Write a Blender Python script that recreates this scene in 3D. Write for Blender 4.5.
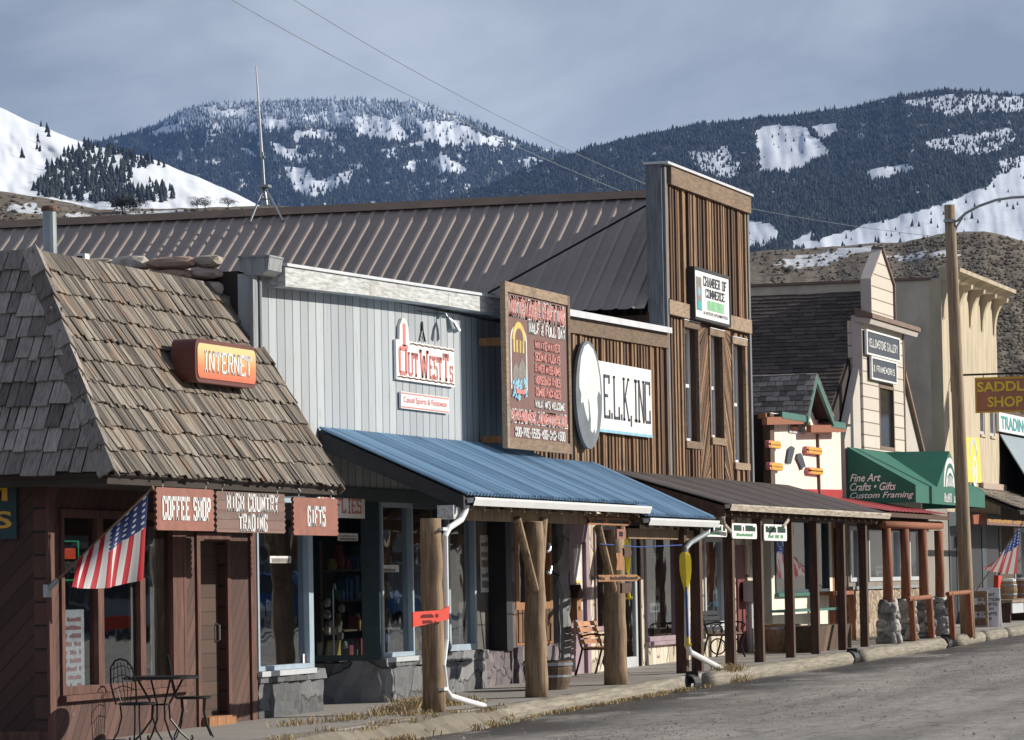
import bpy, bmesh, math, random
import numpy as np
from mathutils import Vector, Matrix
random.seed(7); rng = np.random.default_rng(5)
for o in list(bpy.data.objects): bpy.data.objects.remove(o)
scn = bpy.context.scene; COL = scn.collection
R_ = math.radians
# ------------------------------------------------------------------ camera (x = towards street, y = along street, z = up; metres)
F, CX, CY, RHO = 3900., 512., 370., .018
_Y = np.array([1178., -192., -F]); _Y /= np.linalg.norm(_Y)
_p = math.atan((1178*math.sin(RHO)+192*math.cos(RHO))/F)
_Z = np.array([-math.sin(RHO)*math.cos(_p), math.cos(RHO)*math.cos(_p), -math.sin(_p)])
_X = np.cross(_Y, _Z); ROT = np.array([_X, _Y, _Z]); CAM = np.array([0, 0, 1.65])
cd = bpy.data.cameras.new('camera'); cam = bpy.data.objects.new('camera', cd); COL.objects.link(cam)
cam.matrix_world = Matrix([[*ROT[0], 0], [*ROT[1], 0], [*ROT[2], 1.65], [0, 0, 0, 1]])
cd.sensor_width = 36; cd.lens = 36*F/1024; cd.clip_start = .5; cd.clip_end = 60000
scn.camera = cam
scn.render.resolution_x = 1024; scn.render.resolution_y = 740
# ------------------------------------------------------------------ light
SUN = Vector((1, .64, .54)).normalized()
EL = math.asin(SUN.z); AZ = math.atan2(SUN.x, SUN.y)
sd = bpy.data.lights.new('sun', 'SUN'); sd.energy = 4.75; sd.angle = R_(.53); sd.color = (1, .93, .82)
so = bpy.data.objects.new('sun', sd); COL.objects.link(so); so.rotation_euler = SUN.to_track_quat('Z', 'Y').to_euler()
W_ = bpy.data.worlds.new('World'); scn.world = W_; W_.use_nodes = True
nt = W_.node_tree; nt.nodes.clear()
N = nt.nodes.new; L = nt.links.new
out = N('ShaderNodeOutputWorld'); bg = N('ShaderNodeBackground'); bg.inputs[1].default_value = .1
sky = N('ShaderNodeTexSky'); sky.sky_type = 'NISHITA'; sky.sun_disc = False; sky.sun_elevation = EL; sky.sun_rotation = AZ
tc = N('ShaderNodeTexCoord'); mp = N('ShaderNodeMapping'); mp.inputs['Scale'].default_value = (4, 4, 9)
nz = N('ShaderNodeTexNoise'); nz.inputs['Scale'].default_value = 1.6; nz.inputs['Detail'].default_value = 6; nz.inputs['Roughness'].default_value = .55; nz.inputs['Distortion'].default_value = .4
rp = N('ShaderNodeValToRGB'); rp.color_ramp.elements[0].position = .38; rp.color_ramp.elements[1].position = .63
rp.color_ramp.elements[0].color = (2.45, 2.82, 3.5, 1); rp.color_ramp.elements[1].color = (5.15, 5.6, 6.3, 1)
mx = N('ShaderNodeMix'); mx.data_type = 'RGBA'; mx.inputs[0].default_value = .93
L(tc.outputs['Generated'], mp.inputs[0]); L(mp.outputs[0], nz.inputs[0]); L(nz.outputs[0], rp.inputs[0])
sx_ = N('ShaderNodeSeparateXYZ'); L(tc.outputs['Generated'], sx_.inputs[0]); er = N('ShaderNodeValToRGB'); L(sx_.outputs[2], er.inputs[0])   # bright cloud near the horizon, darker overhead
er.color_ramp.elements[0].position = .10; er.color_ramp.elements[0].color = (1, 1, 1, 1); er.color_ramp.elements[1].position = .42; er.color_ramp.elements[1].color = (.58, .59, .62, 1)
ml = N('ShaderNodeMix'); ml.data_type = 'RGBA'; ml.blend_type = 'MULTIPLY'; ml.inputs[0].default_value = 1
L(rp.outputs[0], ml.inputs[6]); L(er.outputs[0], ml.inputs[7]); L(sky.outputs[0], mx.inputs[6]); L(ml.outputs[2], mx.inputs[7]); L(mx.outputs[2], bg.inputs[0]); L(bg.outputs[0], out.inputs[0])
scn.view_settings.view_transform = 'Standard'; scn.view_settings.look = 'None'
scn.view_settings.exposure = .35; scn.view_settings.gamma = 1
scn.cycles.max_bounces = 6; scn.cycles.transparent_max_bounces = 12; scn.cycles.volume_bounces = 0
# ------------------------------------------------------------------ picture point -> place
def ray(x, y): return ROT @ np.array([(x-CX)/F, -(y-CY)/F, -1.])
def aX(x, y, X):
    d = ray(x, y); return CAM+(X/d[0])*d
def aY(x, y, Y):
    d = ray(x, y); return CAM+(Y/d[1])*d
def yz(x, y, X=-17.28):
    p = aX(x, y, X); return p[1], p[2]
def zs(Y): return float(np.interp(Y, [39, 50, 60, 72, 82, 92, 120], [-.05, .03, .15, .25, .34, .44, .6]))
def gnd(x, y, dz=0):
    z = .1
    for i in range(20):
        d = ray(x, y); P = CAM+((z+dz-1.65)/d[2])*d; z = zs(P[1])
    return P
W = -17.28
# ------------------------------------------------------------------ materials
def sc(c, k): return tuple(min(1, a*k) for a in c)
class NT:
    def __init__(s, name):
        s.m = bpy.data.materials.new(name); s.m.use_nodes = True; s.t = s.m.node_tree; s.t.nodes.clear()
        s.o = s.n('ShaderNodeOutputMaterial'); s.b = s.n('ShaderNodeBsdfPrincipled'); s.l(s.b.outputs[0], s.o.inputs[0])
        s.co = s.n('ShaderNodeTexCoord').outputs['Object']
    def n(s, t): return s.t.nodes.new(t)
    def l(s, a, b): s.t.links.new(a, b)
    def math(s, op, a, b=0., c=None):
        n = s.n('ShaderNodeMath'); n.operation = op
        for i, v in enumerate((a, b, c)):
            if v is None: continue
            if isinstance(v, (int, float)): n.inputs[i].default_value = v
            else: s.l(v, n.inputs[i])
        return n.outputs[0]
    def noise(s, scale, stretch=(1, 1, 1), detail=4, rough=.6, co=None):
        mp = s.n('ShaderNodeMapping'); mp.inputs['Scale'].default_value = stretch; s.l(co or s.co, mp.inputs[0])
        n = s.n('ShaderNodeTexNoise'); n.inputs['Scale'].default_value = scale; n.inputs['Detail'].default_value = detail; n.inputs['Roughness'].default_value = rough
        s.l(mp.outputs[0], n.inputs[0]); return n.outputs[0]
    def ramp(s, f, stops):
        r = s.n('ShaderNodeValToRGB'); e = r.color_ramp.elements
        while len(e) < len(stops): e.new(.5)
        for i, (p, c) in enumerate(stops): e[i].position = p; e[i].color = (*c, 1)
        s.l(f, r.inputs[0]); return r.outputs[0]
    def mix(s, f, a, b, mode='MIX'):
        m = s.n('ShaderNodeMix'); m.data_type = 'RGBA'; m.blend_type = mode
        for sock, v in ((m.inputs[0], f), (m.inputs[6], a), (m.inputs[7], b)):
            if isinstance(v, (int, float)): sock.default_value = v
            elif isinstance(v, tuple): sock.default_value = (*v, 1)
            else: s.l(v, sock)
        return m.outputs[2]
    def attr(s, name):
        a = s.n('ShaderNodeAttribute'); a.attribute_name = name; return a
    def bump(s, h, st=.3, d=.02):
        b = s.n('ShaderNodeBump'); b.inputs['Strength'].default_value = st; b.inputs['Distance'].default_value = d
        s.l(h, b.inputs['Height']); s.l(b.outputs[0], s.b.inputs['Normal'])
    def fin(s, col, rough=.8, metal=0):
        if isinstance(col, tuple): s.b.inputs['Base Color'].default_value = (*col, 1)
        else: s.l(col, s.b.inputs['Base Color'])
        s.b.inputs['Roughness'].default_value = rough; s.b.inputs['Metallic'].default_value = metal
        return s.m
def plain(name, c, rough=.6, metal=0, var=.25, scale=3, stretch=(1, 1, 1), bump=0):
    t = NT(name); n = t.noise(scale, stretch)
    col = t.ramp(n, [(.3, sc(c, 1-var)), (.7, sc(c, 1+var*.6))])
    if bump: t.bump(n, bump, .01)
    return t.fin(col, rough, metal)
def grained(name, cols, stretch, scale=6, rnd=True, rough=.85, bump=.4, dirt=None, dirt_scale=1.2, rmix=.7):
    """weathered wood / metal: colour picked by the face attribute rnd, broken up by stretched grain"""
    t = NT(name); g = t.noise(scale, stretch, 6, .7)
    stops = [(.1+.8*i/(len(cols)-1), c) for i, c in enumerate(cols)]
    if rnd:
        a = t.attr('rnd').outputs['Fac']; f = t.math('ADD', t.math('MULTIPLY', a, rmix), t.math('MULTIPLY', g, 1-rmix))
    else: f = g
    col = t.ramp(f, stops)
    g2 = t.ramp(g, [(.3, (.5, .5, .5)), (.55, (1.1, 1.1, 1.1)), (.75, (1.3, 1.3, 1.3))])
    col = t.mix(.8, col, g2, 'MULTIPLY')
    if dirt:
        d = t.noise(dirt_scale, (1, 1, 1), 4, .7); df = t.ramp(d, [(.52, (0, 0, 0)), (.68, (1, 1, 1))])
        col = t.mix(t.math('MULTIPLY', df, .55), col, dirt)
    t.bump(g, bump, .01); return t.fin(col, rough)
def boards(name, dirv, w, cols, groove=.07, gc=(.02, .015, .012), stretch=(1, 1, 1), scale=5, rough=.8, gdepth=.5, peel=None, off=0.):
    t = NT(name); d = t.n('ShaderNodeVectorMath'); d.operation = 'DOT_PRODUCT'; t.l(t.co, d.inputs[0]); d.inputs[1].default_value = dirv
    u = t.math('ADD', t.math('DIVIDE', d.outputs['Value'], w), 100+off)
    fr = t.math('FRACT', u); fl = t.math('FLOOR', u)
    wn = t.n('ShaderNodeTexWhiteNoise'); wn.noise_dimensions = '1D'; t.l(fl, wn.inputs['W'])
    g = t.noise(scale, stretch, 6, .7)
    f = t.math('ADD', t.math('MULTIPLY', wn.outputs[0], .5), t.math('MULTIPLY', g, .5))
    col = t.ramp(f, [(.15+.7*i/(len(cols)-1), c) for i, c in enumerate(cols)])
    if peel:
        d2 = t.noise(peel[1], peel[2], 6, .75); df = t.ramp(d2, [(peel[3], (0, 0, 0)), (peel[3]+.1, (1, 1, 1))])
        col = t.mix(df, col, peel[0])
    gm = t.math('LESS_THAN', fr, groove)
    col = t.mix(gm, col, gc)
    h = t.math('SUBTRACT', t.math('MULTIPLY', g, .25), gm)
    t.bump(h, gdepth, .012); return t.fin(col, rough)
def stone(name, scale, cols, mortar=(.3, .28, .25), mw=.06, stretch=(1, 1, 1), bump=.8, rough=.9):
    t = NT(name); mp = t.n('ShaderNodeMapping'); mp.inputs['Scale'].default_value = stretch; t.l(t.co, mp.inputs[0])
    nn = t.n('ShaderNodeTexNoise'); nn.inputs['Scale'].default_value = 3; t.l(mp.outputs[0], nn.inputs[0])
    va = t.n('ShaderNodeVectorMath'); va.operation = 'MULTIPLY_ADD'; t.l(nn.outputs[1], va.inputs[0]); va.inputs[1].default_value = (.25, .25, .25); t.l(mp.outputs[0], va.inputs[2])
    v = t.n('ShaderNodeTexVoronoi'); v.inputs['Scale'].default_value = scale; t.l(va.outputs[0], v.inputs[0])
    e = t.n('ShaderNodeTexVoronoi'); e.feature = 'DISTANCE_TO_EDGE'; e.inputs['Scale'].default_value = scale; t.l(va.outputs[0], e.inputs[0])
    wn = t.n('ShaderNodeTexWhiteNoise'); t.l(v.outputs['Color'], wn.inputs[0])
    g = t.noise(14, (1, 1, 1), 6, .7)
    f = t.math('ADD', t.math('MULTIPLY', wn.outputs[0], .6), t.math('MULTIPLY', g, .4))
    col = t.ramp(f, [(.15+.7*i/(len(cols)-1), c) for i, c in enumerate(cols)])
    mm = t.ramp(e.outputs['Distance'], [(mw*.4, (1, 1, 1)), (mw, (0, 0, 0))])
    col = t.mix(mm, col, mortar)
    h = t.math('ADD', t.math('MINIMUM', e.outputs['Distance'], mw*2.5), t.math('MULTIPLY', g, .12))
    t.bump(h, bump, .12); return t.fin(col, rough)
def glass(name, tint=(.75, .78, .8), rough=.02):
    t = NT(name); t.t.nodes.remove(t.b)
    tr = t.n('ShaderNodeBsdfTransparent'); tr.inputs[0].default_value = (*tint, 1)
    gl = t.n('ShaderNodeBsdfGlossy'); gl.inputs['Roughness'].default_value = rough; gl.inputs[0].default_value = (.9, .95, 1, 1)
    fr = t.n('ShaderNodeFresnel'); fr.inputs[0].default_value = 1.5
    n = t.noise(1.3, (1, 1, 1), 2); b = t.n('ShaderNodeBump'); b.inputs['Strength'].default_value = .25; b.inputs['Distance'].default_value = .01; t.l(n, b.inputs['Height'])
    t.l(b.outputs[0], gl.inputs['Normal'])
    mx = t.n('ShaderNodeMixShader'); ge = t.n('ShaderNodeNewGeometry'); t.l(t.math('MULTIPLY', t.math('MULTIPLY', fr.outputs[0], 2.2), t.math('SUBTRACT', 1., ge.outputs['Backfacing'])), mx.inputs[0]); t.l(tr.outputs[0], mx.inputs[1]); t.l(gl.outputs[0], mx.inputs[2])
    t.l(mx.outputs[0], t.o.inputs[0]); return t.m
M = {}
M['shake'] = grained('cedar_shake', [(.04, .035, .030), (.115, .098, .080), (.185, .160, .132), (.29, .255, .21)], (1, 6, 1), 7, dirt=(.22, .12, .06), dirt_scale=2.5)
M['shake_side'] = grained('grey_cedar_shake', [(.09, .078, .068), (.19, .168, .15), (.28, .25, .225), (.37, .33, .30)], (6, 1, 1), 7)
M['under'] = plain('roof_deck', (.035, .025, .02), .9)
M['batten'] = grained('weathered_batten', [(.035, .02, .012), (.10, .052, .026), (.22, .12, .06), (.36, .24, .14)], (6, 6, .5), 5, dirt=(.05, .04, .035), rmix=.6)
M['batten_gap'] = grained('dark_board', [(.03, .02, .012), (.075, .042, .024), (.12, .065, .035)], (6, 6, .5), 5)
M['oldboard'] = grained('grey_brown_board', [(.08, .05, .032), (.21, .145, .095), (.34, .25, .17)], (3, .8, 5), 5, dirt=(.07, .06, .055))
M['greyboard'] = grained('grey_timber', [(.10, .11, .125), (.20, .215, .235), (.30, .315, .33)], (5, 5, .5), 4)
M['whiteedge'] = plain('white_flashing', (.62, .64, .68), .5, 0, .15)
M['paleboard'] = grained('pale_fascia', [(.32, .34, .35), (.50, .52, .52), (.62, .63, .62)], (3, .6, 5), 5, rnd=False, dirt=(.3, .28, .24))
M['greysiding'] = boards('grey_painted_siding', (0, 1, 0), .30, [(.29, .32, .35), (.38, .415, .445), (.46, .50, .525)], .085, (.07, .085, .10), (4, 4, .5), 4, peel=((.33, .31, .29), 2.6, (1, 3, .6), .57))
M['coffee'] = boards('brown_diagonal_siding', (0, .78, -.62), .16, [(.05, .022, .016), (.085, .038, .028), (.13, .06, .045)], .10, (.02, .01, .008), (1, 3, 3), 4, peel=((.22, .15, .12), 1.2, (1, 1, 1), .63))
M['coffee_shaded'] = boards('brown_diagonal_siding_shaded', (.70, 0, -.71), .16, [(.035, .016, .012), (.055, .026, .020), (.08, .038, .030)], .10, (.02, .01, .008), (3, 1, 3), 4)  # same paint as the front, darkened to stand for the side's shade
M['browntrim'] = grained('brown_trim', [(.06, .024, .018), (.11, .048, .035), (.16, .075, .055)], (4, 4, .6), 4, rnd=False)
M['signbrown'] = plain('sign_brown', (.27, .105, .075), .7, 0, .2, 5, (1, 1, 1))
M['signworn'] = boards('worn_sign_wood', (0, 0, 1), .11, [(.12, .075, .065), (.22, .12, .10), (.30, .19, .165)], .05, (.06, .04, .035), (1, 1.2, 6), 8, peel=((.17, .13, .115), 3, (1, 1, 4), .5))
M['white'] = plain('white_paint', (.78, .78, .78), .55, 0, .06)
M['offwhite'] = plain('worn_white_paint', (.70, .70, .70), .6, 0, .25, 18, (1, 1, .4))
M['black'] = plain('black_paint', (.02, .022, .025), .5, 0, .2)
M['iron'] = plain('black_iron', (.018, .018, .02), .45, .6, .2)
M['navy'] = plain('dark_slate_paint', (.04, .055, .075), .5, 0, .15)
M['blueroof'] = None
def corr(name, c1, c2, ax, rough=.35, metal=.3, rust=None):
    t = NT(name); a = t.attr('rnd').outputs['Fac']; n = t.noise(1.5, (1, 1, 1), 5, .65)
    col = t.ramp(t.math('ADD', t.math('MULTIPLY', a, .6), t.math('MULTIPLY', n, .4)), [(.15, sc(c1, .55)), (.4, c1), (.75, c2)])
    if rust:
        d = t.noise(2.2, ax, 6, .75); col = t.mix(t.ramp(d, [(.56, (0, 0, 0)), (.72, (1, 1, 1))]), col, rust)
    return t.fin(col, rough, metal)
M['blueroof'] = corr('blue_steel', (.22, .38, .56), (.31, .49, .67), (1, 1, 1), .42, .1)
M['brownroof'] = corr('brown_steel', (.285, .235, .205), (.39, .33, .29), (1, 1, 1), .5, .05)
M['porchroof'] = corr('brown_porch_steel', (.16, .135, .127), (.26, .22, .21), (.5, 2, 1), .55, .1, (.24, .20, .18))
M['redroof'] = corr('red_steel', (.36, .03, .035), (.44, .05, .05), (1, 1, 1), .45, .05)
M['gutter'] = plain('white_gutter', (.74, .76, .78), .35, 0, .06)
M['oldgutter'] = grained('tan_gutter', [(.25, .21, .17), (.42, .37, .30), (.55, .50, .42)], (4, .4, 4), 6, rnd=False)
M['log'] = grained('peeled_log', [(.14, .085, .045), (.27, .185, .11), (.40, .30, .20)], (7, 7, .45), 4, rnd=False, bump=.5, dirt=(.12, .08, .05))
M['kerblog'] = grained('kerb_log', [(.14, .125, .10), (.235, .21, .165), (.33, .295, .23)], (9, .5, 9), 3, rnd=False, dirt=(.11, .10, .085), dirt_scale=2.5)
M['darkpost'] = grained('dark_brown_post', [(.035, .018, .012), (.075, .038, .024), (.13, .07, .045)], (6, 6, .4), 4, rnd=False)
M['redpost'] = grained('red_stained_log', [(.16, .055, .028), (.27, .10, .05), (.36, .15, .08)], (6, 6, .4), 4, rnd=False)
M['pole'] = grained('utility_pole_wood', [(.14, .10, .065), (.30, .225, .145), (.42, .33, .22)], (8, 8, .3), 4, rnd=False)
M['basalt'] = stone('dark_rough_stone', 1.1, [(.06, .065, .07), (.15, .155, .165), (.27, .275, .285)], (.05, .05, .05), .02, (1, 1, 1), .7)
M['purplestone'] = stone('purple_grey_stone', 1.4, [(.09, .075, .085), (.16, .135, .15), (.24, .20, .21)], (.05, .045, .05), .03)
M['creamstone'] = stone('cream_rubble_stone', 2.2, [(.42, .36, .27), (.60, .53, .42), (.70, .65, .55)], (.16, .12, .09), .045, (1, 1.6, .7))
M['brownstone'] = stone('brown_rubble_stone', 5, [(.22, .15, .10), (.38, .29, .20), (.50, .42, .32)], (.20, .17, .13), .07)
M['cairn'] = grained('river_stone', [(.10, .10, .10), (.30, .29, .28), (.58, .55, .51)], (1, 1, 1), 8, bump=.6)
M['wallstone'] = grained('parapet_stone', [(.10, .085, .075), (.34, .29, .24), (.52, .47, .41), (.34, .20, .14)], (1, 1, 2), 6, bump=.7)
M['blueframe'] = plain('pale_blue_frame', (.33, .42, .50), .5, 0, .15)
M['darkframe'] = plain('dark_teal_frame', (.05, .075, .09), .5, 0, .2)
M['pink'] = plain('pink_trim', (.33, .24, .28), .6, 0, .2)
M['whiteframe'] = plain('grey_white_frame', (.50, .53, .56), .5, 0, .12)
M['orangewood'] = grained('orange_wood', [(.16, .07, .03), (.30, .14, .06), (.42, .22, .10)], (5, 5, .5), 4, rnd=False)
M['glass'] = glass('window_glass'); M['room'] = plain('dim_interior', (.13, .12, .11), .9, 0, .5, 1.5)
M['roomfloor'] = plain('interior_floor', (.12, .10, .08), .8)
M['cream'] = plain('cream_stucco', (.76, .73, .64), .8, 0, .14, 1.5, (1, 3, .5))
M['green'] = plain('green_trim', (.05, .17, .14), .5, 0, .15)
M['greenawn'] = plain('green_canvas', (.006, .125, .085), .65, 0, .12, 2)
M['greygreen'] = boards('grey_green_boards', (0, 1, 0), .45, [(.12, .125, .105), (.17, .175, .15)], .05, (.06, .06, .05), (4, 4, .5))
M['tower'] = boards('pinkish_cream_lap_siding', (0, 0, 1), .28, [(.54, .49, .42), (.62, .57, .49)], .09, (.20, .16, .13), (1, 2, 1), 3, gdepth=.8, peel=((.42, .36, .30), 1.6, (1, 3, .8), .60))
M['towerplain'] = plain('pinkish_stucco', (.52, .47, .43), .85, 0, .08)
M['towertrim'] = plain('brown_trim_paint', (.20, .13, .10), .7)
M['asphalt_shingle'] = boards('brown_roof_shingles', (0, 0, 1), .16, [(.045, .032, .028), (.075, .055, .048), (.10, .075, .065)], .12, (.02, .015, .013), (3, 3, 1), 3)
M['beige'] = plain('yellow_beige_stucco', (.52, .445, .325), .9, 0, .3, 1.3, (1, 2.5, .5), .25)
M['beigeside'] = plain('grey_beige_stucco', (.60, .53, .43), .9, 0, .32, 1.5, (1, 1, .6), .25)
M['awning'] = plain('blue_grey_steel', (.22, .28, .31), .5, .2, .1)
M['rustic'] = grained('rustic_dark_logs', [(.035, .022, .015), (.09, .06, .04), (.15, .10, .07)], (5, 5, .4), 4, rnd=False)
M['barrel'] = grained('barrel_oak', [(.16, .10, .055), (.30, .20, .12), (.40, .29, .18)], (6, 6, .4), 4)
M['barreldark'] = grained('dark_barrel_oak', [(.045, .03, .02), (.11, .07, .045), (.17, .11, .07)], (6, 6, .4), 4)
M['hoop'] = plain('steel_hoop', (.35, .38, .42), .4, .7, .2)
M['galv'] = plain('galvanised_pipe', (.33, .37, .38), .4, .6, .2)
M['rust'] = plain('rusty_cap', (.16, .08, .045), .8)
M['benchwood'] = grained('bench_slat', [(.35, .16, .08), (.50, .26, .14), (.60, .36, .22)], (4, 1, 4), 4)
M['yellow'] = plain('yellow_plastic', (.80, .62, .03), .4, 0, .06)
M['bannerY'] = plain('yellow_banner', (.78, .60, .10), .7, 0, .05)
M['blue'] = plain('blue_shaft', (.03, .09, .36), .4)
M['red'] = plain('red_plastic', (.62, .05, .025), .5, 0, .1)
M['redletter'] = plain('faded_red_letters', (.60, .20, .18), .6, 0, .15, 20)
M['boardred'] = plain('maroon_sign_board', (.17, .085, .075), .7, 0, .15)
M['goldletter'] = plain('gold_letters', (.66, .36, .04), .5, 0, .1)
M['neonR'] = NT('red_neon').fin((.8, .1, .05), .5); M['neonG'] = NT('green_neon').fin((.05, .5, .2), .5)
for k, c, s in (('neonR', (1, .12, .05), .5), ('neonG', (.05, .6, .25), .35)):
    b = M[k].node_tree.nodes['Principled BSDF']; b.inputs['Emission Color'].default_value = (*c, 1); b.inputs['Emission Strength'].default_value = s
M['straw'] = plain('dry_grass', (.42, .32, .17), .9, 0, .25)
M['concrete'] = plain('sidewalk_concrete', (.33, .31, .29), .9, 0, .25, 1.2, (1, 1, 1), .15)
M['artblue'] = plain('painted_blue', (.25, .50, .65), .6); M['artyellow'] = plain('painted_yellow', (.60, .45, .12), .6); M['artgrey'] = plain('painted_grey', (.22, .20, .18), .6, 0, .4, 12)
M['chgreen'] = plain('sign_green', (.22, .50, .27), .6); M['teal'] = plain('teal_letters', (.04, .33, .34), .6)
M['paper'] = plain('printed_paper', (.66, .66, .66), .7, 0, .2, 9); M['pinkpaper'] = plain('faded_pink_print', (.70, .30, .30), .7)
M['wire'] = plain('cable_black', (.05, .055, .06), .6); M['wirepale'] = plain('pale_cable', (.22, .26, .27), .6)
t = NT('internet_face'); sx = t.n('ShaderNodeSeparateXYZ'); t.l(t.co, sx.inputs[0])
zf = t.math('ADD', t.math('MULTIPLY', sx.outputs[2], 1.9), .0); nn = t.noise(3)
col = t.ramp(t.math('ADD', zf, t.math('MULTIPLY', nn, .12)), [(.05, (.58, .12, .08)), (.45, (.72, .26, .10)), (.85, (.76, .60, .28))]); M['internet'] = t.fin(col, .35)
# ------------------------------------------------------------------ mesh builder
class MB:
    def __init__(s): s.v = []; s.f = []; s.m = []; s.r = []; s.uv = None
    def add(s, vs, fs, mi=0, r=None):
        b = len(s.v); r = random.random() if r is None else r
        s.v += [tuple(map(float, p)) for p in vs]
        for f in fs: s.f.append([b+i for i in f]); s.m.append(mi); s.r.append(r)
        return s
    def box(s, x0, x1, y0, y1, z0, z1, mi=0, r=None):
        return s.add([(x0, y0, z0), (x1, y0, z0), (x1, y1, z0), (x0, y1, z0), (x0, y0, z1), (x1, y0, z1), (x1, y1, z1), (x0, y1, z1)],
              [(0, 3, 2, 1), (4, 5, 6, 7), (0, 1, 5, 4), (1, 2, 6, 5), (2, 3, 7, 6), (3, 0, 4, 7)], mi, r)
    def hexa(s, p, mi=0, r=None):
        return s.add(p, [(0, 3, 2, 1), (4, 5, 6, 7), (0, 1, 5, 4), (1, 2, 6, 5), (2, 3, 7, 6), (3, 0, 4, 7)], mi, r)
    def prism(s, pts, vec, mi=0, r=None):
        n = len(pts); q = [tuple(np.add(p, vec)) for p in pts]
        return s.add(list(pts)+q, [tuple(range(n)), tuple(range(2*n-1, n-1, -1))]+[(i, (i+1) % n, n+(i+1) % n, n+i) for i in range(n)], mi, r)
    def px(s, pts, x0, x1, mi=0, r=None): return s.prism([(x0, y, z) for y, z in pts], (x1-x0, 0, 0), mi, r)
    def py(s, pts, y0, y1, mi=0, r=None): return s.prism([(x, y0, z) for x, z in pts], (0, y1-y0, 0), mi, r)
    def tube(s, P, rad, n=8, mi=0, r=None, jit=0):
        P = [Vector(p) for p in P]; k = len(P); rad = [rad]*k if isinstance(rad, (int, float)) else rad
        vs = []; up = None
        for i, p in enumerate(P):
            d = (P[min(i+1, k-1)]-P[max(i-1, 0)]).normalized()
            if up is None: up = Vector((0, 0, 1)) if abs(d.z) < .9 else Vector((1, 0, 0))
            a = d.cross(up).normalized(); b = a.cross(d); up = b
            for j in range(n):
                t = 2*math.pi*j/n; q = p+(a*math.cos(t)+b*math.sin(t))*rad[i]*(1+jit*(random.random()-.5)); vs.append(q)
        fs = [(i*n+j, i*n+(j+1) % n, (i+1)*n+(j+1) % n, (i+1)*n+j) for i in range(k-1) for j in range(n)]
        fs += [tuple(range(n-1, -1, -1)), tuple(range((k-1)*n, k*n))]
        return s.add(vs, fs, mi, r)
    def lathe(s, c, prof, n=20, mi=0, r=None, seg_r=False):
        vs = [(c[0]+q*math.cos(2*math.pi*j/n), c[1]+q*math.sin(2*math.pi*j/n), c[2]+z) for q, z in prof for j in range(n)]
        k = len(prof)
        if seg_r:
            b = len(s.v); s.v += vs
            for j in range(n):
                rr = random.random()
                for i in range(k-1): s.f.append([b+i*n+j, b+i*n+(j+1) % n, b+(i+1)*n+(j+1) % n, b+(i+1)*n+j]); s.m.append(mi); s.r.append(rr)
            s.f += [[b+j for j in range(n-1, -1, -1)], [b+(k-1)*n+j for j in range(n)]]; s.m += [mi]*2; s.r += [.2]*2
            return s
        fs = [(i*n+j, i*n+(j+1) % n, (i+1)*n+(j+1) % n, (i+1)*n+j) for i in range(k-1) for j in range(n)]
        fs += [tuple(range(n-1, -1, -1)), tuple(range((k-1)*n, k*n))]
        return s.add(vs, fs, mi, r)
    def blob(s, c, rx, ry, rz, mi=0, r=None, jit=.18, seed=None):
        bm = bmesh.new(); bmesh.ops.create_icosphere(bm, subdivisions=2, radius=1)
        k = [random.uniform(2, 5) for _ in range(3)]; ph = [random.uniform(0, 6) for _ in range(3)]
        vs = []
        for v in bm.verts:
            f = 1+jit*(math.sin(v.co.x*k[0]+ph[0])*math.cos(v.co.y*k[1]+ph[1])+.6*math.sin(v.co.z*k[2]+ph[2]))
            x, y, z = v.co*f; x = max(-.8, min(.8, x)); y = max(-.85, min(.85, y)); z = max(-.8, min(.8, z)); vs.append((c[0]+x*rx, c[1]+y*ry, c[2]+z*rz))
        fs = [tuple(v.index for v in f.verts) for f in bm.faces]; bm.free()
        return s.add(vs, fs, mi, r)
    def each(s, name, mats, parent=None, n=8):
        """one object per added box / prism (n = vertices of each)"""
        k = 0; fi = 0
        while k < len(s.v):
            m = MB(); m.v = s.v[k:k+n]
            while fi < len(s.f) and max(s.f[fi]) < k+n: m.f.append([q-k for q in s.f[fi]]); m.m.append(s.m[fi]); m.r.append(s.r[fi]); fi += 1
            m.build(name, mats, parent); k += n
    def build(s, name, mats, parent=None, smooth=False):
        if not isinstance(mats, (list, tuple)): mats = [mats]
        off = Vector((0, 0, 0)); q = parent
        while q is not None: off += q.location; q = q.parent
        vs = np.array(s.v)-np.array(off)
        me = bpy.data.meshes.new(name); me.from_pydata(vs.tolist(), [], s.f)
        bm = bmesh.new(); bm.from_mesh(me); bmesh.ops.recalc_face_normals(bm, faces=bm.faces); bm.to_mesh(me); bm.free()
        for m in mats: me.materials.append(m)
        me.polygons.foreach_set('material_index', s.m)
        a = me.attributes.new('rnd', 'FLOAT', 'FACE'); a.data.foreach_set('value', s.r)
        if smooth: me.polygons.foreach_set('use_smooth', [True]*len(s.f))
        o = bpy.data.objects.new(name, me); COL.objects.link(o); o.parent = parent
        return o
def tag(o, label=None, cat=None, group=None, kind=None):
    for k, v in (('label', label), ('category', cat), ('group', group), ('kind', kind)):
        if v: o[k] = v
    return o
def thing(name, label, cat, loc, group=None):
    o = bpy.data.objects.new(name, None); COL.objects.link(o); o.location = loc; o.empty_display_size = .2
    bpy.context.view_layer.update(); return tag(o, label, cat, group)
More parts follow.
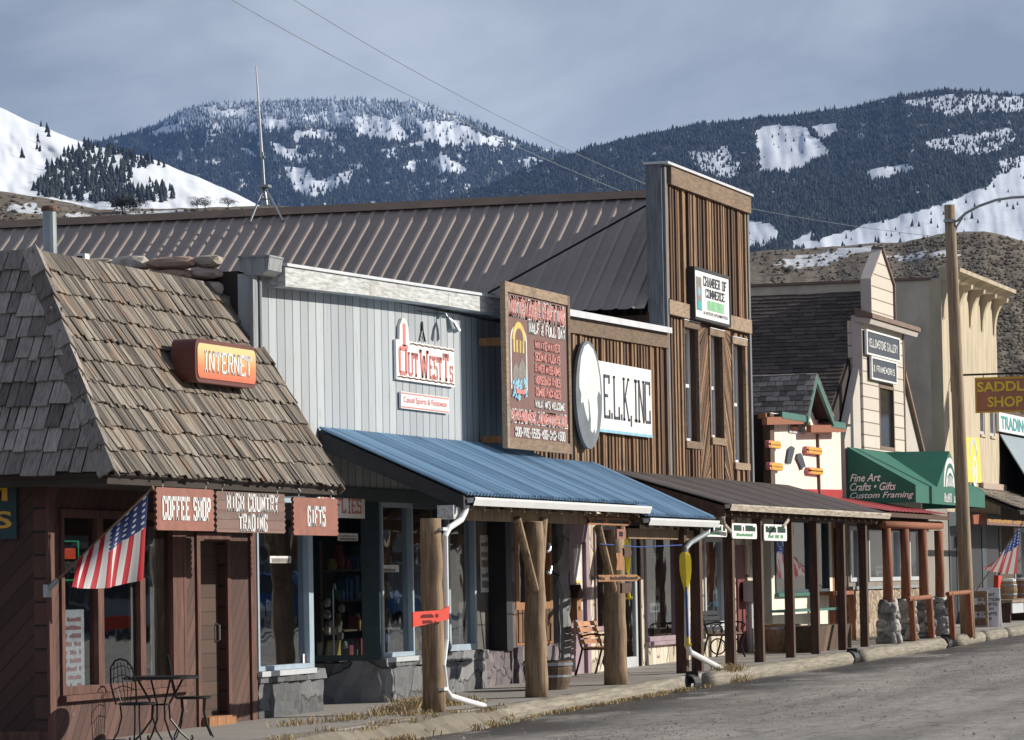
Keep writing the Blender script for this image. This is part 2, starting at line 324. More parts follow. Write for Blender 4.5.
# letters ------------------------------------------------------------
def _oct(x0=0, x1=1, y0=0, y1=1): return [('v', x0, y0+.08, y1-.08), ('v', x1, y0+.08, y1-.08), ('h', x0, x1, y0), ('h', x0, x1, y1)]
SL = {
 'A': [('d', 0, 0, .5, 1), ('d', 1, 0, .5, 1), ('h', .2, .8, .35), ('s', 0, 0), ('s', 1, 0)], 'B': [('v', 0, 0, 1), ('h', 0, .9, 1), ('h', 0, .9, .52), ('h', 0, .9, 0), ('v', 1, .05, .48), ('v', .95, .56, .95)],
 'C': [('v', 0, .07, .93), ('h', 0, 1, 0), ('h', 0, 1, 1), ('v', 1, .68, 1), ('v', 1, 0, .32)], 'D': [('v', 0, 0, 1), ('h', 0, .9, 1), ('h', 0, .9, 0), ('v', 1, .07, .93)],
 'E': [('v', 0, 0, 1), ('h', 0, 1, 1), ('h', 0, .75, .52), ('h', 0, 1, 0), ('v', 1.02, .8, 1), ('v', 1.02, 0, .2)], 'F': [('v', 0, 0, 1), ('h', 0, 1, 1), ('h', 0, .75, .52), ('v', 1.02, .8, 1), ('s', 0, 0)],
 'G': [('v', 0, .07, .93), ('h', 0, 1, 0), ('h', 0, 1, 1), ('v', 1, .72, 1), ('v', 1, 0, .45), ('h', .6, 1, .45)], 'H': [('v', 0, 0, 1), ('v', 1, 0, 1), ('h', 0, 1, .5), ('s', 0, 0), ('s', 1, 0), ('s', 0, 1), ('s', 1, 1)],
 'I': [('v', .5, 0, 1), ('h', .2, .8, 0), ('h', .2, .8, 1)], 'J': [('v', .8, .05, 1), ('h', .1, .8, 0), ('v', .1, 0, .3), ('s', .8, 1)],
 'K': [('v', 0, 0, 1), ('d', 0, .4, 1, 1), ('d', .3, .55, 1, 0), ('s', 0, 0), ('s', 1, 0), ('s', 0, 1), ('s', 1, 1)], 'L': [('v', 0, 0, 1), ('h', 0, 1, 0), ('v', 1, 0, .3), ('s', 0, 1)],
 'M': [('v', 0, 0, 1), ('v', 1.1, 0, 1), ('d', 0, 1, .55, .25), ('d', 1.1, 1, .55, .25), ('s', 0, 0), ('s', 1.1, 0)], 'N': [('v', 0, 0, 1), ('v', 1, 0, 1), ('d', 0, 1, 1, 0), ('s', 0, 0), ('s', 1, 1), ('s', 0, 1)],
 'O': _oct(), 'P': [('v', 0, 0, 1), ('h', 0, .9, 1), ('h', 0, .9, .48), ('v', 1, .53, .95), ('s', 0, 0)], 'Q': _oct()+[('d', .6, .25, 1.05, -.08)],
 'R': [('v', 0, 0, 1), ('h', 0, .9, 1), ('h', 0, .9, .5), ('v', 1, .55, .95), ('d', .5, .5, 1, 0), ('s', 0, 0), ('s', 1, 0)], 'S': [('h', 0, 1, 1), ('h', 0, 1, .52), ('h', 0, 1, 0), ('v', 0, .55, .95), ('v', 1, .05, .48), ('v', 1, .75, 1), ('v', 0, 0, .25)],
 'T': [('v', .5, 0, 1), ('h', 0, 1, 1), ('v', 0, .75, 1), ('v', 1, .75, 1), ('s', .5, 0)], 'U': [('v', 0, .07, 1), ('v', 1, .07, 1), ('h', .05, .95, 0), ('s', 0, 1), ('s', 1, 1)],
 'V': [('d', 0, 1, .5, 0), ('d', 1, 1, .5, 0), ('s', 0, 1), ('s', 1, 1)], 'W': [('d', 0, 1, .3, 0), ('d', .3, 0, .6, .8), ('d', .6, .8, .9, 0), ('d', .9, 0, 1.2, 1), ('s', 0, 1), ('s', 1.2, 1)],
 'X': [('d', 0, 0, 1, 1), ('d', 0, 1, 1, 0)], 'Y': [('v', .5, 0, .5), ('d', .5, .45, 0, 1), ('d', .5, .45, 1, 1), ('s', .5, 0), ('s', 0, 1), ('s', 1, 1)], 'Z': [('h', 0, 1, 1), ('h', 0, 1, 0), ('d', 0, 0, 1, 1)],
 '&': [('v', .15, .55, .95), ('v', .75, .6, .95), ('h', .15, .75, 1), ('d', .1, .95, 1, 0), ('v', 0, .05, .42), ('h', 0, .8, 0), ('d', .7, 0, 1, .4)],
 '0': _oct(), '1': [('v', .5, 0, 1), ('h', .2, .8, 0), ('d', .2, .8, .5, 1)], '4': [('v', .8, 0, 1), ('h', 0, 1, .35), ('d', 0, .35, .8, 1)],
 '5': [('h', 0, 1, 1), ('v', 0, .55, 1), ('h', 0, 1, .55), ('v', 1, .05, .5), ('h', 0, 1, 0)], '6': _oct(0, 1, 0, .55)+[('v', 0, .4, 1), ('h', 0, 1, 1)], '8': _oct(0, 1, 0, .5)+_oct(.05, .95, .5, 1), '9': _oct(0, 1, .45, 1)+[('v', 1, .05, .6), ('h', 0, 1, 0)],
 '2': [('h', 0, 1, 1), ('v', 1, .5, .95), ('d', 0, 0, 1, .5), ('h', 0, 1, 0)], '3': [('h', 0, 1, 1), ('h', .3, 1, .52), ('h', 0, 1, 0), ('v', 1, .05, .95)], '7': [('h', 0, 1, 1), ('d', .2, 0, 1, 1)],
 '.': [('v', .1, 0, .14)], ',': [('v', .1, -.12, .14)], "'": [('v', .1, .75, 1)], '-': [('h', .1, .8, .45)], ' ': []}
WID = {'I': .8, 'M': 1.1, 'W': 1.2, '.': .25, ',': .25, "'": .25, '-': .9, ' ': .45}
def slab(mb, s, P, rt, up, h, width, mi=0, tv=.3, th=.14, dep=.006, serif=True, gap=.55, nrm=None, grow=0.):
    rt = Vector(rt); up = Vector(up); nrm = Vector(nrm) if nrm else rt.cross(up); P = Vector(P)
    tot = sum(WID.get(c, 1.)+gap for c in s)-gap; k = width/(tot+tv)
    def quad(a, b, c, d):
        q = (a, b, c, d); mx_, my_ = sum(p[0] for p in q)/4, sum(p[1] for p in q)/4
        if grow: q = [(p[0]+math.copysign(grow/k, p[0]-mx_), p[1]+math.copysign(grow/h, p[1]-my_)) for p in q]
        mb.prism([P+rt*x*k+up*y*h for x, y in q], nrm*dep, mi)
    x = tv/2; e = 0
    for c in s:
        for st in SL[c]:
            jit = 0
            if st[0] == 'v': X = x+st[1]; quad((X-tv/2, st[2]), (X+tv/2, st[2]), (X+tv/2, st[3]), (X-tv/2, st[3]))
            elif st[0] == 'h':
                y = st[3]; y = max(y, th/2) if y < .5 else min(y, 1-th/2); quad((x+st[1], y-th/2), (x+st[2], y-th/2), (x+st[2], y+th/2), (x+st[1], y+th/2))
            elif st[0] == 'd': quad((x+st[1]-tv*.45, st[2]), (x+st[1]+tv*.45, st[2]), (x+st[3]+tv*.45, st[4]), (x+st[3]-tv*.45, st[4]))
            elif st[0] == 's' and serif:
                y = 0 if st[2] == 0 else 1-th*.8; quad((x+st[1]-tv*.8, y), (x+st[1]+tv*.8, y), (x+st[1]+tv*.8, y+th*.8), (x+st[1]-tv*.8, y+th*.8))
        x += WID.get(c, 1.)+gap
def bft(mb, s, P, rt, up, h, width, mi=0, shear=0, bold=0., dep=.006):
    cu = bpy.data.curves.new('tmp', 'FONT'); cu.body = s; cu.size = 1; cu.shear = shear; cu.offset = bold; cu.resolution_u = 3
    o = bpy.data.objects.new('tmp', cu); COL.objects.link(o); dg = bpy.context.evaluated_depsgraph_get(); me = o.evaluated_get(dg).to_mesh()
    vs = np.array([v.co[:] for v in me.vertices]); fs = [tuple(p.vertices) for p in me.polygons]
    o.evaluated_get(dg).to_mesh_clear(); bpy.data.objects.remove(o); bpy.data.curves.remove(cu)
    mn, mxx = vs.min(0), vs.max(0); kx = width/(mxx[0]-mn[0]); ky = h/(mxx[1]-mn[1]); rt = np.array(rt, float); up = np.array(up, float); nr = np.cross(rt, up)
    P = np.array(P, float); q = [P+rt*(v[0]-mn[0])*kx+up*(v[1]-mn[1])*ky+nr*dep for v in vs]; mb.add(q, fs, mi)
UP = (0, 0, 1); RS = (0, 1, 0); RC = (1, 0, 0)      # reading direction on a street-facing sign / on a sign facing up the street
def marks(mb, P, rt, h, width, n, mi=0, dep=.006):
    """small lettering too worn to read: rows of short upright strokes"""
    P = Vector(P); rt = Vector(rt); x = 0
    nr = rt.cross(Vector(UP))
    k = width/n
    for i in range(n):
        if random.random() < .14: continue
        a = h*random.choice((1, 1, .75)); y0 = 0
        for q in ((0, .22), (.5, .7)):
            p = P+rt*(i*k+k*q[0]); mb.prism([p, p+rt*k*(q[1]-q[0]), p+rt*k*(q[1]-q[0])+Vector((0, 0, a)), p+Vector((0, 0, a))], nr*dep, mi)
        yy = random.choice((0, .45, .85))*a; p = P+rt*(i*k)+Vector((0, 0, yy)); mb.prism([p, p+rt*k*.7, p+rt*k*.7+Vector((0, 0, h*.13)), p+Vector((0, 0, h*.13))], nr*dep*.9, mi)
# walls --------------------------------------------------------------
def holed(mb, x0, x1, Y0, Y1, Z0, Z1, holes, mi=0):
    ys = sorted({Y0, Y1, *[h[0] for h in holes], *[h[1] for h in holes]}); zz = sorted({Z0, Z1, *[h[2] for h in holes], *[h[3] for h in holes]})
    ys = [y for y in ys if Y0 <= y <= Y1]; zz = [z for z in zz if Z0 <= z <= Z1]
    for a, b in zip(ys, ys[1:]):
        z = None
        for c, d in zip(zz, zz[1:]):
            solid = not any(h[0] <= (a+b)/2 <= h[1] and h[2] <= (c+d)/2 <= h[3] for h in holes)
            if solid and z is None: z = c
            if not solid and z is not None: mb.box(x0, x1, a, b, z, c, mi, .5); z = None
        if z is not None: mb.box(x0, x1, a, b, z, zz[-1], mi, .5)
def window(par, Y0, Y1, z0, z1, X, fm, fw=.07, mull=(), hb=(), dep=.10, label=None, sill=None, gm='glass', room=True):
    mb = MB(); x1 = X+.03; x0 = X-dep
    mb.box(x0, x1, Y0, Y0+fw, z0, z1); mb.box(x0, x1, Y1-fw, Y1, z0, z1); mb.box(x0, x1-.002, Y0+fw, Y1-fw, z1-fw, z1); mb.box(x0, x1-.002, Y0+fw, Y1-fw, z0, z0+fw)
    for a, w in mull: mb.box(x0, x1-.004, a-w/2, a+w/2, z0+fw, z1-fw)
    for a in hb: mb.box(x0+.01, x1-.006, Y0+fw, Y1-fw, a-fw/2.5, a+fw/2.5)
    w = mb.build('window', fm, par)
    if label: w['label'] = label
    MB().box(X-dep*.55, X-dep*.55+.008, Y0+fw, Y1-fw, z0+fw, z1-fw).build('pane', M[gm], w)
    if sill: MB().box(X-.02, X+.09, Y0-.04, Y1+.04, z0-.07, z0-.004).build('sill', sill, w)
    return w
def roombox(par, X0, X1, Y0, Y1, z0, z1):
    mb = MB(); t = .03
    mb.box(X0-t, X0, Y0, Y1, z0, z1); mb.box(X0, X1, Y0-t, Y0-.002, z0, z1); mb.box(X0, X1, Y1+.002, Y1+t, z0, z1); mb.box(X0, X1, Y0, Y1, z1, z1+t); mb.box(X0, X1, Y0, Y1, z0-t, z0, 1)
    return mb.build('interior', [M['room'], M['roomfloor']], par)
def rough(mb, x0, x1, y0, y1, z0, z1, amp=.03, st=.14, mi=0, seed=0):
    """rough-hewn block: a subdivided box with every vertex pushed by hashed noise"""
    rs = random.Random(seed*977+13)
    nx, ny, nz = (max(1, round((b-a)/st)) for a, b in ((x0, x1), (y0, y1), (z0, z1)))
    idx = {}; vs = []
    def vid(i, j, k):
        if (i, j, k) not in idx:
            idx[(i, j, k)] = len(vs); bulge = .5*amp
            vs.append((x0+(x1-x0)*i/nx+rs.uniform(-amp, amp), y0+(y1-y0)*j/ny+rs.uniform(-amp, amp), z0+(z1-z0)*k/nz+(0 if k == 0 else rs.uniform(-amp, amp)*.7)))
        return idx[(i, j, k)]
    fs = []
    for j in range(ny):
        for k in range(nz): fs += [(vid(0, j, k), vid(0, j, k+1), vid(0, j+1, k+1), vid(0, j+1, k)), (vid(nx, j, k), vid(nx, j+1, k), vid(nx, j+1, k+1), vid(nx, j, k+1))]
    for i in range(nx):
        for k in range(nz): fs += [(vid(i, 0, k), vid(i+1, 0, k), vid(i+1, 0, k+1), vid(i, 0, k+1)), (vid(i, ny, k), vid(i, ny, k+1), vid(i+1, ny, k+1), vid(i+1, ny, k))]
        for j in range(ny): fs += [(vid(i, j, nz), vid(i+1, j, nz), vid(i+1, j+1, nz), vid(i, j+1, nz)), (vid(i, j, 0), vid(i, j+1, 0), vid(i+1, j+1, 0), vid(i+1, j, 0))]
    mb.add(vs, fs, mi)
# ================================================================== GROUND
def strip(name, xs, ys, zf, mats, kind='structure', mi=None):
    vs = [(x, y, zf(x, y)) for y in ys for x in xs]; n = len(xs)
    fs = [(j*n+i, j*n+i+1, (j+1)*n+i+1, (j+1)*n+i) for j in range(len(ys)-1) for i in range(n-1)]
    mb = MB(); mb.add(vs, fs, 0, .5); o = mb.build(name, mats); o['kind'] = kind; return o
YS = [-9000, -500, 0, 20, 30, 39, 44, 50, 55, 60, 66, 72, 77, 82, 87, 92, 105, 120, 200, 1000, 9500]
t = NT('dry_ground'); g = t.noise(.8, (1, 1, 1), 8, .7); gm = t.ramp(g, [(.3, (.13, .105, .075)), (.5, (.22, .185, .13)), (.7, (.30, .25, .17))]); M['dirt'] = t.fin(gm, .95)
strip('ground', [-9500, -200, -60, -20, -14, 0, 14, 60, 200, 9500], YS, lambda x, y: zs(y)-.24, M['dirt'])
# asphalt: worn, with gravel and wet patches near the kerb
t = NT('worn_asphalt'); fine = t.noise(38, (1, 1, 1), 5, .8); big = t.noise(.55, (1.6, .35, 1), 5, .6); mid = t.noise(3.5, (2, .5, 1), 6, .7)
col = t.ramp(big, [(.3, (.215, .203, .188)), (.7, (.30, .285, .262))])
col = t.mix(.85, col, t.ramp(mid, [(.3, (.62, .62, .62)), (.6, (1.1, 1.1, 1.1))]), 'MULTIPLY')
col = t.mix(.8, col, t.ramp(fine, [(.3, (.45, .45, .45)), (.52, (1.05, 1.05, 1.05)), (.72, (1.7, 1.65, 1.55))]), 'MULTIPLY')
sx = t.n('ShaderNodeSeparateXYZ'); t.l(t.co, sx.inputs[0])
edge = t.noise(.35, (1, 1, 1), 4, .6)
wx = t.math('ADD', sx.outputs[0], t.math('MULTIPLY', t.math('SUBTRACT', edge, .5), 4.2))
wet = t.ramp(t.math('MULTIPLY', t.math('ADD', wx, 17.0), .125), [(.32, (1, 1, 1)), (.55, (0, 0, 0))])
wn = t.ramp(t.noise(.45, (1, .45, 1), 5, .65), [(.40, (0, 0, 0)), (.47, (1, 1, 1))]); wetf = t.math('MULTIPLY', wet, wn)
track = t.ramp(t.noise(.9, (1.2, .12, 1), 3, .5), [(.42, (.78, .78, .78)), (.58, (1.12, 1.12, 1.12))]); col = t.mix(.9, col, track, 'MULTIPLY')
spots = t.ramp(t.noise(1.1, (1, .7, 1), 5, .7), [(.60, (0, 0, 0)), (.66, (1, 1, 1))]); col = t.mix(t.math('MULTIPLY', spots, .45), col, (.06, .057, .054))
col = t.mix(t.math('MULTIPLY', wetf, .80), col, (.028, .026, .025))
crack = t.n('ShaderNodeTexVoronoi'); crack.feature = 'DISTANCE_TO_EDGE'; crack.inputs['Scale'].default_value = .45
cn = t.n('ShaderNodeVectorMath'); cn.operation = 'MULTIPLY_ADD'; nn = t.n('ShaderNodeTexNoise'); nn.inputs['Scale'].default_value = 1.5; t.l(t.co, nn.inputs[0]); t.l(nn.outputs[1], cn.inputs[0]); cn.inputs[1].default_value = (1.2, 1.2, 0); t.l(t.co, cn.inputs[2]); t.l(cn.outputs[0], crack.inputs[0])
col = t.mix(t.math('MULTIPLY', t.ramp(crack.outputs['Distance'], [(.004, (1, 1, 1)), (.012, (0, 0, 0))]), .6), col, (.035, .033, .03))
t.bump(t.math('ADD', fine, t.math('MULTIPLY', mid, .6)), .55, .03)
M['asphalt'] = t.fin(col, .85); t.l(t.ramp(wetf, [(.3, (.9, .9, .9)), (.9, (.38, .38, .38))]), t.b.inputs['Roughness'])
def roadz(x, y): return zs(y)-.20+.012*min(8, x+15)+.018*math.sin(x*1.7+y*.21)*math.sin(y*.33)
strip('road', [-15.05+.9*i for i in range(36)], [-60, 0, 20]+[28+1.5*i for i in range(90)], roadz, M['asphalt'])
mb = MB(); ys = [30, 39, 44, 50, 55, 60, 66, 72, 77, 82, 87, 92, 105, 130]
for a, b in zip(ys, ys[1:]):
    za, zb = zs(a), zs(b); x0, x1 = -19.2, -15.18
    mb.hexa([(x0, a, za-.3), (x1, a, za-.3), (x1, b, zb-.3), (x0, b, zb-.3), (x0, a, za), (x1, a, za), (x1, b, zb), (x0, b, zb)], 0, .5)
mb.build('sidewalk', boards('paving_slabs', (0, 1, 0), 1.8, [(.22, .205, .19), (.29, .275, .255), (.34, .32, .30)], .008, (.10, .09, .08), (1, 1, 1), 1.2))['kind'] = 'structure'
# loose gravel on the road
mb = MB()
for i in range(5200):
    y = random.uniform(40, 92); x = random.gauss(-11.6+.02*(y-60), .8) if random.random() < .5 else random.uniform(-15, -3)
    s_ = random.uniform(.006, .018)*(1.8 if random.random() < .04 else 1); z = roadz(x, y)+s_*.3
    a = [(x+s_*random.uniform(.7, 1.2)*math.cos(k*2.09), y+s_*random.uniform(.7, 1.4)*math.sin(k*2.09), z-s_*.4) for k in range(3)]
    mb.add(a+[(x, y, z+s_*.7)], [(0, 1, 3), (1, 2, 3), (2, 0, 3)], 0)
tag(mb.build('gravel', grained('road_gravel', [(.16, .15, .14), (.27, .25, .225), (.40, .365, .32)], (1, 1, 1), 8, bump=.1)), 'loose gravel scattered along the worn asphalt near the kerb', 'gravel', kind='stuff')
# ================================================================== HILLS AND MOUNTAINS
def vnoise(x, y, seed=0):
    xi = np.floor(x).astype(int); yi = np.floor(y).astype(int); fx = x-xi; fy = y-yi; fx = fx*fx*(3-2*fx); fy = fy*fy*(3-2*fy)
    def h(a, b):
        n = (a*374761393+b*668265263+seed*974711) & 0xffffffff; n = ((n ^ (n >> 13))*1274126177) & 0xffffffff; return ((n ^ (n >> 16)) & 0xffff)/65535.
    return (h(xi, yi)*(1-fx)+h(xi+1, yi)*fx)*(1-fy)+(h(xi, yi+1)*(1-fx)+h(xi+1, yi+1)*fx)*fy
def fbm(x, y, s=0, o=4): return sum(vnoise(x*2**k, y*2**k, s+k)*.5**k for k in range(o))/sum(.5**k for k in range(o))
def inpoly(px, py, poly):
    r = np.zeros(px.shape, bool); n = len(poly)
    for i in range(n):
        x1, y1 = poly[i]; x2, y2 = poly[(i+1) % n]
        c = ((y1 > py) != (y2 > py)) & (px < (x2-x1)*(py-y1)/(y2-y1+1e-9)+x1); r ^= c
    return r
class Terrain:
    def __init__(s, crest, ybase, Db, Dc, seed, relief, fscale=18):
        s.crest = np.array(crest, float); s.yb = ybase; s.Db = Db; s.Dc = Dc; s.seed = seed; s.rel = relief; s.fs = fscale
    def cy(s, px): return np.interp(px, s.crest[:, 0], s.crest[:, 1])+(fbm(px/14., px*0+.5, s.seed, 3)-.5)*2.
    def pts(s, px, t):
        cy = s.cy(px); py = s.yb+(cy-s.yb)*t
        D = s.Db+(s.Dc-s.Db)*t+s.rel*(fbm(px/s.fs+t*1.5, t*3.2, s.seed+9)-.5)*np.minimum(1, (1-t)*6+.15)
        dc = np.stack([(px-CX)/F, -(py-CY)/F, -np.ones_like(px)], -1); d = dc @ ROT.T
        d /= np.linalg.norm(d[..., :2], axis=-1, keepdims=True); return CAM+d*D[..., None], py
    def mesh(s, name, mat, x0, x1, nx, ny, cover, tops=6):
        px, t = np.meshgrid(np.linspace(x0, x1, nx), np.linspace(0, 1, ny)); P, py = s.pts(px, t)
        att = cover(px, py)
        rows = [P]; atts = [att]
        sk = P[0].copy(); v = sk[:, :2]/np.linalg.norm(sk[:, :2], axis=1, keepdims=True); sk[:, :2] -= v*s.Db*.12; sk[:, 2] = -2; rows.insert(0, sk[None]); atts.insert(0, att[:1])
        top = P[-1]
        for k in range(1, tops+1):
            q = top.copy(); q[:, :2] += v*(s.Dc-s.Db)*.22*k; q[:, 2] = top[:, 2]*(1-(k/tops)**1.5) - 2*(k == tops)
            rows.append(q[None]); atts.append(att[-1:])
        P = np.concatenate(rows); att = np.concatenate(atts); ny = P.shape[0]
        me = bpy.data.meshes.new(name); i, j = np.meshgrid(np.arange(nx-1), np.arange(ny-1)); a = (j*nx+i).ravel()
        f = np.stack([a, a+1, a+nx+1, a+nx], 1); me.vertices.add(nx*ny); me.vertices.foreach_set('co', P.reshape(-1)); me.loops.add(f.size); me.loops.foreach_set('vertex_index', f.ravel())
        me.polygons.add(len(f)); me.polygons.foreach_set('loop_start', np.arange(len(f))*4); me.polygons.foreach_set('use_smooth', np.ones(len(f), bool)); me.update(calc_edges=True)
        at = me.attributes.new('snow', 'FLOAT', 'POINT'); at.data.foreach_set('value', att.ravel().astype(float)); me.materials.append(mat)
        o = bpy.data.objects.new(name, me); COL.objects.link(o); o['kind'] = 'structure'; return o
def terr_mat(name, snow, soil, nscale, soft=.12, bump=.5, bd=5):
    t = NT(name); a = t.attr('snow').outputs['Fac']; n = t.noise(nscale, (1, 1, 1), 6, .7)
    f = t.math('ADD', a, t.math('MULTIPLY', t.math('SUBTRACT', n, .5), .9)); f = t.ramp(f, [(.5-soft, (0, 0, 0)), (.5+soft, (1, 1, 1))])
    g = t.ramp(t.noise(nscale*2.2, (1, 1, 1), 5, .7), [(.3, soil[0]), (.5, soil[1]), (.7, soil[2])])
    n2 = t.ramp(t.noise(nscale*.35, (1, 1, 1), 5, .65), [(.3, sc(snow, .86)), (.6, snow)])
    t.bump(n, bump, bd); return t.fin(t.mix(f, g, n2), .95)
def trees_mesh(name, P, H, wid, mat, label, cat, nseg=5, tiers=1):
    """many conifers as one mass: a ragged cone (or two) each"""
    n = len(P); vs = []; fs = []; k = 0; base = 0
    ang = rng.uniform(0, 6.28, n)
    for T in range(tiers):
        z0 = (.05, .42)[T]; z1 = (1., 1.)[T] if tiers == 1 or T == 1 else .72; w = wid*(1., .66)[T]
        a = ang[:, None]+np.arange(nseg)*2*np.pi/nseg; r = H[:, None]*w*rng.uniform(.6, 1.25, (n, nseg))
        ringv = np.stack([P[:, None, 0]+np.cos(a)*r, P[:, None, 1]+np.sin(a)*r, P[:, None, 2]+H[:, None]*(z0+rng.uniform(-.04, .1, (n, nseg)))], -1)
        apex = (P+np.stack([rng.normal(0, .03, n)*H, rng.normal(0, .03, n)*H, H*z1], -1))[:, None]
        vs.append(np.concatenate([ringv, apex], 1).reshape(-1, 3)); b = base+np.arange(n)[:, None]*(nseg+1); j = np.arange(nseg)
        fs.append(np.stack([b+j, b+(j+1) % nseg, b+nseg+0*j], -1).reshape(-1, 3)); base += n*(nseg+1)
    V = np.concatenate(vs); Fc = np.concatenate(fs)
    me = bpy.data.meshes.new(name); me.vertices.add(len(V)); me.vertices.foreach_set('co', V.reshape(-1)); me.loops.add(Fc.size); me.loops.foreach_set('vertex_index', Fc.ravel())
    me.polygons.add(len(Fc)); me.polygons.foreach_set('loop_start', np.arange(len(Fc))*3); me.update(calc_edges=True)
    a = me.attributes.new('rnd', 'FLOAT', 'FACE'); a.data.foreach_set('value', np.tile(np.repeat(rng.uniform(0, 1, n), nseg), tiers)); me.materials.append(mat)
    o = bpy.data.objects.new(name, me); COL.objects.link(o); return tag(o, label, cat, kind='stuff')
def scatter(T, x0, x1, y0, y1, n, dens):
    px = rng.uniform(x0, x1, n); py = rng.uniform(y0, y1, n); cy = T.cy(px); t = (py-T.yb)/(cy-T.yb); ok = (t > 0) & (t <= .995) & (rng.uniform(0, 1, n) < dens(px, py))
    P, _ = T.pts(px[ok], t[ok]); return P, px[ok], py[ok]
t = NT('conifer_far'); a = t.attr('rnd').outputs['Fac']; M['conifer'] = t.fin(t.ramp(a, [(0, (.008, .013, .012)), (.6, (.017, .024, .022)), (1, (.034, .042, .038))]), .95)
t = NT('frost_mist_conifer'); a = t.attr('rnd').outputs['Fac']; M['frost_mist'] = t.fin(t.ramp(a, [(0, (.10, .13, .17)), (.5, (.24, .30, .38)), (1, (.48, .55, .64))]), .95)  # paled towards sky tone to imitate cloud over the frosted summit
SNOW = (.66, .71, .80)
def rag(px, py, k=3., s=1): return px+(fbm(px/7., py/5., s)-.5)*k*2.4, py+(fbm(px/6., py/5., s+50)-.5)*k
# far snowy mountain; paled summit trees suggest the cloud on it
TF = Terrain([(-200, 175), (60, 152), (100, 141), (150, 128), (165, 120), (190, 107), (215, 103), (300, 100), (360, 99), (410, 102), (440, 109), (480, 122), (520, 142), (560, 153), (620, 170), (700, 190), (1300, 215)], 262, 6200, 8600, 3, 260)
PF = [[(353, 117), (383, 116), (410, 135), (402, 142), (356, 136)], [(415, 121), (456, 121), (482, 134), (510, 146), (462, 146), (425, 141)], [(432, 158), (447, 155), (468, 170), (459, 175), (438, 172)],
      [(268, 141), (292, 149), (313, 163), (283, 160)], [(283, 166), (307, 169), (320, 181), (350, 170), (352, 183), (317, 197), (296, 194)], [(293, 132), (338, 132), (338, 139), (295, 139)], [(148, 131), (178, 124), (191, 132), (150, 136)], [(203, 108), (249, 111), (246, 118), (210, 116)], [(318, 112), (345, 110), (352, 122), (325, 124)], [(262, 120), (284, 118), (292, 128), (266, 131)]]
def covF(px, py):
    x, y = rag(px, py, 3.5, 1); r = np.zeros(px.shape)
    for p in PF: r = np.maximum(r, inpoly(x, y, p)*1.)
    r = np.maximum(r, np.clip((132-y)/22, 0, .6)*(fbm(px/9, py/4.5, 77) > .47)); return np.maximum(r, (fbm(px/9, py/6, 5) > .66)*.7)
TF.mesh('mountain', terr_mat('mountain_floor', SNOW, ((.03, .035, .035), (.06, .065, .065), (.12, .13, .14)), .01), -200, 1100, 700, 90, covF)
n = 26000; P, qx, qy = scatter(TF, -150, 900, 96, 215, n*2, lambda x, y: np.where(covF(x, y) > .65, .07, np.where(y < 122, .8, .5+.6*fbm(x/14, y/6, 99))))
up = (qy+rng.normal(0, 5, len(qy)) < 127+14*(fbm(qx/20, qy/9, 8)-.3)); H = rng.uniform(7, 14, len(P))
trees_mesh('frost_mist_forest', P[up], H[up], .24, M['frost_mist'], 'frosty conifers near the summit of the far mountain, coloured paler to suggest cloud', 'forest')
trees_mesh('forest', P[~up], H[~up], .24, M['conifer'], 'dark blue-green conifer forest on the farthest snowy mountain', 'forest')
# long dark forested mountain on the right
TR = Terrain([(-200, 262), (300, 240), (380, 214), (440, 203), (480, 189), (520, 171), (560, 157), (600, 145), (640, 135), (700, 123), (740, 120), (800, 114), (850, 107), (870, 102), (900, 95), (950, 89), (1000, 93), (1060, 98), (1300, 120), (1700, 150)], 275, 3300, 5600, 21, 90)
PRo = [[(757, 130), (773, 126), (793, 125), (805, 128), (815, 138), (832, 151), (818, 158), (797, 171), (763, 172), (757, 160)], [(812, 126), (837, 123), (837, 133), (823, 143)], [(866, 170), (909, 164), (915, 169), (895, 176), (869, 181)], [(740, 219), (765, 222), (780, 232), (775, 245), (740, 252)],
       [(1100, 150), (1024, 163), (985, 187), (940, 205), (900, 216), (860, 227), (820, 239), (800, 252), (790, 275), (1100, 275)], [(790, 240), (812, 232), (818, 250), (792, 252)]]
PRt = [[(690, 150), (712, 152), (725, 145), (735, 160), (745, 165), (730, 178), (715, 178), (705, 170), (692, 165)], [(920, 143), (951, 136), (1011, 127), (1020, 138), (1000, 152), (970, 155), (945, 152)], [(901, 103), (934, 95), (976, 95), (1060, 99), (1060, 112), (967, 113), (945, 116), (925, 108)], [(1000, 160), (1060, 150), (1060, 185), (985, 192)]]
def covR(px, py, tree=False):
    x, y = rag(px, py, 4.2, 31); r = np.zeros(px.shape)
    for p in PRt: r = np.maximum(r, inpoly(x, y, p)*.8)
    for p in PRo: r = np.maximum(r, inpoly(x, y, p)*1.)
    return np.maximum(r, (fbm(px/6, py/3.2, 306) > .735)*.7)
TR.mesh('mountain', terr_mat('forest_floor', SNOW, ((.02, .024, .024), (.035, .04, .04), (.06, .06, .06)), .014), -200, 1700, 950, 100, covR)
def densR(x, y):
    c = covR(x, y); g = .45+.75*fbm(x/16, y/7, 205); return np.where(c > .9, .008, np.where(c > .5, .26*g, .95*g))
P, qx, qy = scatter(TR, 300, 1400, 85, 274, 135000, densR); H = rng.uniform(3, 7.2, len(P))+3.2*(fbm(qx/9, qy/6, 66) > .55)*rng.uniform(0, 1, len(P))
trees_mesh('forest', P, H, .25, M['conifer'], 'dark conifer forest covering the long mountain behind the false fronts', 'forest')
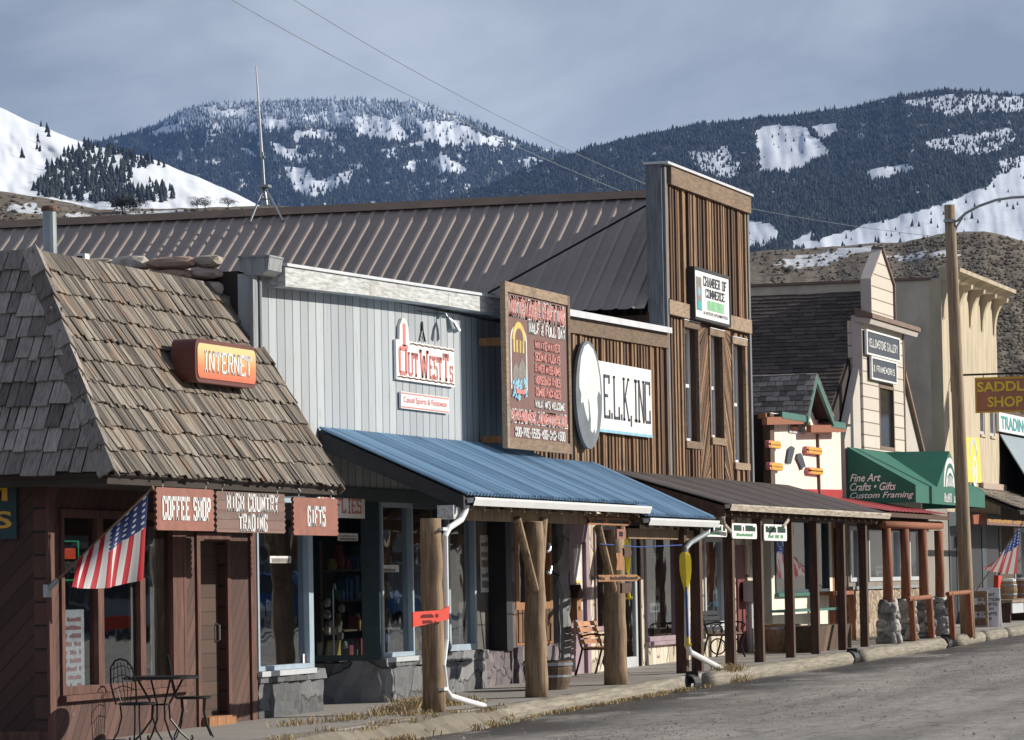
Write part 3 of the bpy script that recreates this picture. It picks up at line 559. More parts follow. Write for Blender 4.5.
# bright snow hill on the left
TS = Terrain([(-300, 60), (-60, 86), (0, 107), (30, 122), (60, 134), (95, 146), (150, 158), (200, 178), (235, 193), (262, 207), (330, 242), (420, 262), (700, 275)], 282, 1700, 3000, 41, 160, 40)
SF = [[(30, 195), (40, 186), (50, 168), (66, 160), (70, 152), (85, 146), (100, 148), (114, 152), (130, 156), (142, 158), (160, 165), (150, 168), (136, 170), (130, 182), (118, 190), (108, 196), (98, 204), (85, 204), (60, 200)], [(95, 200), (100, 193), (125, 194), (140, 190), (155, 188), (172, 192), (176, 202), (140, 204), (110, 208)]]
def densS(x, y):
    xx, yy = rag(x, y, 3.5, 61); r = np.zeros(x.shape)
    for p in SF: r = np.maximum(r, inpoly(xx, yy, p)*(.25+.75*(fbm(x/9, y/9, 12) > .40)))
    return r
TS.mesh('snowy_hill', terr_mat('hill_snow', (.72, .76, .83), ((.2, .2, .2), (.3, .3, .3), (.4, .4, .4)), .02, bump=.35, bd=3), -300, 700, 500, 80, lambda px, py: np.where(densS(px, py) > .3, .62, 1.))
P, qx, qy = scatter(TS, 20, 190, 140, 215, 9000, lambda x, y: densS(x, y)*.2)
ex = np.array([(41, 124), (47, 130), (49, 134), (38, 140), (40, 149), (37, 147), (22, 156), (64, 154), (113, 196), (129, 186), (150, 180), (164, 165), (159, 163)], float)
cy = TS.cy(ex[:, 0]); P2, _ = TS.pts(ex[:, 0], np.clip((ex[:, 1]+3-TS.yb)/(cy-TS.yb), 0, 1)); P = np.concatenate([P, P2])
trees_mesh('forest', P, rng.uniform(4.5, 9.5, len(P)), .26, M['conifer'], 'clump of dark conifers straggling over the bright snow hill', 'forest', 6, 2)
# near brush-covered hill
TN = Terrain([(-300, 188), (-60, 190), (0, 191), (40, 197), (75, 204), (100, 210), (130, 209), (190, 208), (250, 206), (330, 207), (380, 213), (480, 222), (640, 240), (740, 254), (760, 251), (800, 249), (850, 245), (875, 243), (905, 242), (925, 237), (945, 233), (985, 231), (1005, 236), (1040, 246), (1100, 262), (1400, 290), (1900, 330)], 566, 200, 620, 71, 30, 40)
SN = [[(770, 262), (800, 256), (850, 247), (885, 244), (880, 250), (850, 254), (835, 264), (800, 268), (775, 266)], [(940, 238), (958, 237), (956, 242), (942, 243)], [(100, 203), (105, 202), (140, 212), (120, 214)], [(120, 213), (190, 210), (196, 216), (150, 218)], [(0, 206), (30, 202), (50, 214), (30, 216)], [(64, 211), (95, 214), (95, 222), (66, 220)], [(880, 255), (960, 250), (960, 256), (880, 262)]]
def covN(px, py):
    x, y = rag(px, py, 4, 91); r = .30*fbm(px/12, py/3, 3)+.08
    r = np.where(px > 930, r-.06, r)
    for p in SN: r = np.where(inpoly(x, y, p), .56+.15*fbm(px/5, py/3, 9), r)
    return r
TN.mesh('hill', terr_mat('sage_hill', (.60, .63, .68), ((.07, .055, .040), (.135, .11, .08), (.20, .165, .125)), .16, .07, .8, 1.2), -300, 1900, 900, 90, covN)
mb = MB(); P, qx, qy = scatter(TN, -20, 1400, 185, 420, 55000, lambda x, y: np.where(x > 905, .9, np.where(fbm(x/12, y/4, 14) > .45, .5, .12)))
Hs = rng.uniform(.12, .5, len(P)); t = NT('sagebrush'); a = t.attr('rnd').outputs['Fac']; M['sage'] = t.fin(t.ramp(a, [(0, (.045, .036, .026)), (.5, (.095, .075, .052)), (1, (.16, .135, .09))]), .95)
trees_mesh('sagebrush', P, Hs, .95, M['sage'], 'low brown sagebrush scattered over the near hillside', 'sagebrush')
# single trees on the near hill
def hilltree(px, py, h, kind, label, group='trees standing on the near hill'):
    cy = float(TN.cy(np.array([px]))[0]); P, _ = TN.pts(np.array([float(px)]), np.array([min(.99, (py-TN.yb)/(cy-TN.yb))])); P = P[0]
    dist = math.hypot(P[0], P[1]); h = h*dist/F; r = thing('tree', label, 'tree', tuple(P), group)
    mb = MB(); mb.tube([P-np.array([0, 0, .5]), P+np.array([.02*h, 0, h*.4]), P+np.array([-.02*h, 0, h*.85])], [h*.035, h*.025, h*.008], 6)
    br = []
    for i in range(14):
        a = random.uniform(0, 6.28); z = random.uniform(.3, .8)*h; l = h*random.uniform(.2, .42)*(1.2-z/h*.5); q = P+np.array([math.cos(a)*l, math.sin(a)*l, z+l*random.uniform(.2, .7)]); br.append(q); mb.tube([P+np.array([0, 0, z*.9]), q], [h*.012, h*.004], 4)
    mb.build('trunk', plain('bark', (.06, .05, .042), .9), r)
    mb = MB()
    for i in range(1500 if kind == 'dense' else 900):
        c = np.array(random.choice(br)) if kind != 'dense' else P+np.array([0, 0, h*.5]); s_ = h*(.16 if kind != 'dense' else .30)
        q = c+np.array([random.gauss(0, s_*(1.1 if kind != 'dense' else 1)), random.gauss(0, s_), random.gauss(0, s_*(.35 if kind != 'dense' else .6))]); q[2] = max(q[2], P[2]+h*(.28 if kind != 'dense' else .04))
        e = h*(.05 if kind == 'dense' else .04); mb.add([q+np.array([random.uniform(-e, e) for _ in range(3)]) for _ in range(3)], [(0, 1, 2)])
    mb.build('crown', M['treeleaf'], r)
t = NT('tree_foliage'); a = t.attr('rnd').outputs['Fac']; M['treeleaf'] = t.fin(t.ramp(a, [(0, (.015, .02, .015)), (1, (.05, .05, .038))]), .95)
hilltree(122, 213, 20, 'dense', 'dense dark bushy tree, leftmost on the near hill'); hilltree(133, 211, 17, 'dense', 'smaller dark bushy tree just right of the leftmost one')
hilltree(197, 209, 14, 'thin', 'thin pine with flat crown, left one of the close pair on the near hill'); hilltree(205, 209, 15, 'thin', 'thin pine with flat crown, right one of the close pair on the near hill')
hilltree(228, 209, 15, 'thin', 'lone flat-topped pine just left of the roof antenna')
hilltree(787, 275, 9, 'dense', 'round dark juniper on the grassy hill right of the tall false front')
# ================================================================== COFFEE SHOP
r = thing('coffee_shop_building', 'brown diagonal-sided coffee shop under a steep grey shake mansard', 'building', (W, 39.6, 0))
Yc0, Yc1, ZT = 39.6, 46.05, 2.95
mb = MB(); holed(mb, W-.16, W, Yc0, Yc1, -.5, 3.05, [(39.93, 43.68, .50, 2.56), (44.14, 45.05, -.5, 2.23)])
mb.build('wall', M['coffee'], r)
mb = MB(); mb.box(-30, W-.16, Yc0, Yc0+.16, -.5, 3.05); mb.build('side_wall', M['coffee_shaded'], r)
mb = MB(); mb.box(W, W+.035, Yc0-.03, Yc0+.13, -.3, 3.0); mb.box(W, W+.03, 44.03, 44.14, -.1, 2.33); mb.box(W, W+.03, 45.05, 45.16, -.1, 2.33); mb.box(W, W+.03, 44.14, 45.05, 2.23, 2.33); mb.box(W, W+.03, 45.86, 46.05, -.3, 2.9); mb.box(-30, W+.03, Yc0-.035, Yc0-.002, -.5, .12)
mb.build('trim', M['browntrim'], r)
w = window(r, 39.93, 43.68, .50, 2.56, W, M['browntrim'], .09, mull=[(41.05, .17), (42.30, .16), (43.42, .34)], sill=M['browntrim'], dep=.07)
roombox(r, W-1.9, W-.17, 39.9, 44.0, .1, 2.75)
mb = MB(); mb.box(W-.20, W-.17, 42.4, 42.75, .6, 2.4); mb.box(W-.20, W-.17, 43.0, 43.2, .6, 2.4); mb.build('curtain', plain('grey_curtain', (.35, .34, .32), .9, 0, .3, 3, (1, 6, .3)), r)
mb = MB(); mb.box(W-.13, W-.10, 44.14, 45.05, -.04, 2.23); d = mb.build('door', boards('dark_plank_door', (0, 0, 1), .17, [(.045, .022, .014), (.085, .045, .028)], .08), r)
MB().box(W-.35, W+.12, 44.14, 45.05, -.05, .10).build('threshold', M['orangewood'], r)
mb = MB(); mb.tube([(W-.10, 44.95, 1.0), (W-.05, 44.95, 1.02), (W-.05, 44.95, 1.2), (W-.10, 44.95, 1.22)], .012, 6); mb.build('handle', M['galv'], d)
# mansard
def shingles(mb, O, u, v, nrm, U0, U1, Lv, hip0, rows, wmin=.09, wmax=.2, hip1=None):
    """split shakes laid in courses: O eave point, u along the eave, v up the slope"""
    O, u, v, nrm = map(Vector, (O, u, v, nrm)); e = Lv/rows
    for k in range(rows+0):
        a = k*e; x = U0+(hip0*a if hip0 else 0); xe = U1-(hip1*a if hip1 else 0); off = random.uniform(0, .08)
        x0 = x
        while x < xe-.02:
            w_ = random.uniform(wmin, wmax); w1 = min(x+w_, xe); len_ = e*1.32 if k < rows-1 else e*1.02
            j = random.uniform(-.03, .03); th = random.uniform(.008, .024); lift = .028+random.uniform(0, .012); g = .004+random.uniform(0, .006)
            jj = 0.
            P = lambda s_, t_, n_: O+u*s_+v*t_+nrm*n_
            xs0 = x+g; xs1 = w1-g; h0 = hip0*len_*.55 if (hip0 and x-x0 < hip0*e) else 0
            mb.hexa([P(xs0, a+j, lift), P(xs1, a+j+random.uniform(-.008, .008), lift), P(xs1, a+len_, .004), P(xs0+h0, a+len_, .004), P(xs0, a+j, lift+th), P(xs1, a+j, lift+th), P(xs1, a+len_, .004+th*.6), P(xs0+h0, a+len_, .004+th*.6)])
            x = w1
ex, ey, ez = -16.25, 38.95, 2.90; SLW, SLH = 1.53, 2.60; LS = math.hypot(SLW, SLH); ye = 46.52
mb = MB(); vf = Vector((-SLW, 0, SLH))/LS; nf = Vector((SLH, 0, SLW))/LS
shingles(mb, (ex, ey, ez), (0, 1, 0), vf, nf, 0, ye-ey, LS, SLW/LS, 10, .06, .15); mb.build('front_shakes', M['shake'], r)
mb = MB(); vl = Vector((0, SLW, SLH))/LS; nl = Vector((0, -SLH, SLW))/LS
shingles(mb, (ex, ey, ez), (-1, 0, 0), vl, nl, 0, 5.2, LS, SLW/LS, 10, .09, .22); mb.build('side_shakes', M['shake_side'], r)
mb = MB(); hv = Vector((-SLW, SLW, SLH)); hn = (nf+nl).normalized(); hl = hv.length; hv.normalize(); O = Vector((ex, ey, ez))
for k in range(9):
    a = k*hl/9-.02; b = min(a+hl/9*1.3, hl+.03)
    for sgn, dd in ((1, (Vector((0, 1, 0))-hv*hv.y).normalized()), (-1, (Vector((-1, 0, 0))+hv*hv.x).normalized())):
        wd = .15; p = [O+hv*a+hn*.12, O+hv*a+dd*wd+hn*.075, O+hv*b+dd*wd+hn*.035, O+hv*b+hn*.075]; mb.prism(p, -hn*.03, 0)
mb.build('hip_cap', M['shake_side'], r)
mb = MB(); top = lambda x, y, z: (x, y, z)
mb.prism([(ex, ey, ez), (ex, ye, ez), (ex-SLW, ye, ez+SLH), (ex-SLW, ey+SLW, ez+SLH)], (-.05, 0, -.03)); mb.prism([(ex, ey, ez), (-24, ey, ez), (-24, ey+SLW, ez+SLH), (ex-SLW, ey+SLW, ez+SLH)], (0, .05, -.03))
mb.box(-24, ex-.06, ey+.06, ye-.03, ez-.10, ez-.02); mb.box(-24, ex-SLW+.01, ey+SLW, ye-.05, ez+SLH-.12, ez+SLH-.06); mb.build('roof_deck', M['under'], r)
mb = MB(); mb.prism([(ex+.03, ye+.002, ez-.03), (ex-SLW+.02, ye+.002, ez+SLH+.05), (ex-SLW-.05, ye+.002, ez+SLH-.0), (ex-.04, ye+.002, ez-.09)], (0, .03, 0)); mb.each('rake_board', M['oldboard'], r)
p = aY(52, 250, 43.5); mb = MB(); pz = aY(52, 211, 43.5)[2]; mb.tube([(p[0], 43.5, 4.2), (p[0]-.03, 43.5, pz)], .085, 14, 0); mb.tube([(p[0]-.03, 43.5, pz), (p[0]-.03, 43.5, pz+.03)], .10, 14, 1); mb.tube([(p[0]-.03, 43.5, pz+.03), (p[0]-.03, 43.5, pz+.06)], [.10, .085], 14, 1)
mb.build('stovepipe', [M['galv'], M['rust']], r)
p = aY(82, 262, 44.2); mb = MB(); mb.tube([(p[0], 44.2, 5.2), (p[0], 44.2, p[2]-.12)], .025, 8, 1); mb.box(p[0]-.07, p[0]+.07, 44.13, 44.27, p[2]-.12, p[2]+.10, 0)
for k in (0, 1): mb.box(p[0]-.035, p[0]+.035, 44.125, 44.13, p[2]-.07+k*.09, p[2]-.02+k*.09, 1)
mb.build('roof_vent', [M['white'], M['black']], r)
# things in its window
o = thing('poster', 'tall white poster with faded pink lettering, in the coffee shop window', 'poster', (W-.12, 40.3, .6))
a = yz(60, 610, W-.13); b_ = yz(83, 692, W-.13)
MB().box(W-.115, W-.108, a[0], b_[0], b_[1], a[1]).build('sheet', M['paper'], o); mb = MB()
for k in range(9): marks(mb, (W-.108, a[0]+.08, b_[1]+.06+k*(a[1]-b_[1]-.1)/9), RS, .05, b_[0]-a[0]-.16, 7)
mb.build('lettering', M['pinkpaper'], o)
o = thing('neon_sign', 'small lit OPEN sign, red and green, behind the flag in the coffee shop window', 'neon sign', (W-.2, 40.3, 1.7))
a = yz(60, 541, W-.2); b_ = yz(77, 580, W-.2); mb = MB(); y0, y1, z1, z0 = a[0], b_[0]+.05, a[1], b_[1]
mb.tube([(W-.2, y0, z0), (W-.2, y1, z0), (W-.2, y1, z1), (W-.2, y0, z1), (W-.2, y0, z0)], .012, 6); mb.build('tube_border', M['neonG'], o)
mb = MB(); mb.box(W-.21, W-.2, y0+.08, y1-.08, z0+.27*(z1-z0)+.12, z0+.27*(z1-z0)+.24); mb.build('red_bar', M['neonR'], o)
mb = MB(); slab(mb, 'OPEN', (W-.2, y0+.06, z0+.08), RS, UP, .13, y1-y0-.1, serif=False); mb.build('lettering', M['white'], o)
# green-gold sign on the side wall
o = thing('shop_sign', 'dark green sign with gold letters at the left edge, on the shaded side wall', 'sign', (-18, Yc0-.05, 2.3))
a = aY(16, 486, Yc0-.06); b_ = aY(16, 539, Yc0-.06); MB().box(-20.2, a[0], Yc0-.06, Yc0-.03, b_[2], a[2]).build('board', plain('dark_green_board', (.012, .045, .05), .6), o)
mb = MB(); bft(mb, 'ROOM', (-19.2, Yc0-.063, b_[2]+.42), RC, UP, .19, a[0]+19.2-.10, bold=.02); bft(mb, 'METALS', (-19.4, Yc0-.063, b_[2]+.12), RC, UP, .19, a[0]+19.4-.05, bold=.02); mb.build('lettering', M['goldletter'], o)
# INTERNET lightbox
X = -16.72; a = yz(195, 341, X); b_ = yz(256, 349, X); c = yz(255, 387, X); y0, y1, z1, z0 = a[0], b_[0], (a[1]+b_[1])/2+.03, c[1]-.02
o = thing('lightbox_sign', 'rounded orange-yellow INTERNET box sign standing on the shake roof', 'sign', (X, y0, z0+.0))
def rr(y0, y1, z0, z1, q, n=5):
    P = []
    for cy_, cz_, a0 in ((y1-q, z0+q, -90), (y1-q, z1-q, 0), (y0+q, z1-q, 90), (y0+q, z0+q, 180)):
        for k in range(n+1): t_ = R_(a0+90*k/n); P.append((cy_+q*math.cos(t_), cz_+q*math.sin(t_)))
    return P
mb = MB(); mb.px(rr(y0, y1, z0, z1, .12), X-.30, X); mb.build('case', plain('maroon_metal', (.14, .04, .03), .45), o)
MB().px(rr(y0+.05, y1-.05, z0+.05, z1-.05, .09), X, X+.012).build('face', M['internet'], o)
mb = MB(); slab(mb, 'INTERNET', (X+.014, y0+.22, z0+.13), RS, UP, z1-z0-.26, y1-y0-.44, tv=.26, th=.12); mb.build('lettering', M['white'], o)
for yy in (y0+.4, y1-.4): MB().tube([(X-.15, yy, z0+.02), (X-.15, yy, z0-.45)], .02).build('bracket', M['iron'], o)
# hanging signs
def hang(x0, x1, ytop, ybot, mat, lines, label, lm, worn=False):
    X = -16.30; a = yz(x0, ytop, X); b_ = yz(x1, ytop+1, X); c = yz(x0, ybot, X); y0, y1, z1, z0 = a[0], b_[0], a[1], c[1]
    o = thing('hanging_sign', label, 'sign', (X, (y0+y1)/2, z1), 'brown zigzag-edged signs under the shake eave'); pts = []
    n = 7
    for k in range(n): zz = z0+(z1-z0)*k/n; h = (z1-z0)/n; pts += [(y1, zz), (y1+.045, zz+h/2)]
    pts.append((y1, z1)); pts.append((y0, z1))
    for k in range(n-1, -1, -1): zz = z0+(z1-z0)*k/n; h = (z1-z0)/n; pts += [(y0-.045, zz+h/2), (y0, zz)]
    bm_ = MB().px(pts, X-.03, X).build('board', mat, o); mb = MB()
    for tx, ya, yb_, za, zb in lines: slab(mb, tx, (X+.002, y0+(y1-y0)*ya, z0+(z1-z0)*za), RS, UP, (z1-z0)*(zb-za), (y1-y0)*(yb_-ya), tv=.44, th=.18, gap=.66)
    mb.build('lettering', lm, o); mb = MB()
    for yy in (y0+.2, y1-.2): MB().tube([(X-.015, yy, z1-.02), (X-.015, yy, z1+.04), (X+.012, yy+.012, z1+.07), (X-.02, yy, z1+.11), (X-.02, yy, 2.93)], .009, 5).build('hook', M['galv'], o)
hang(157, 213, 487, 530, M['signbrown'], [('COFFEE SHOP', .08, .94, .24, .80)], 'brown COFFEE SHOP sign, first of the hanging signs beside the flag', M['white'])
hang(217, 284, 491, 532, M['signworn'], [('HIGH COUNTRY', .13, .90, .52, .97), ('TRADING', .30, .73, .03, .47)], 'weathered HIGH COUNTRY TRADING sign hanging between the coffee and gifts signs', M['offwhite'])
hang(294, 337, 497, 535, M['signbrown'], [('GIFTS', .29, .71, .24, .78)], 'brown GIFTS sign hanging at the corner of the shake eave', M['white'])
# flags
def flag_mat(name, fade):
    t = NT(name); uv = t.n('ShaderNodeUVMap').outputs[0]; sx = t.n('ShaderNodeSeparateXYZ'); t.l(uv, sx.inputs[0]); u, v = sx.outputs[0], sx.outputs[1]
    st = t.math('FRACT', t.math('MULTIPLY', u, 6.5)); red = t.math('LESS_THAN', st, .5)
    w_ = tuple(.72-.1*fade for _ in 'abc'); col = t.mix(red, w_, (.50+.08*fade, .02+.10*fade, .035+.10*fade))
    can = t.math('MULTIPLY', t.math('LESS_THAN', u, 7/13), t.math('LESS_THAN', v, .40))
    a = t.math('SUBTRACT', t.math('FRACT', t.math('MULTIPLY', u, 13/7*4.5)), .5)
    row = t.math('MULTIPLY', t.math('MODULO', t.math('FLOOR', t.math('MULTIPLY', u, 13/7*4.5)), 2.), .5)
    b = t.math('SUBTRACT', t.math('FRACT', t.math('ADD', t.math('MULTIPLY', v, 5.5/.4), row)), .5)
    d = t.math('ADD', t.math('MULTIPLY', a, a), t.math('MULTIPLY', b, b)); star = t.math('LESS_THAN', d, .045)
    col = t.mix(can, col, t.mix(star, (.02, .04+.02*fade, .16+.08*fade), (.7, .7, .72)))
    t.l(col, t.b.inputs['Base Color']); t.b.inputs['Roughness'].default_value = .75
    tr = t.n('ShaderNodeBsdfTranslucent'); t.l(col, tr.inputs[0]); m = t.n('ShaderNodeMixShader'); m.inputs[0].default_value = .3; t.l(t.b.outputs[0], m.inputs[1]); t.l(tr.outputs[0], m.inputs[2]); t.l(m.outputs[0], t.o.inputs[0]); return t.m
def flag(label, cat, A, B, tip, hoist_f, bl, br_, fm, up_mat, extra=None, fold=.05):
    """A pole foot, B pole tip; cloth hangs from the pole between fractions hoist_f; bl / br_ = lower corners"""
    r = thing('flag', label, cat, tuple(A)); A, B = Vector(A), Vector(B)
    mb = MB(); mb.tube([A, B], .014, 8); mb.blob(tuple(B), .03, .03, .035); mb.build('flagpole', up_mat, r)
    h0 = A.lerp(B, hoist_f[1]); h1 = A.lerp(B, hoist_f[0]); bl, br_ = Vector(bl), Vector(br_); nu, nv = 40, 30; vs = []; uvs = []
    for j in range(nv+1):
        for i in range(nu+1):
            u, v = i/nu, j/nv; top = h0.lerp(h1, u); bot = br_.lerp(bl, u); p = top.lerp(bot, v); w_ = math.sin(u*13+v*1.2)*fold*v*(1-.3*u)+math.sin(u*27+1)*fold*.35*v
            p = p+Vector((w_, -.4*w_, 0))+Vector((0, 0, -.05*math.sin(math.pi*u)*v)); vs.append(p); uvs.append((u, v))
    fs = [(j*(nu+1)+i, j*(nu+1)+i+1, (j+1)*(nu+1)+i+1, (j+1)*(nu+1)+i) for j in range(nv) for i in range(nu)]
    mb = MB(); mb.add(vs, fs); o = mb.build('cloth', fm, r, True); uvl = o.data.uv_layers.new(name='UVMap')
    for l in o.data.loops: uvl.data[l.index].uv = uvs[l.vertex_index]
    if extra: extra(r)
    return r
A = aX(47, 590, W+.02); B = aX(152, 488, -16.28)
def brk(r): mb = MB(); mb.box(W, W+.05, A[1]-.06, A[1]+.06, A[2]-.08, A[2]+.06); mb.tube([A, Vector(A).lerp(Vector(B), .1)], .03); mb.build('bracket', M['galv'], r)
flag('bright striped flag on an angled pole beside the COFFEE SHOP sign', 'flag', A, B, None, (.30, .97), aX(69, 587, -16.75), aX(139, 580, -16.45), flag_mat('flag_cloth', 0), M['barrel'], brk)
# ================================================================== GREY STORE
r = thing('gray_store_building', 'grey painted board-front store with pale cornice, between the shake roof and the brown batten front', 'building', (W, 46.1, 0))
mb = MB(); holed(mb, W-.2, W, 46.15, 57.2, 2.80, 5.62, []); mb.build('wall', M['greysiding'], r)
mb = MB(); mb.box(W-.02, W+.03, 46.08, 46.22, 2.9, 5.6); mb.box(W-.02, W+.026, 46.34, 46.40, 2.9, 5.6); mb.each('corner_board', M['greyboard'], r)
def cz(y): return float(np.interp(y, [46, 52, 57, 66.9], [5.74, 5.92, 5.98, 6.12]))
mb = MB()
for a, b in ((46.65, 50), (50, 53.5), (53.5, 57.2)):
    mb.hexa([(W-.25, a, cz(a)-.28), (W+.26, a, cz(a)-.28), (W+.26, b-.01, cz(b)-.28), (W-.25, b-.01, cz(b)-.28), (W-.25, a, cz(a)-.03), (W+.26, a, cz(a)-.03), (W+.26, b-.01, cz(b)-.03), (W-.25, b-.01, cz(b)-.03)])
mb.build('cornice', M['paleboard'], r)
mb = MB(); mb.hexa([(W-.3, 46.65, cz(46.9)-.028), (W+.29, 46.65, cz(46.9)-.028), (W+.29, 57.2, cz(57.2)-.028), (W-.3, 57.2, cz(57.2)-.028), (W-.3, 46.65, cz(46.9)+.01), (W+.29, 46.65, cz(46.9)+.01), (W+.29, 57.2, cz(57.2)+.01), (W-.3, 57.2, cz(57.2)+.01)])
mb.build('flashing', M['whiteedge'], r)
mb = MB(); mb.py([(W-.16, 5.82), (W-.16, 5.68), (W-.08, 5.60), (W+.14, 5.60), (W+.22, 5.66), (W+.24, 5.82)], 46.12, 46.62); mb.box(W-.18, W+.25, 46.1, 46.63, 5.82, 5.845); mb.build('cornice_end', M['greyboard'], r)
# stone side parapet
mb = MB(); x = W-.22
for row in range(8):
    z = 5.79-row*.17; x = W-.20-random.uniform(0, .2)
    while x > -24:
        l = random.uniform(.22, .75); h = random.uniform(.12, .19); mb.blob((x-l/2, 46.06+random.uniform(-.05, .03), z+random.uniform(-.02, .02)), l*.62, .20, h*.70, 0, None, .14); x -= l*.93
mb.build('stone_parapet', M['wallstone'], r)
mb = MB(); mb.box(-26, W-.2, 46.16, 46.4, -.3, 5.66); mb.box(-26, W-.21, 46.4, 57.2, 5.30, 5.38); mb.box(-26, -25.8, 46.4, 57.2, -.3, 5.6); mb.build('side_wall', M['under'], r)
# lower shop front
def low(par, Y0, Y1, z1, mat, holes=(), X=W, th=.15, name='wall'):
    mb = MB(); holed(mb, X-th, X, Y0, Y1, -.4, z1, list(holes)); return mb.build(name, mat, par)
bf = M['blueframe']; df = M['darkframe']
w = window(r, 46.10, 48.06, .60, 2.80, W, bf, .06, sill=M['whiteframe'])
mb = MB(); rough(mb, W-.25, W+.02, 46.1, 48.5, -.3, .44, .025, .13, 0, 1); rough(mb, W-.2, W+.06, 46.08, 48.56, .45, .575, .03, .13, 0, 2); mb.build('stone_base', M['basalt'], r)
mb = MB(); mb.box(W-.14, W+.02, 48.06, 48.2, .58, 2.8); mb.build('frame_post', bf, r)
# angled entry: side window facing up the street
XA, XB, YR = -18.5, W-.12, 50.95
mb = MB(); rough(mb, XA, XB+.1, YR, YR+.3, -.3, .60, .03, .14, 0, 3); mb.build('stone_base', M['basalt'], r)
mb = MB(); mb.box(XA, XA+.07, YR, YR+.08, .62, 2.8); mb.box(XB-.14, XB+.12, YR, YR+.12, .62, 2.8); mb.box(XA+.07, XB-.14, YR, YR+.08, .62, .70); mb.box(XA+.07, XB-.14, YR, YR+.08, 2.7, 2.8)
w = mb.build('window', df, r); MB().box(XA+.07, XB-.14, YR+.04, YR+.05, .70, 2.7).build('pane', M['glass'], w)
mb = MB(); holed(mb, XA-.12, XA, 48.2, 50.95, -.3, 2.8, [(49.2, 50.2, -.3, 2.2)]); mb.box(XA, W-.14, 48.15, 48.22, -.3, 2.8); mb.build('recess_wall', M['darkframe'], r)
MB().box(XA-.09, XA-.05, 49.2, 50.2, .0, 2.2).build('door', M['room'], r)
w = window(r, 51.0, 52.38, .66, 2.80, W, bf, .06, sill=M['whiteframe'])
mb = MB(); rough(mb, W-.25, W+.04, 51.0, 52.75, -.3, .52, .025, .13, 0, 4); rough(mb, W-.2, W+.07, 50.95, 52.8, .53, .645, .03, .13, 0, 5); mb.build('stone_base', M['basalt'], r)
w = window(r, 52.45, 53.95, .66, 2.80, W-.05, df, .06)
w = window(r, 54.0, 55.35, .68, 2.80, W, bf, .09)
mb = MB(); rough(mb, W-.25, W+.03, 53.3, 55.75, -.3, .52, .025, .13, 0, 6); rough(mb, W-.2, W+.06, 53.25, 55.8, .53, .66, .03, .13, 0, 7); mb.build('stone_base', M['basalt'], r)
mb = MB(); rough(mb, W-.3, W-.02, 55.82, 57.3, -.3, .62, .03, .13, 0, 8); mb.build('stone_base', M['purplestone'], r)
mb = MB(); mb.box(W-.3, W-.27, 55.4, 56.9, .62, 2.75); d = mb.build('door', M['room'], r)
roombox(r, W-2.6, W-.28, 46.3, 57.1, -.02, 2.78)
MB().box(W-.28, W+.02, 56.9, 57.2, .62, 2.8).build('frame_post', M['black'], r)
MB().box(W-.15, W+.03, 46.1, 57.2, 2.80, 2.98).build('lintel', df, r)
# goods seen behind the glass
mb = MB()
def poster(px0, py0, px1, py1, X, label, c1, c2, rows=4, cat='poster'):
    a = yz(px0, py0, X); b = yz(px1, py1, X); o = thing('poster', label, cat, (X, a[0], b[1])); MB().box(X-.006, X, a[0], b[0], b[1], a[1]).build('sheet', c1, o)
    m2 = MB(); H = a[1]-b[1]
    for k in range(rows):
        z = b[1]+H*(.08+k*.9/rows)
        if random.random() < .4: m2.box(X, X+.004, a[0]+.06, b[0]-.06, z, z+H*.6/rows)
        else: marks(m2, (X+.001, a[0]+.06, z), RS, H*.4/rows, b[0]-a[0]-.12, 7)
    m2.build('print', c2, o); return o
poster(490, 618, 501, 636, W-.262, 'small white flyer low on the dark shop door', M['paper'], M['chgreen'], 3)
poster(480, 535, 497, 592, W-.262, 'column of picture posters on the dark shop door', M['paper'], M['artgrey'], 5)
poster(303, 654, 309, 665, W-.03, 'tiny white notice in the corner of the first stone-based shop window', M['white'], M['pinkpaper'], 2, 'notice')
poster(270, 556, 291, 563, W-.03, 'small white lettered strip across the first stone-based shop window', M['paper'], M['artgrey'], 1, 'notice')
poster(381, 565, 399, 572, W-.03, 'small white lettered strip on the shop window left of the first log post', M['paper'], M['artgrey'], 1, 'notice')
o = thing('hanging_sign', 'pale board with dark red letters in the porch shade behind the GIFTS sign', 'sign', (W+.35, 47.9, 2.5))
X = W+.4; a = yz(318, 497, X); b = yz(365, 520, X); MB().box(X-.03, X, a[0], b[0], b[1]+.02, a[1]).build('board', M['cream'], o)
mb = MB(); slab(mb, 'FLIES', (X+.001, b[0]-1.15, b[1]+.08), RS, UP, .2, 1.0); slab(mb, 'PARKS', (X+.001, a[0]+.1, b[1]+.08), RS, UP, .2, b[0]-a[0]-1.4); mb.build('lettering', M['redletter'], o)
# display goods
def goods(px, py, X, kind, label):
    y, z = yz(px, py, X); o = thing('display_stand' if kind else 'vase', label, 'display stand' if kind else 'vase', (X, y, z)); mb = MB()
    if kind:
        mb.tube([(X, y, z), (X, y, z+.9)], .012); mb.tube([(X, y, z+.9), (X, y+.06, z+.98), (X, y+.12, z+.9)], .01)
        mb.build('rod', M['hoop'], o); mb = MB()
        for k in range(14): mb.blob((X+random.uniform(-.1, .1), y+random.uniform(-.3, .3), z+random.uniform(.05, .8)), .05, .06, .07)
        mb.build('goods', plain('mixed_goods', (.16, .15, .13), .6, 0, .8, 9), o)
    else: mb.lathe((X, y, z), [(.06, 0), (.09, .15), (.05, .3), (.06, .34)], 12); mb.build('body', M['artyellow'], o)
goods(334, 655, -17.9, 1, 'dark display stand of small goods behind the shaded angled window'); goods(291, 668, W-.5, 1, 'stand of small goods behind the first stone-based window'); goods(371, 653, W-.4, 0, 'tan vase standing low in the shop window corner')
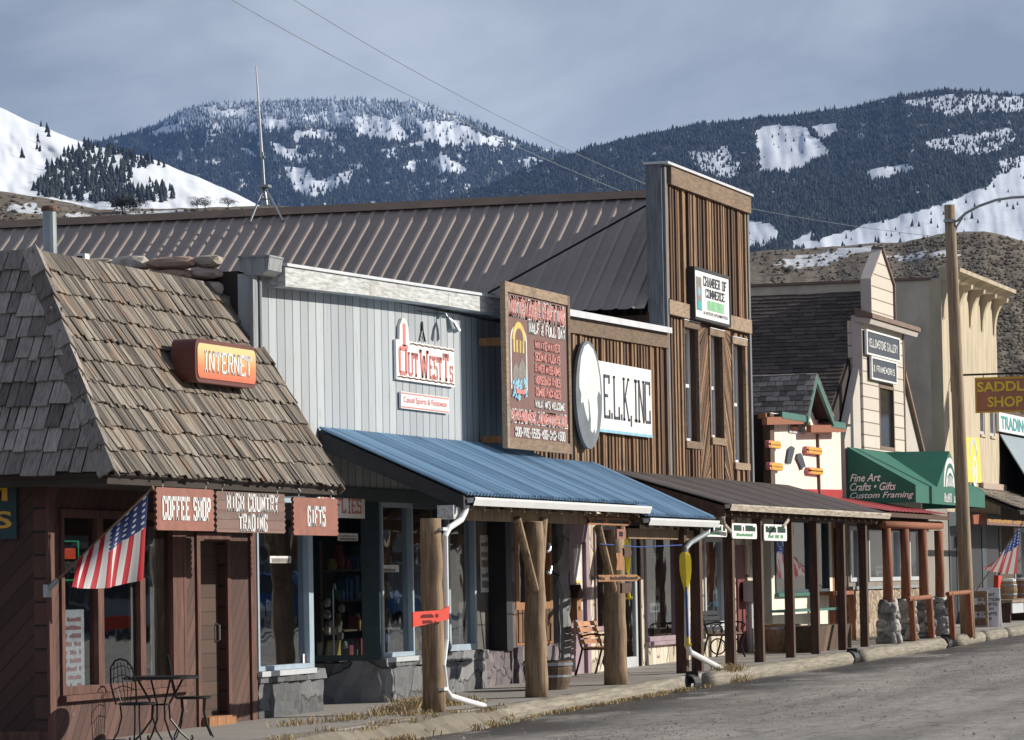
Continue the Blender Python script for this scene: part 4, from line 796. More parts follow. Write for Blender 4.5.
# OUT WEST sign
X = W+.05; o = thing('wall_sign', 'white OUT WEST Ts sign with red letters and rope border, on the grey wall', 'sign', (X, 52.3, 4.5))
a = yz(396, 338, X); b = yz(454, 350, X); c = yz(396, 379, X); y0, y1, z1, z0 = a[0], b[0], (a[1]+b[1])/2, c[1]
mb = MB(); mb.box(X-.04, X, y0, y1, z0, z1); yy = y0+.36; mb.px([(yy-.2, z1), (yy+.22, z1), (yy+.2, z1+.2), (yy+.08, z1+.31), (yy-.06, z1+.31), (yy-.18, z1+.2)], X-.04, X); mb.build('board', M['white'], o)
mb = MB()
kk = (y1-y0)/3.05
for tx, dx, zz_, hh, ww in (('O', .12, .07, z1-z0-.16, .42), ('UT', .60, .07, (z1-z0)*.6, .5), ('W', 1.18, .07, z1-z0-.16, .46), ('EST', 1.70, .07, (z1-z0)*.6, .66), ('T', 2.42, .07, z1-z0-.16, .32), ('S', 2.79, .07, (z1-z0)*.42, .17)):
    slab(mb, tx, (X+.002, y0+dx*kk, z0+zz_), RS, UP, hh, ww*kk, tv=.30)
mb.box(X, X+.003, yy-.06, yy+.07, z1-.08, z1+.24); mb.box(X, X+.003, yy-.1, yy+.16, z1-.12, z1-.06); mb.build('lettering', M['redletter'], o)
mb = MB(); n = 18
for k in range(n):
    ya = y0+.04+(y1-y0-.08)*k/n; yb = y0+.04+(y1-y0-.08)*(k+1)/n
    for zz in (z0+.035, z1-.035):
        if zz > z0+.1 and k < 4: continue
        mb.tube([(X+.004, ya, zz+.012*(k % 2)), (X+.004, yb, zz+.012*((k+1) % 2))], .010, 5)
mb.build('rope_border', M['rust'], o)
o = thing('wall_sign', 'smaller white Casual Sports sign below the OUT WEST sign', 'sign', (X, 52.6, 4.1))
a = yz(401, 391, X); b = yz(449, 398, X); c = yz(401, 408, X); y0, y1, z1, z0 = a[0], b[0], (a[1]+b[1])/2, c[1]
MB().box(X-.03, X, y0, y1, z0, z1).build('board', M['white'], o); mb = MB(); bft(mb, 'Casual Sports & Footwear', (X+.002, y0+.1, z0+.06), RS, UP, z1-z0-.12, y1-y0-.2, bold=.008)
mb.box(X, X+.004, y0+.02, y1-.02, z1-.03, z1-.012); mb.box(X, X+.004, y0+.02, y1-.02, z0+.012, z0+.03); mb.build('lettering', M['redletter'], o)
a = yz(438, 318, W); o = thing('floodlight', 'pair of small silver floodlights under the pale cornice, above the OUT WEST sign', 'floodlight', (W, a[0], a[1])); y, z = a
mb = MB(); mb.tube([(W, y, z+.05), (W+.12, y, z+.05), (W+.14, y, z)], .02); mb.box(W, W+.03, y-.06, y+.06, z-.0, z+.1); mb.build('bracket', M['galv'], o)
for k in (-1, 1): mb = MB(); mb.tube([(W+.14, y, z), (W+.2, y+k*.1, z-.08), (W+.24, y+k*.14, z-.2)], [.025, .045, .065], 12); mb.build('lamp', M['galv'], o)
MB().tube([(W+.01, y-.06, z+.06), (W+.015, y-1.0, z+.04)], .006, 5).build('cord', M['wire'], o)
a = yz(421, 330, W); o = thing('wall_ornament', 'dark wishbone-shaped iron hook above the OUT WEST sign', 'ornament', (W, a[0], a[1]-.15)); y, z = a; mb = MB()
mb.tube([(W+.02, y-.12, z-.16), (W+.02, y-.02, z-.02), (W+.02, y, z+.12)], .014, 6); mb.tube([(W+.02, y+.12, z-.16), (W+.02, y+.02, z-.02), (W+.02, y, z+.12)], .014, 6); mb.build('hook', M['iron'], o)
# ================================================================== BROWN BATTEN FALSE FRONT
r = thing('false_front_building', 'tall brown batten false front with a low wing and long ribbed metal roof', 'building', (W, 57.2, 0))
Y0, Y1, YF = 57.2, 73.4, 66.95; X1 = W
mb = MB(); TW = [(68.25, 69.25, 4.16, 6.22), (70.20, 71.12, 4.28, 6.18), (71.98, 72.98, 3.86, 6.12)]
holed(mb, W-.2, W-.03, Y0, YF, 2.90, 6.0, []); holed(mb, W-.26, W-.03, YF, Y1, 2.90, 9.0, TW)
mb.build('wall', M['batten_gap'], r)
mb = MB(); y = Y0+.02
def bat(mb, y, w_, za, zb, holes=()):
    d = random.uniform(.035, .075); r_ = random.random(); segs = [(za, zb)]
    for h in holes:
        if y+w_ > h[0]-.1 and y < h[1]+.1:
            segs = [s_ for q in segs for s_ in ((q[0], min(q[1], h[2]-.1)), (max(q[0], h[3]+.1), q[1])) if s_[1]-s_[0] > .05]
    for q in segs: mb.box(W-.032, W-.03+d, y, y+w_, q[0]+random.uniform(0, .03), q[1]-random.uniform(0, .03), 0, r_)
while y < YF-.05:
    w_ = random.uniform(.085, .125); bat(mb, y, w_, 2.95, cz(y)-.30); y += w_+random.uniform(.09, .13)
mb.build('battens', M['batten'], r)
mb = MB(); y = YF+.16
while y < Y1-.12:
    w_ = random.uniform(.085, .125); bat(mb, y, w_, 6.64, 8.72)
    if not (69.3 < y+w_/2 < 70.1 or 71.2 < y+w_/2 < 71.9): bat(mb, y, w_, 3.2, 6.34, TW)
    y += w_+random.uniform(.09, .13)
for (ya, yb, sg) in ((69.36, 70.08, 1), (71.22, 71.88, -1)):      # slanted boards between the windows
    for k in range(-9, 30):
        z = 3.3+k*.155; q = [(ya, z), (ya, z+.12), (yb, z+.12+sg*1.25), (yb, z+sg*1.25)]
        q = [(a_, min(6.36, max(3.28, b_))) for a_, b_ in q]
        if abs(q[0][1]-q[1][1])+abs(q[2][1]-q[3][1]) < .05: continue
        if abs(q[0][1]-q[1][1]) < .01: q = [q[0], q[2], q[3]]
        elif abs(q[2][1]-q[3][1]) < .01: q = [q[0], q[1], q[2]]
        mb.px(q, W-.03, W+.004+random.uniform(0, .01))
mb.build('battens', M['batten'], r)
mb = MB(); mb.box(W-.03, W+.07, YF+.1, Y1+.01, 6.38, 6.64); mb.box(W-.03, W+.10, YF+.28, Y1+.02, 8.71, 9.04)
mb.hexa([(W-.03, Y0, cz(Y0)-.34), (W+.07, Y0, cz(Y0)-.34), (W+.07, YF-.0, cz(YF)-.36), (W-.03, YF, cz(YF)-.36), (W-.03, Y0, cz(Y0)-.03), (W+.07, Y0, cz(Y0)-.03), (W+.07, YF, cz(YF)-.06), (W-.03, YF, cz(YF)-.06)])
mb.build('band_board', M['oldboard'], r)
mb = MB(); mb.box(W-.29, W-.0, YF-.06, YF, 5.6, 9.06); mb.box(W-.03, W+.05, YF-.0, YF+.13, 3.0, 9.0, 0, .3); mb.box(W-.03, W+.05, Y1-.1, Y1+.03, 3.0, 8.70, 0, .35); mb.box(W-.28, W-.0, Y1-.0, Y1+.05, 3.0, 8.98, 0, .8); mb.each('corner_board', M['greyboard'], r)
mb = MB(); mb.box(W-.32, W+.14, YF-.09, Y1+.08, 9.045, 9.09); mb.hexa([(W-.3, Y0, cz(Y0)-.026), (W+.12, Y0, cz(Y0)-.026), (W+.12, YF-.07, cz(YF)-.05), (W-.3, YF-.07, cz(YF)-.05), (W-.3, Y0, cz(Y0)+.02), (W+.12, Y0, cz(Y0)+.02), (W+.12, YF-.07, cz(YF)-.0), (W-.3, YF-.07, cz(YF)-.0)])
mb.hexa([(W+.12, 58, cz(58)-.09), (W+.15, 58, cz(58)-.09), (W+.15, YF-.07, cz(YF)-.10), (W+.12, YF-.07, cz(YF)-.10), (W+.12, 58, cz(58)+.02), (W+.15, 58, cz(58)+.02), (W+.15, YF-.07, cz(YF)-.0), (W+.12, YF-.07, cz(YF)-.0)])
mb.build('flashing', M['whiteedge'], r)
for h in TW:
    mb = MB(); y0, y1, z0, z1 = h
    for q in ((y0-.09, y0, z0, z1), (y1, y1+.09, z0, z1)): mb.box(W-.03, W+.03, *q)
    mb.box(W-.03, W+.05, y0-.11, y1+.11, z1, z1+.12); mb.box(W-.03, W+.06, y0-.11, y1+.11, z0-.13, z0); w = mb.build('window', M['oldboard'], r)
    mb = MB(); mb.box(W-.19, W-.13, y0+.002, y0+.10, z0, z1); mb.box(W-.19, W-.13, y1-.07, y1-.002, z0, z1); mb.box(W-.19, W-.13, y0+.1, y1-.07, z0, z0+.07); mb.box(W-.19, W-.13, y0+.1, y1-.07, z1-.07, z1); mb.box(W-.185, W-.135, y0+.1, y1-.07, (z0+z1)/2-.03, (z0+z1)/2+.03); mb.build('sash', M['white'], w)
    MB().box(W-.17, W-.162, y0+.1, y1-.07, z0+.07, z1-.07).build('pane', M['glass'], w)
    mb = MB(); mb.box(W-1.5, W-1.45, y0-.3, y1+.3, z0-.2, z1+.2); mb.build('dark_panel', M['room'], w)
    MB().box(W-.02, W+.06, y0-.1, y1+.1, z1+.122, z1+.14).build('head_flashing', M['whiteedge'], w)
# long roof
RY, RZ, EY, EZ = 70.3, 8.88, 66.55, 6.46
def ribbed(mb, x0, x1, step, ya, za, yb, zb, h, wt, wb):
    """sheet-metal slope with raised trapezoid ribs; ya,za eave; yb,zb ridge"""
    d = Vector((0, yb-ya, zb-za)).normalized(); n = Vector((0, -d.z, d.y)) if yb > ya else Vector((0, d.z, -d.y)); n = n if n.z > 0 else -n
    x = x1; prof = []
    while x > x0:
        prof += [(x, 0), (x-step+wb, 0), (x-step+(wb+wt)/2, h), (x-step+(wb-wt)/2, h)]; x -= step
    prof.append((x, 0)); vs = []
    for p, q in prof:
        for (Y, Z) in ((ya, za), (yb, zb)): vs.append(Vector((p, Y, Z))+n*q)
    k = len(prof)
    for i in range(k-1): mb.add([vs[2*i], vs[2*i+2], vs[2*i+3], vs[2*i+1]], [(0, 1, 2, 3)], 0, (.35 if i % 4 == 0 else .6)+random.uniform(-.12, .12))
mb = MB(); ribbed(mb, -46, W-.27, .285, EY, EZ, RY, RZ, .022, .045, .10); ribbed(mb, -46, W-.27, .315, 74.05, EZ, RY, RZ, .042, .07, .16)
mb.build('metal_roof', M['brownroof'], r)
mb = MB(); mb.prism([(W-.27, RY-.26, RZ-.10), (W-.27, RY, RZ+.07), (W-.27, RY+.26, RZ-.10), (W-.27, RY, RZ+.0)], (-28, 0, 0)); mb.build('ridge_cap', plain('ridge_cap_brown', (.16, .11, .08), .6), r)
mb = MB(); mb.box(-46, W-.27, EY+.25, 73.8, -.3, EZ-.1); mb.px([(EY+.25, EZ-.1), (RY, RZ-.12), (73.8, EZ-.1)], W-.32, W-.27); mb.box(-45, W-.3, Y0+.05, EY+.25, 5.3, 5.36); mb.build('side_wall', M['batten_gap'], r)
mb = MB(); a = aX(646, 210, W-.75); on = lambda X, Y: np.array([X, Y, EZ+(Y-EY)*(RZ-EZ)/(RY-EY)+.07])
b = on(-20.6, 67.1); a = np.array([W-.33, 68.9, 8.75]); mb.tube([a, b], .022, 6); mb.box(b[0]-.12, b[0]+.12, b[1]-.06, b[1]+.06, b[2]-.06, b[2]-.02); mb.build('roof_brace', M['iron'], r)
# lower fronts
low(r, 57.2, 59.5, 2.9, M['purplestone'], [(57.44, 59.46, .69, 2.72)], th=.16)
mb = MB(); rough(mb, W-.1, W+.06, 57.3, 59.6, -.3, .66, .03, .14, 0, 11); mb.build('stone_base', M['purplestone'], r)
mb = MB(); holed(mb, W-.12, W+.01, 57.44, 59.46, .69, 2.72, [(57.62, 58.35, 1.35, 2.6), (58.55, 59.3, 1.35, 2.6)]); w = mb.build('window', M['orangewood'], r)
mb = MB()
for k in range(9): mb.box(W+.012, W+.03, 57.5+k*.215, 57.5+k*.215+.17, .74, 1.24)
mb.build('panel', M['batten'], w); MB().box(W-.06, W-.05, 57.6, 59.32, 1.3, 2.62).build('pane', M['glass'], w)
mb = MB(); rough(mb, W-.25, W+.05, 59.66, 60.3, -.3, 2.9, .025, .16, 0, 12); mb.build('stone_pillar', M['basalt'], r)
low(r, 60.5, 61.7, 2.9, M['pink'], [(60.75, 61.5, -.3, 2.3)]); d = MB().box(W-.1, W-.06, 60.75, 61.5, .1, 2.3).build('door', M['pink'], r); MB().box(W-.058, W-.05, 60.86, 61.4, 1.2, 2.2).build('pane', M['paper'], d)
low(r, 61.7, 63.6, 2.9, M['creamstone'], [(61.95, 63.15, .84, 2.55)]); window(r, 61.95, 63.15, .84, 2.55, W, M['pink'], .07)
low(r, 63.6, 64.95, 2.9, M['under'], [(63.7, 64.86, -.3, 2.6)]); d = MB(); d.box(W-.1, W-.04, 63.7, 63.8, .15, 2.5); d.box(W-.1, W-.04, 64.72, 64.84, .15, 2.5); d.box(W-.1, W-.041, 63.8, 64.72, .15, .36); d.box(W-.1, W-.041, 63.8, 64.72, 2.4, 2.5); d = d.build('door', M['whiteframe'], r); MB().box(W-.08, W-.07, 63.8, 64.72, .36, 2.4).build('pane', M['glass'], d)
low(r, 64.95, 73.8, 2.9, M['creamstone'], [(65.15, 67.95, .60, 2.50), (69.4, 71.0, .78, 2.45), (71.9, 72.9, -.3, 2.3)]); window(r, 65.15, 67.95, .60, 2.50, W, M['pink'], .08, mull=[(67.5, .1)], sill=M['pink'])
window(r, 69.4, 71.0, .78, 2.45, W, M['whiteframe'], .1, sill=M['whiteframe']); MB().box(W-.1, W-.05, 71.9, 72.9, .2, 2.3).build('door', plain('maroon_door', (.20, .045, .045), .5), r)
mb = MB(); mb.box(W, W+.10, 71.2, 71.32, .1, 2.75); mb.box(W, W+.07, 71.4, 71.47, .1, 2.75); mb.build('frame_post', M['whiteframe'], r)
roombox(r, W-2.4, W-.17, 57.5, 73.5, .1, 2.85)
mb = MB(); mb.box(W, W+.22, 72.5, 73.15, 1.22, 1.62); mb.tube([(W+.08, 72.7, .2), (W+.08, 72.7, 1.22)], .06); mb.build('meter_box', M['whiteframe'], r)
# CHAMBER sign
X = W+.14; a = yz(694, 269, X); b = yz(728, 279, X); c = yz(694, 316, X); y0, y1, z1, z0 = a[0], b[0]+.05, a[1], c[1]
o = thing('wall_sign', 'white CHAMBER OF COMMERCE sign with black frame, high on the brown false front', 'sign', (X, y0, z0))
mb = MB(); mb.box(X-.12, X+.02, y0-.05, y0, z0-.05, z1+.05); mb.box(X-.12, X+.02, y1, y1+.05, z0-.05, z1+.05); mb.box(X-.12, X+.018, y0, y1, z1, z1+.05); mb.box(X-.12, X+.018, y0, y1, z0-.05, z0); mb.build('frame', M['black'], o)
MB().box(X-.1, X, y0, y1, z0, z1).build('board', M['white'], o); Wd = y1-y0; H = z1-z0; mb = MB()
slab(mb, 'CHAMBER OF', (X+.002, y0+.25*Wd, z0+.70*H), RS, UP, .21*H, .67*Wd, tv=.26); slab(mb, 'COMMERCE', (X+.002, y0+.31*Wd, z0+.46*H), RS, UP, .19*H, .55*Wd, tv=.26); bft(mb, '& VISITOR INFORMATION', (X+.002, y0+.24*Wd, z0+.09*H), RS, UP, .07*H, .7*Wd, bold=.015); mb.build('lettering', M['navy'], o)
MB().box(X, X+.004, y0+.36*Wd, y0+.84*Wd, z0+.2*H, z0+.41*H).build('green_panel', M['chgreen'], o)
mb = MB(); mb.box(X, X+.003, y0+.05*Wd, y0+.2*Wd, z0+.15*H, z0+.86*H); mb.build('picture', M['artgrey'], o); mb = MB(); mb.blob((X+.004, y0+.13*Wd, z0+.55*H), .004, .1, .1); mb.build('picture_sky', M['artblue'], o); MB().box(X+.003, X+.006, y0+.08*Wd, y0+.19*Wd, z0+.17*H, z0+.36*H).build('picture_water', M['teal'], o)
# E.L.K., INC sign
X = W+.10; o = thing('wall_sign', 'white E.L.K., INC board on the brown batten wall', 'sign', (X, 62.6, 4.1)); a = yz(601, 361, X); b = yz(651, 369, X); c = yz(603, 432, X); y0, y1, z1, z0 = a[0]-.3, b[0], a[1], c[1]
mb = MB(); mb.box(X-.04, X, y0, y1, z0, z1); mb.build('board', M['white'], o); MB().box(X, X+.01, y0, y1, z0, z0+.05).build('trim', M['artblue'], o)
mb = MB(); H = z1-z0; slab(mb, 'E.L.K,INC', (X+.002, a[0]+.12, z0+.20*H), RS, UP, .62*H, y1-a[0]-.22, tv=.26, th=.07, gap=.4); mb.build('lettering', M['navy'], o)
X = W+.16; a = yz(576, 390, X); b = yz(602, 392, X); t_ = yz(589, 341, X); u_ = yz(591, 449, X); yc = (a[0]+b[0])/2; zc = (t_[1]+u_[1])/2; ry = (b[0]-a[0])/2; rz = (t_[1]-u_[1])/2
o = thing('wall_sign', 'round grey sign with a white elk-head shape, overlapping the E.L.K. board', 'sign', (X, yc, zc-rz))
circ = lambda k, n=40: [(yc+k*ry*math.cos(2*math.pi*i/n), zc+k*rz*math.sin(2*math.pi*i/n)) for i in range(n)]
MB().px(circ(1), X-.05, X).build('disc', plain('grey_disc', (.13, .15, .17), .6), o)
E_ = [(-.70, .35), (-.55, .68), (-.3, .88), (0, .95), (.35, .86), (.62, .65), (.80, .35), (.86, .02), (.70, .10), (.58, -.02), (.62, -.3), (.52, -.62), (.38, -.72), (.34, -.62), (.2, -.70), (.05, -.66), (.08, -.45), (.0, -.15), (-.1, -.05), (-.05, -.4), (-.12, -.5), (-.3, -.35), (-.45, -.15), (-.62, -.18), (-.60, 0), (-.72, .12)]
MB().px([(yc+(p*1.04-.02)*ry, zc+q*rz) for p, q in E_], X, X+.006).build('elk_shape', plain('pale_blue_white_paint', (.66, .70, .70), .6, 0, .12, 1.5), o)
# big rafting sign
X = -16.72; a = yz(503, 282, X); b = yz(568, 297, X); y0, y1, z0, z1 = a[0], b[0], 3.65, 6.13; H = z1-z0; Wd = y1-y0
o = thing('billboard', 'tall maroon WHITEWATER RAFTING board in a wood frame, standing on the blue roof', 'sign', (X, y0, z0))
mb = MB(); mb.box(X-.04, X, y0+.1, y1-.1, z0+.1, z1-.1); mb.build('board', M['boardred'], o)
mb = MB(); mb.box(X-.05, X+.03, y0, y0+.13, z0, z1); mb.box(X-.05, X+.03, y1-.13, y1, z0, z1); mb.box(X-.05, X+.028, y0+.13, y1-.13, z1-.15, z1); mb.box(X-.05, X+.028, y0+.13, y1-.13, z0, z0+.16)
mb.build('frame', M['oldboard'], o)
mb = MB(); mb.box(W+.05, X-.06, y0+.4, y0+.5, z0+.1, z0+.2); mb.box(W+.05, X-.06, y1-.5, y1-.4, z0+.1, z0+.2); mb.box(W+.05, X-.06, y0+.4, y0+.5, 5.2, 5.32); mb.box(W+.05, X-.06, y1-.5, y1-.4, 5.2, 5.32); mb.each('brace', M['orangewood'], o)
pk, wh = MB(), MB()
def L2(s_, ya, yb, za, zb, red):
    (slab(wh, s_, (X+.001, y0+ya*Wd, z0+za*H), RS, UP, (zb-za)*H, (yb-ya)*Wd, tv=.36, th=.15, grow=.022) if red == 2 else None)
    slab(pk if red else wh, s_, (X+.008, y0+ya*Wd, z0+za*H), RS, UP, (zb-za)*H, (yb-ya)*Wd, tv=.44, th=.19)
L2('WHITEWATER', .07, .54, .805, .915, 2); L2('RAFTING', .58, .94, .805, .915, 2); L2('HALF & FULL DAY', .36, .93, .715, .79, 0)
for k, s_ in enumerate(('WHITEWATER', 'SCENIC FLOATS', 'RIVER MISSIONS', 'HORSEBACK RIDES', 'COMBO PACKAGES')): L2(s_, .45, .84, .625-k*.072, .68-k*.072, 1)
L2("WALK IN'S WELCOME", .44, .90, .265, .315, 0); L2('PARADISE', .08, .44, .165, .235, 2); L2('ADVENTURE CO.', .48, .95, .165, .235, 2); L2('800-PRE-6595-406-848-1600', .13, .90, .075, .135, 0)
pk.build('red_lettering', plain('coral_letters', (.66, .28, .25), .6, 0, .12, 20), o); wh.build('white_lettering', M['offwhite'], o)
mb = MB(); cy_ = y0+.21*Wd; arch = lambda k, zt: [(cy_-k, z0+.36*H), (cy_+k, z0+.36*H)]+[(cy_+k*math.cos(R_(180*i/12)), zt+k*1.0*math.sin(R_(180*i/12))*.55) for i in range(13)]
mb.px(arch(.43, z0+.66*H), X+.001, X+.006); mb.build('picture_border', M['offwhite'], o); MB().px(arch(.37, z0+.66*H), X+.006, X+.010).build('picture_ground', M['boardred'], o)
mb = MB()
for k in range(10):
    t0, t1 = R_(18*k), R_(18*k+18); f = lambda q, t: (cy_+q*math.cos(t), z0+.66*H+.82*q*math.sin(t)); mb.px([f(.34, t0), f(.34, t1), f(.22, t1), f(.22, t0)], X+.010, X+.014)
for q in (-.30, -.15, .02, .18): mb.px([(cy_+q, z0+.585*H), (cy_+q+.08, z0+.585*H), (cy_+q+.08, z0+.66*H), (cy_+q, z0+.66*H)], X+.010, X+.014)
mb.build('picture_bridge', M['artyellow'], o)
mb = MB(); mb.px([(cy_-.34, z0+.37*H), (cy_-.1, z0+.40*H), (cy_+.1, z0+.37*H), (cy_+.34, z0+.42*H), (cy_+.34, z0+.50*H), (cy_+.12, z0+.56*H), (cy_-.05, z0+.49*H), (cy_-.2, z0+.53*H), (cy_-.34, z0+.48*H)], X+.010, X+.014); mb.build('picture_rock', M['artgrey'], o)
mb = MB()
for k in range(34): a_ = random.uniform(-.36, .36); zq = z0+H*random.uniform(.275, .40)+abs(a_)*.12; mb.px([(cy_+a_-.06, zq), (cy_+a_+.07, zq+.02), (cy_+a_+.02, zq+.09)], X+.011+k*.0002, X+.016+k*.0002)
mb.build('picture_water', M['artblue'], o)
MB().px([(cy_-.2, z0+.335*H), (cy_+.2, z0+.335*H), (cy_+.26, z0+.375*H), (cy_+.12, z0+.36*H), (cy_-.12, z0+.36*H), (cy_-.26, z0+.375*H)], X+.024, X+.028).build('picture_raft', M['redletter'], o)
# ================================================================== PORCHES
def corrug(mb, Ya, Yb, pitch, amp, xw, zw, xe, ze, seg=6, mi=0):
    d = Vector((xe-xw, 0, ze-zw)).normalized(); n = Vector((-d.z, 0, d.x)); n = n if n.z > 0 else -n; ys = []; k = int((Yb-Ya)/pitch*seg)
    vs = []
    for i in range(k+1):
        y = Ya+(Yb-Ya)*i/k; q = n*(amp*math.sin(2*math.pi*i/seg))
        for (x, z) in ((xe, ze), (xw, zw)): vs.append(Vector((x, y, z))+q)
    for i in range(k): mb.add([vs[2*i], vs[2*i+2], vs[2*i+3], vs[2*i+1]], [(0, 1, 2, 3)], mi, ([.15, .5, .85, .95, .6, .3][i % 6]*.35+.65*((int(i/seg)*7919+int(i/seg)**2*31) % 13)/13)*(.0 if (int(i/seg) % 6) == 3 and i % 6 < 3 else 1))  # facet colour darkens one flank of every wave to imitate its shading
def gutter(mb, Ya, Yb, x, z, mi=0):
    mb.py([(x, z), (x+.02, z-.09), (x+.11, z-.10), (x+.14, z-.02), (x+.14, z+.01), (x+.12, z+.01), (x+.11, z-.06), (x+.03, z-.07), (x+.015, z)], Ya, Yb, mi)
    for y in (Ya, Yb-.01): mb.py([(x, z), (x+.02, z-.09), (x+.11, z-.10), (x+.14, z)], y, y+.01, mi)
r = thing('blue_porch', 'blue corrugated porch roof on thick log posts, in front of the grey store', 'porch', (-16.2, 48.5, 0)); XE = -15.3
mb = MB(); corrug(mb, 48.5, 57.75, .15, .030, W+.02, 3.74, XE+.06, 2.83); corrug(mb, 57.6, 62.1, .15, .030, W+.02, 3.60, XE+.06, 2.66); mb.build('roof', M['blueroof'], r)
mb = MB(); gutter(mb, 48.72, 57.8, XE-.02, 2.775); gutter(mb, 57.7, 62.15, XE-.02, 2.60); mb.build('gutter', M['gutter'], r)
mb = MB(); mb.prism([(W+.02, 48.52, 3.70), (XE+.02, 48.52, 2.80), (XE+.02, 48.52, 2.62), (W+.02, 48.52, 3.46)], (0, .06, 0)); mb.prism([(W+.02, 62.06, 3.52), (XE+.02, 62.06, 2.60), (XE+.02, 62.06, 2.42), (W+.02, 62.06, 3.32)], (0, .06, 0)); mb.each('rake_board', plain('charcoal_board', (.035, .035, .038), .8, 0, .3, 4), r)
mb = MB()
y = 48.9
while y < 62.0: k = 3.70 if y < 57.6 else 3.53; mb.prism([(W+.02, y, k-.04), (XE, y, k-.04-.92), (XE, y, k-.16-.92), (W+.02, y, k-.16)], (0, .05, 0)); y += .61
mb.box(W+.02, XE, 48.6, 58.3, 2.99, 3.0) if False else None
mb.build('rafters', M['oldboard'], r)
mb = MB(); mb.prism([(W+.03, 48.6, 3.67), (XE, 48.6, 2.77), (XE, 48.6, 2.755), (W+.03, 48.6, 3.655)], (0, 9.1, 0)); mb.prism([(W+.03, 57.72, 3.53), (XE, 57.72, 2.59), (XE, 57.72, 2.575), (W+.03, 57.72, 3.515)], (0, 4.3, 0)); mb.build('sheathing', M['under'], r)
mb = MB(); mb.box(-15.68, -15.54, 48.75, 57.7, 2.50, 2.66); mb.box(-15.68, -15.54, 57.72, 62.0, 2.30, 2.46); mb.build('beam', M['log'], r)
def logpost(par, px_, py_, r0, r1, ztop, braces=True, mat='log', X=None):
    P = gnd(px_, py_); x, y, z = P; x = -15.45 if X is None else X; 
    q = gnd(px_, py_); y = q[1]*x/q[0]; z = zs(y)
    mb = MB(); k = 9; mb.tube([(x+random.uniform(-.01, .01)*(0 < i < k), y+random.uniform(-.012, .012), z-.02+(ztop-z+.02)*i/k) for i in range(k+1)], [r0+(r1-r0)*i/k for i in range(k+1)], 14, 0, None, .05)
    o = mb.build('post', M[mat], par, True)
    if braces:
        for s_ in (-1, 1): MB().tube([(x+.03, y+s_*.10, ztop-.95), (x-.05, y+s_*.66, ztop+.05)], .06, 9).build('brace', M[mat], o)
    return (x, y, z)
mb = MB(); P1 = logpost(r, 434, 712, .15, .135, 2.5, False); P2 = logpost(r, 537, 699, .165, .13, 2.5); P3 = logpost(r, 616, 687, .18, .15, 2.42)
mb = MB(); mb.box(P1[0]-.16, P1[0]+.06, 48.42, 48.74, 2.50, 2.68); mb.build('beam_end', M['paleboard'], r)
def downspout(par, P, rad=.04, mat='gutter'):
    mb = MB(); mb.tube(P, rad, 10); return mb.build('downspout', M[mat], par)
g = zs(49)
XD = -15.32
def pX(x, y, X=XD): return tuple(aX(x, y, X))
downspout(r, [pX(467, 505), pX(465, 512), pX(461, 520), pX(449, 528), pX(445, 536), pX(446, 600), pX(446, 640), pX(443, 665), pX(446, 690), pX(450, 696), pX(466, 701, XD+.05), pX(484, 706, XD+.1)])
mb = MB()
for q in ((441, 529), (442, 689)): a = pX(*q); mb.box(a[0]-.05, a[0]+.05, a[1]-.06, a[1]+.12, a[2]-.02, a[2]+.02)
mb.each('pipe_strap', M['gutter'], r)
downspout(r, [pX(708, 529), pX(707, 533), pX(690, 543), pX(685, 549), pX(685, 556)], .045, 'galv')
downspout(r, [pX(687, 556), pX(687, 645), pX(690, 652), pX(722, 669, XD+.12)], .045)
# ---- brown porch
r = thing('brown_porch', 'long low brown metal porch roof on dark square posts, below the tall false front', 'porch', (-16.2, 63, 0)); a0, a1 = 63.0, 76.5
mb = MB(); corrug(mb, a0, a1, .15, .024, W+.02, 3.50, XE+.05, 2.90); mb.build('roof', M['porchroof'], r)
mb = MB(); gutter(mb, a0, a1, XE-.02, 2.89); mb.build('gutter', M['oldgutter'], r)
mb = MB(); mb.prism([(W+.02, a0, 3.46), (XE, a0, 2.86), (XE, a0, 2.66), (W+.02, a0, 3.24)], (0, .06, 0)); mb.each('rake_board', M['darkpost'], r)
mb = MB(); mb.prism([(W+.03, a0+.07, 3.46), (XE, a0+.07, 2.86), (XE, a0+.07, 2.84), (W+.03, a0+.07, 3.44)], (0, 13.4, 0)); mb.box(-15.61, -15.47, a0-.1, a1, 2.70, 2.81); mb.build('beam', M['darkpost'], r)
mb = MB(); y = a0+.5
while y < a1: mb.prism([(W+.02, y, 3.43), (XE, y, 2.83), (XE, y, 2.72), (W+.02, y, 3.32)], (0, .05, 0)); y += .61
mb.build('rafters', M['darkpost'], r)
pr = None
for i, (px_, py_, w_) in enumerate([(683, 679, .17), (698, 672, .17), (731, 666, .16), (760, 663, .16), (791, 657, .155), (816, 654, .15), (843, 652, .15), (865, 647, .15)]):
    q = gnd(px_, py_); x = -15.54; y = q[1]*x/q[0]; z = zs(y)
    if i == 0:
        MB().box(x-w_/2, x+w_/2, y-w_/2, y+w_/2, z-.05, 2.70).build('post', M['darkpost'], r)
    else: MB().box(x-w_/2, x+w_/2, y-w_/2, y+w_/2, z-.05, 2.70).build('post', M['darkpost'], r)
a = pX(788, 520, -15.2); b = pX(783, 527, -15.2); mb = MB(); mb.tube([a, b], .03); mb.tube([pX(723, 517, -15.2), pX(724, 524, -15.2), pX(731, 532, -15.35)], .03); mb.build('gutter_bracket', M['oldgutter'], r)
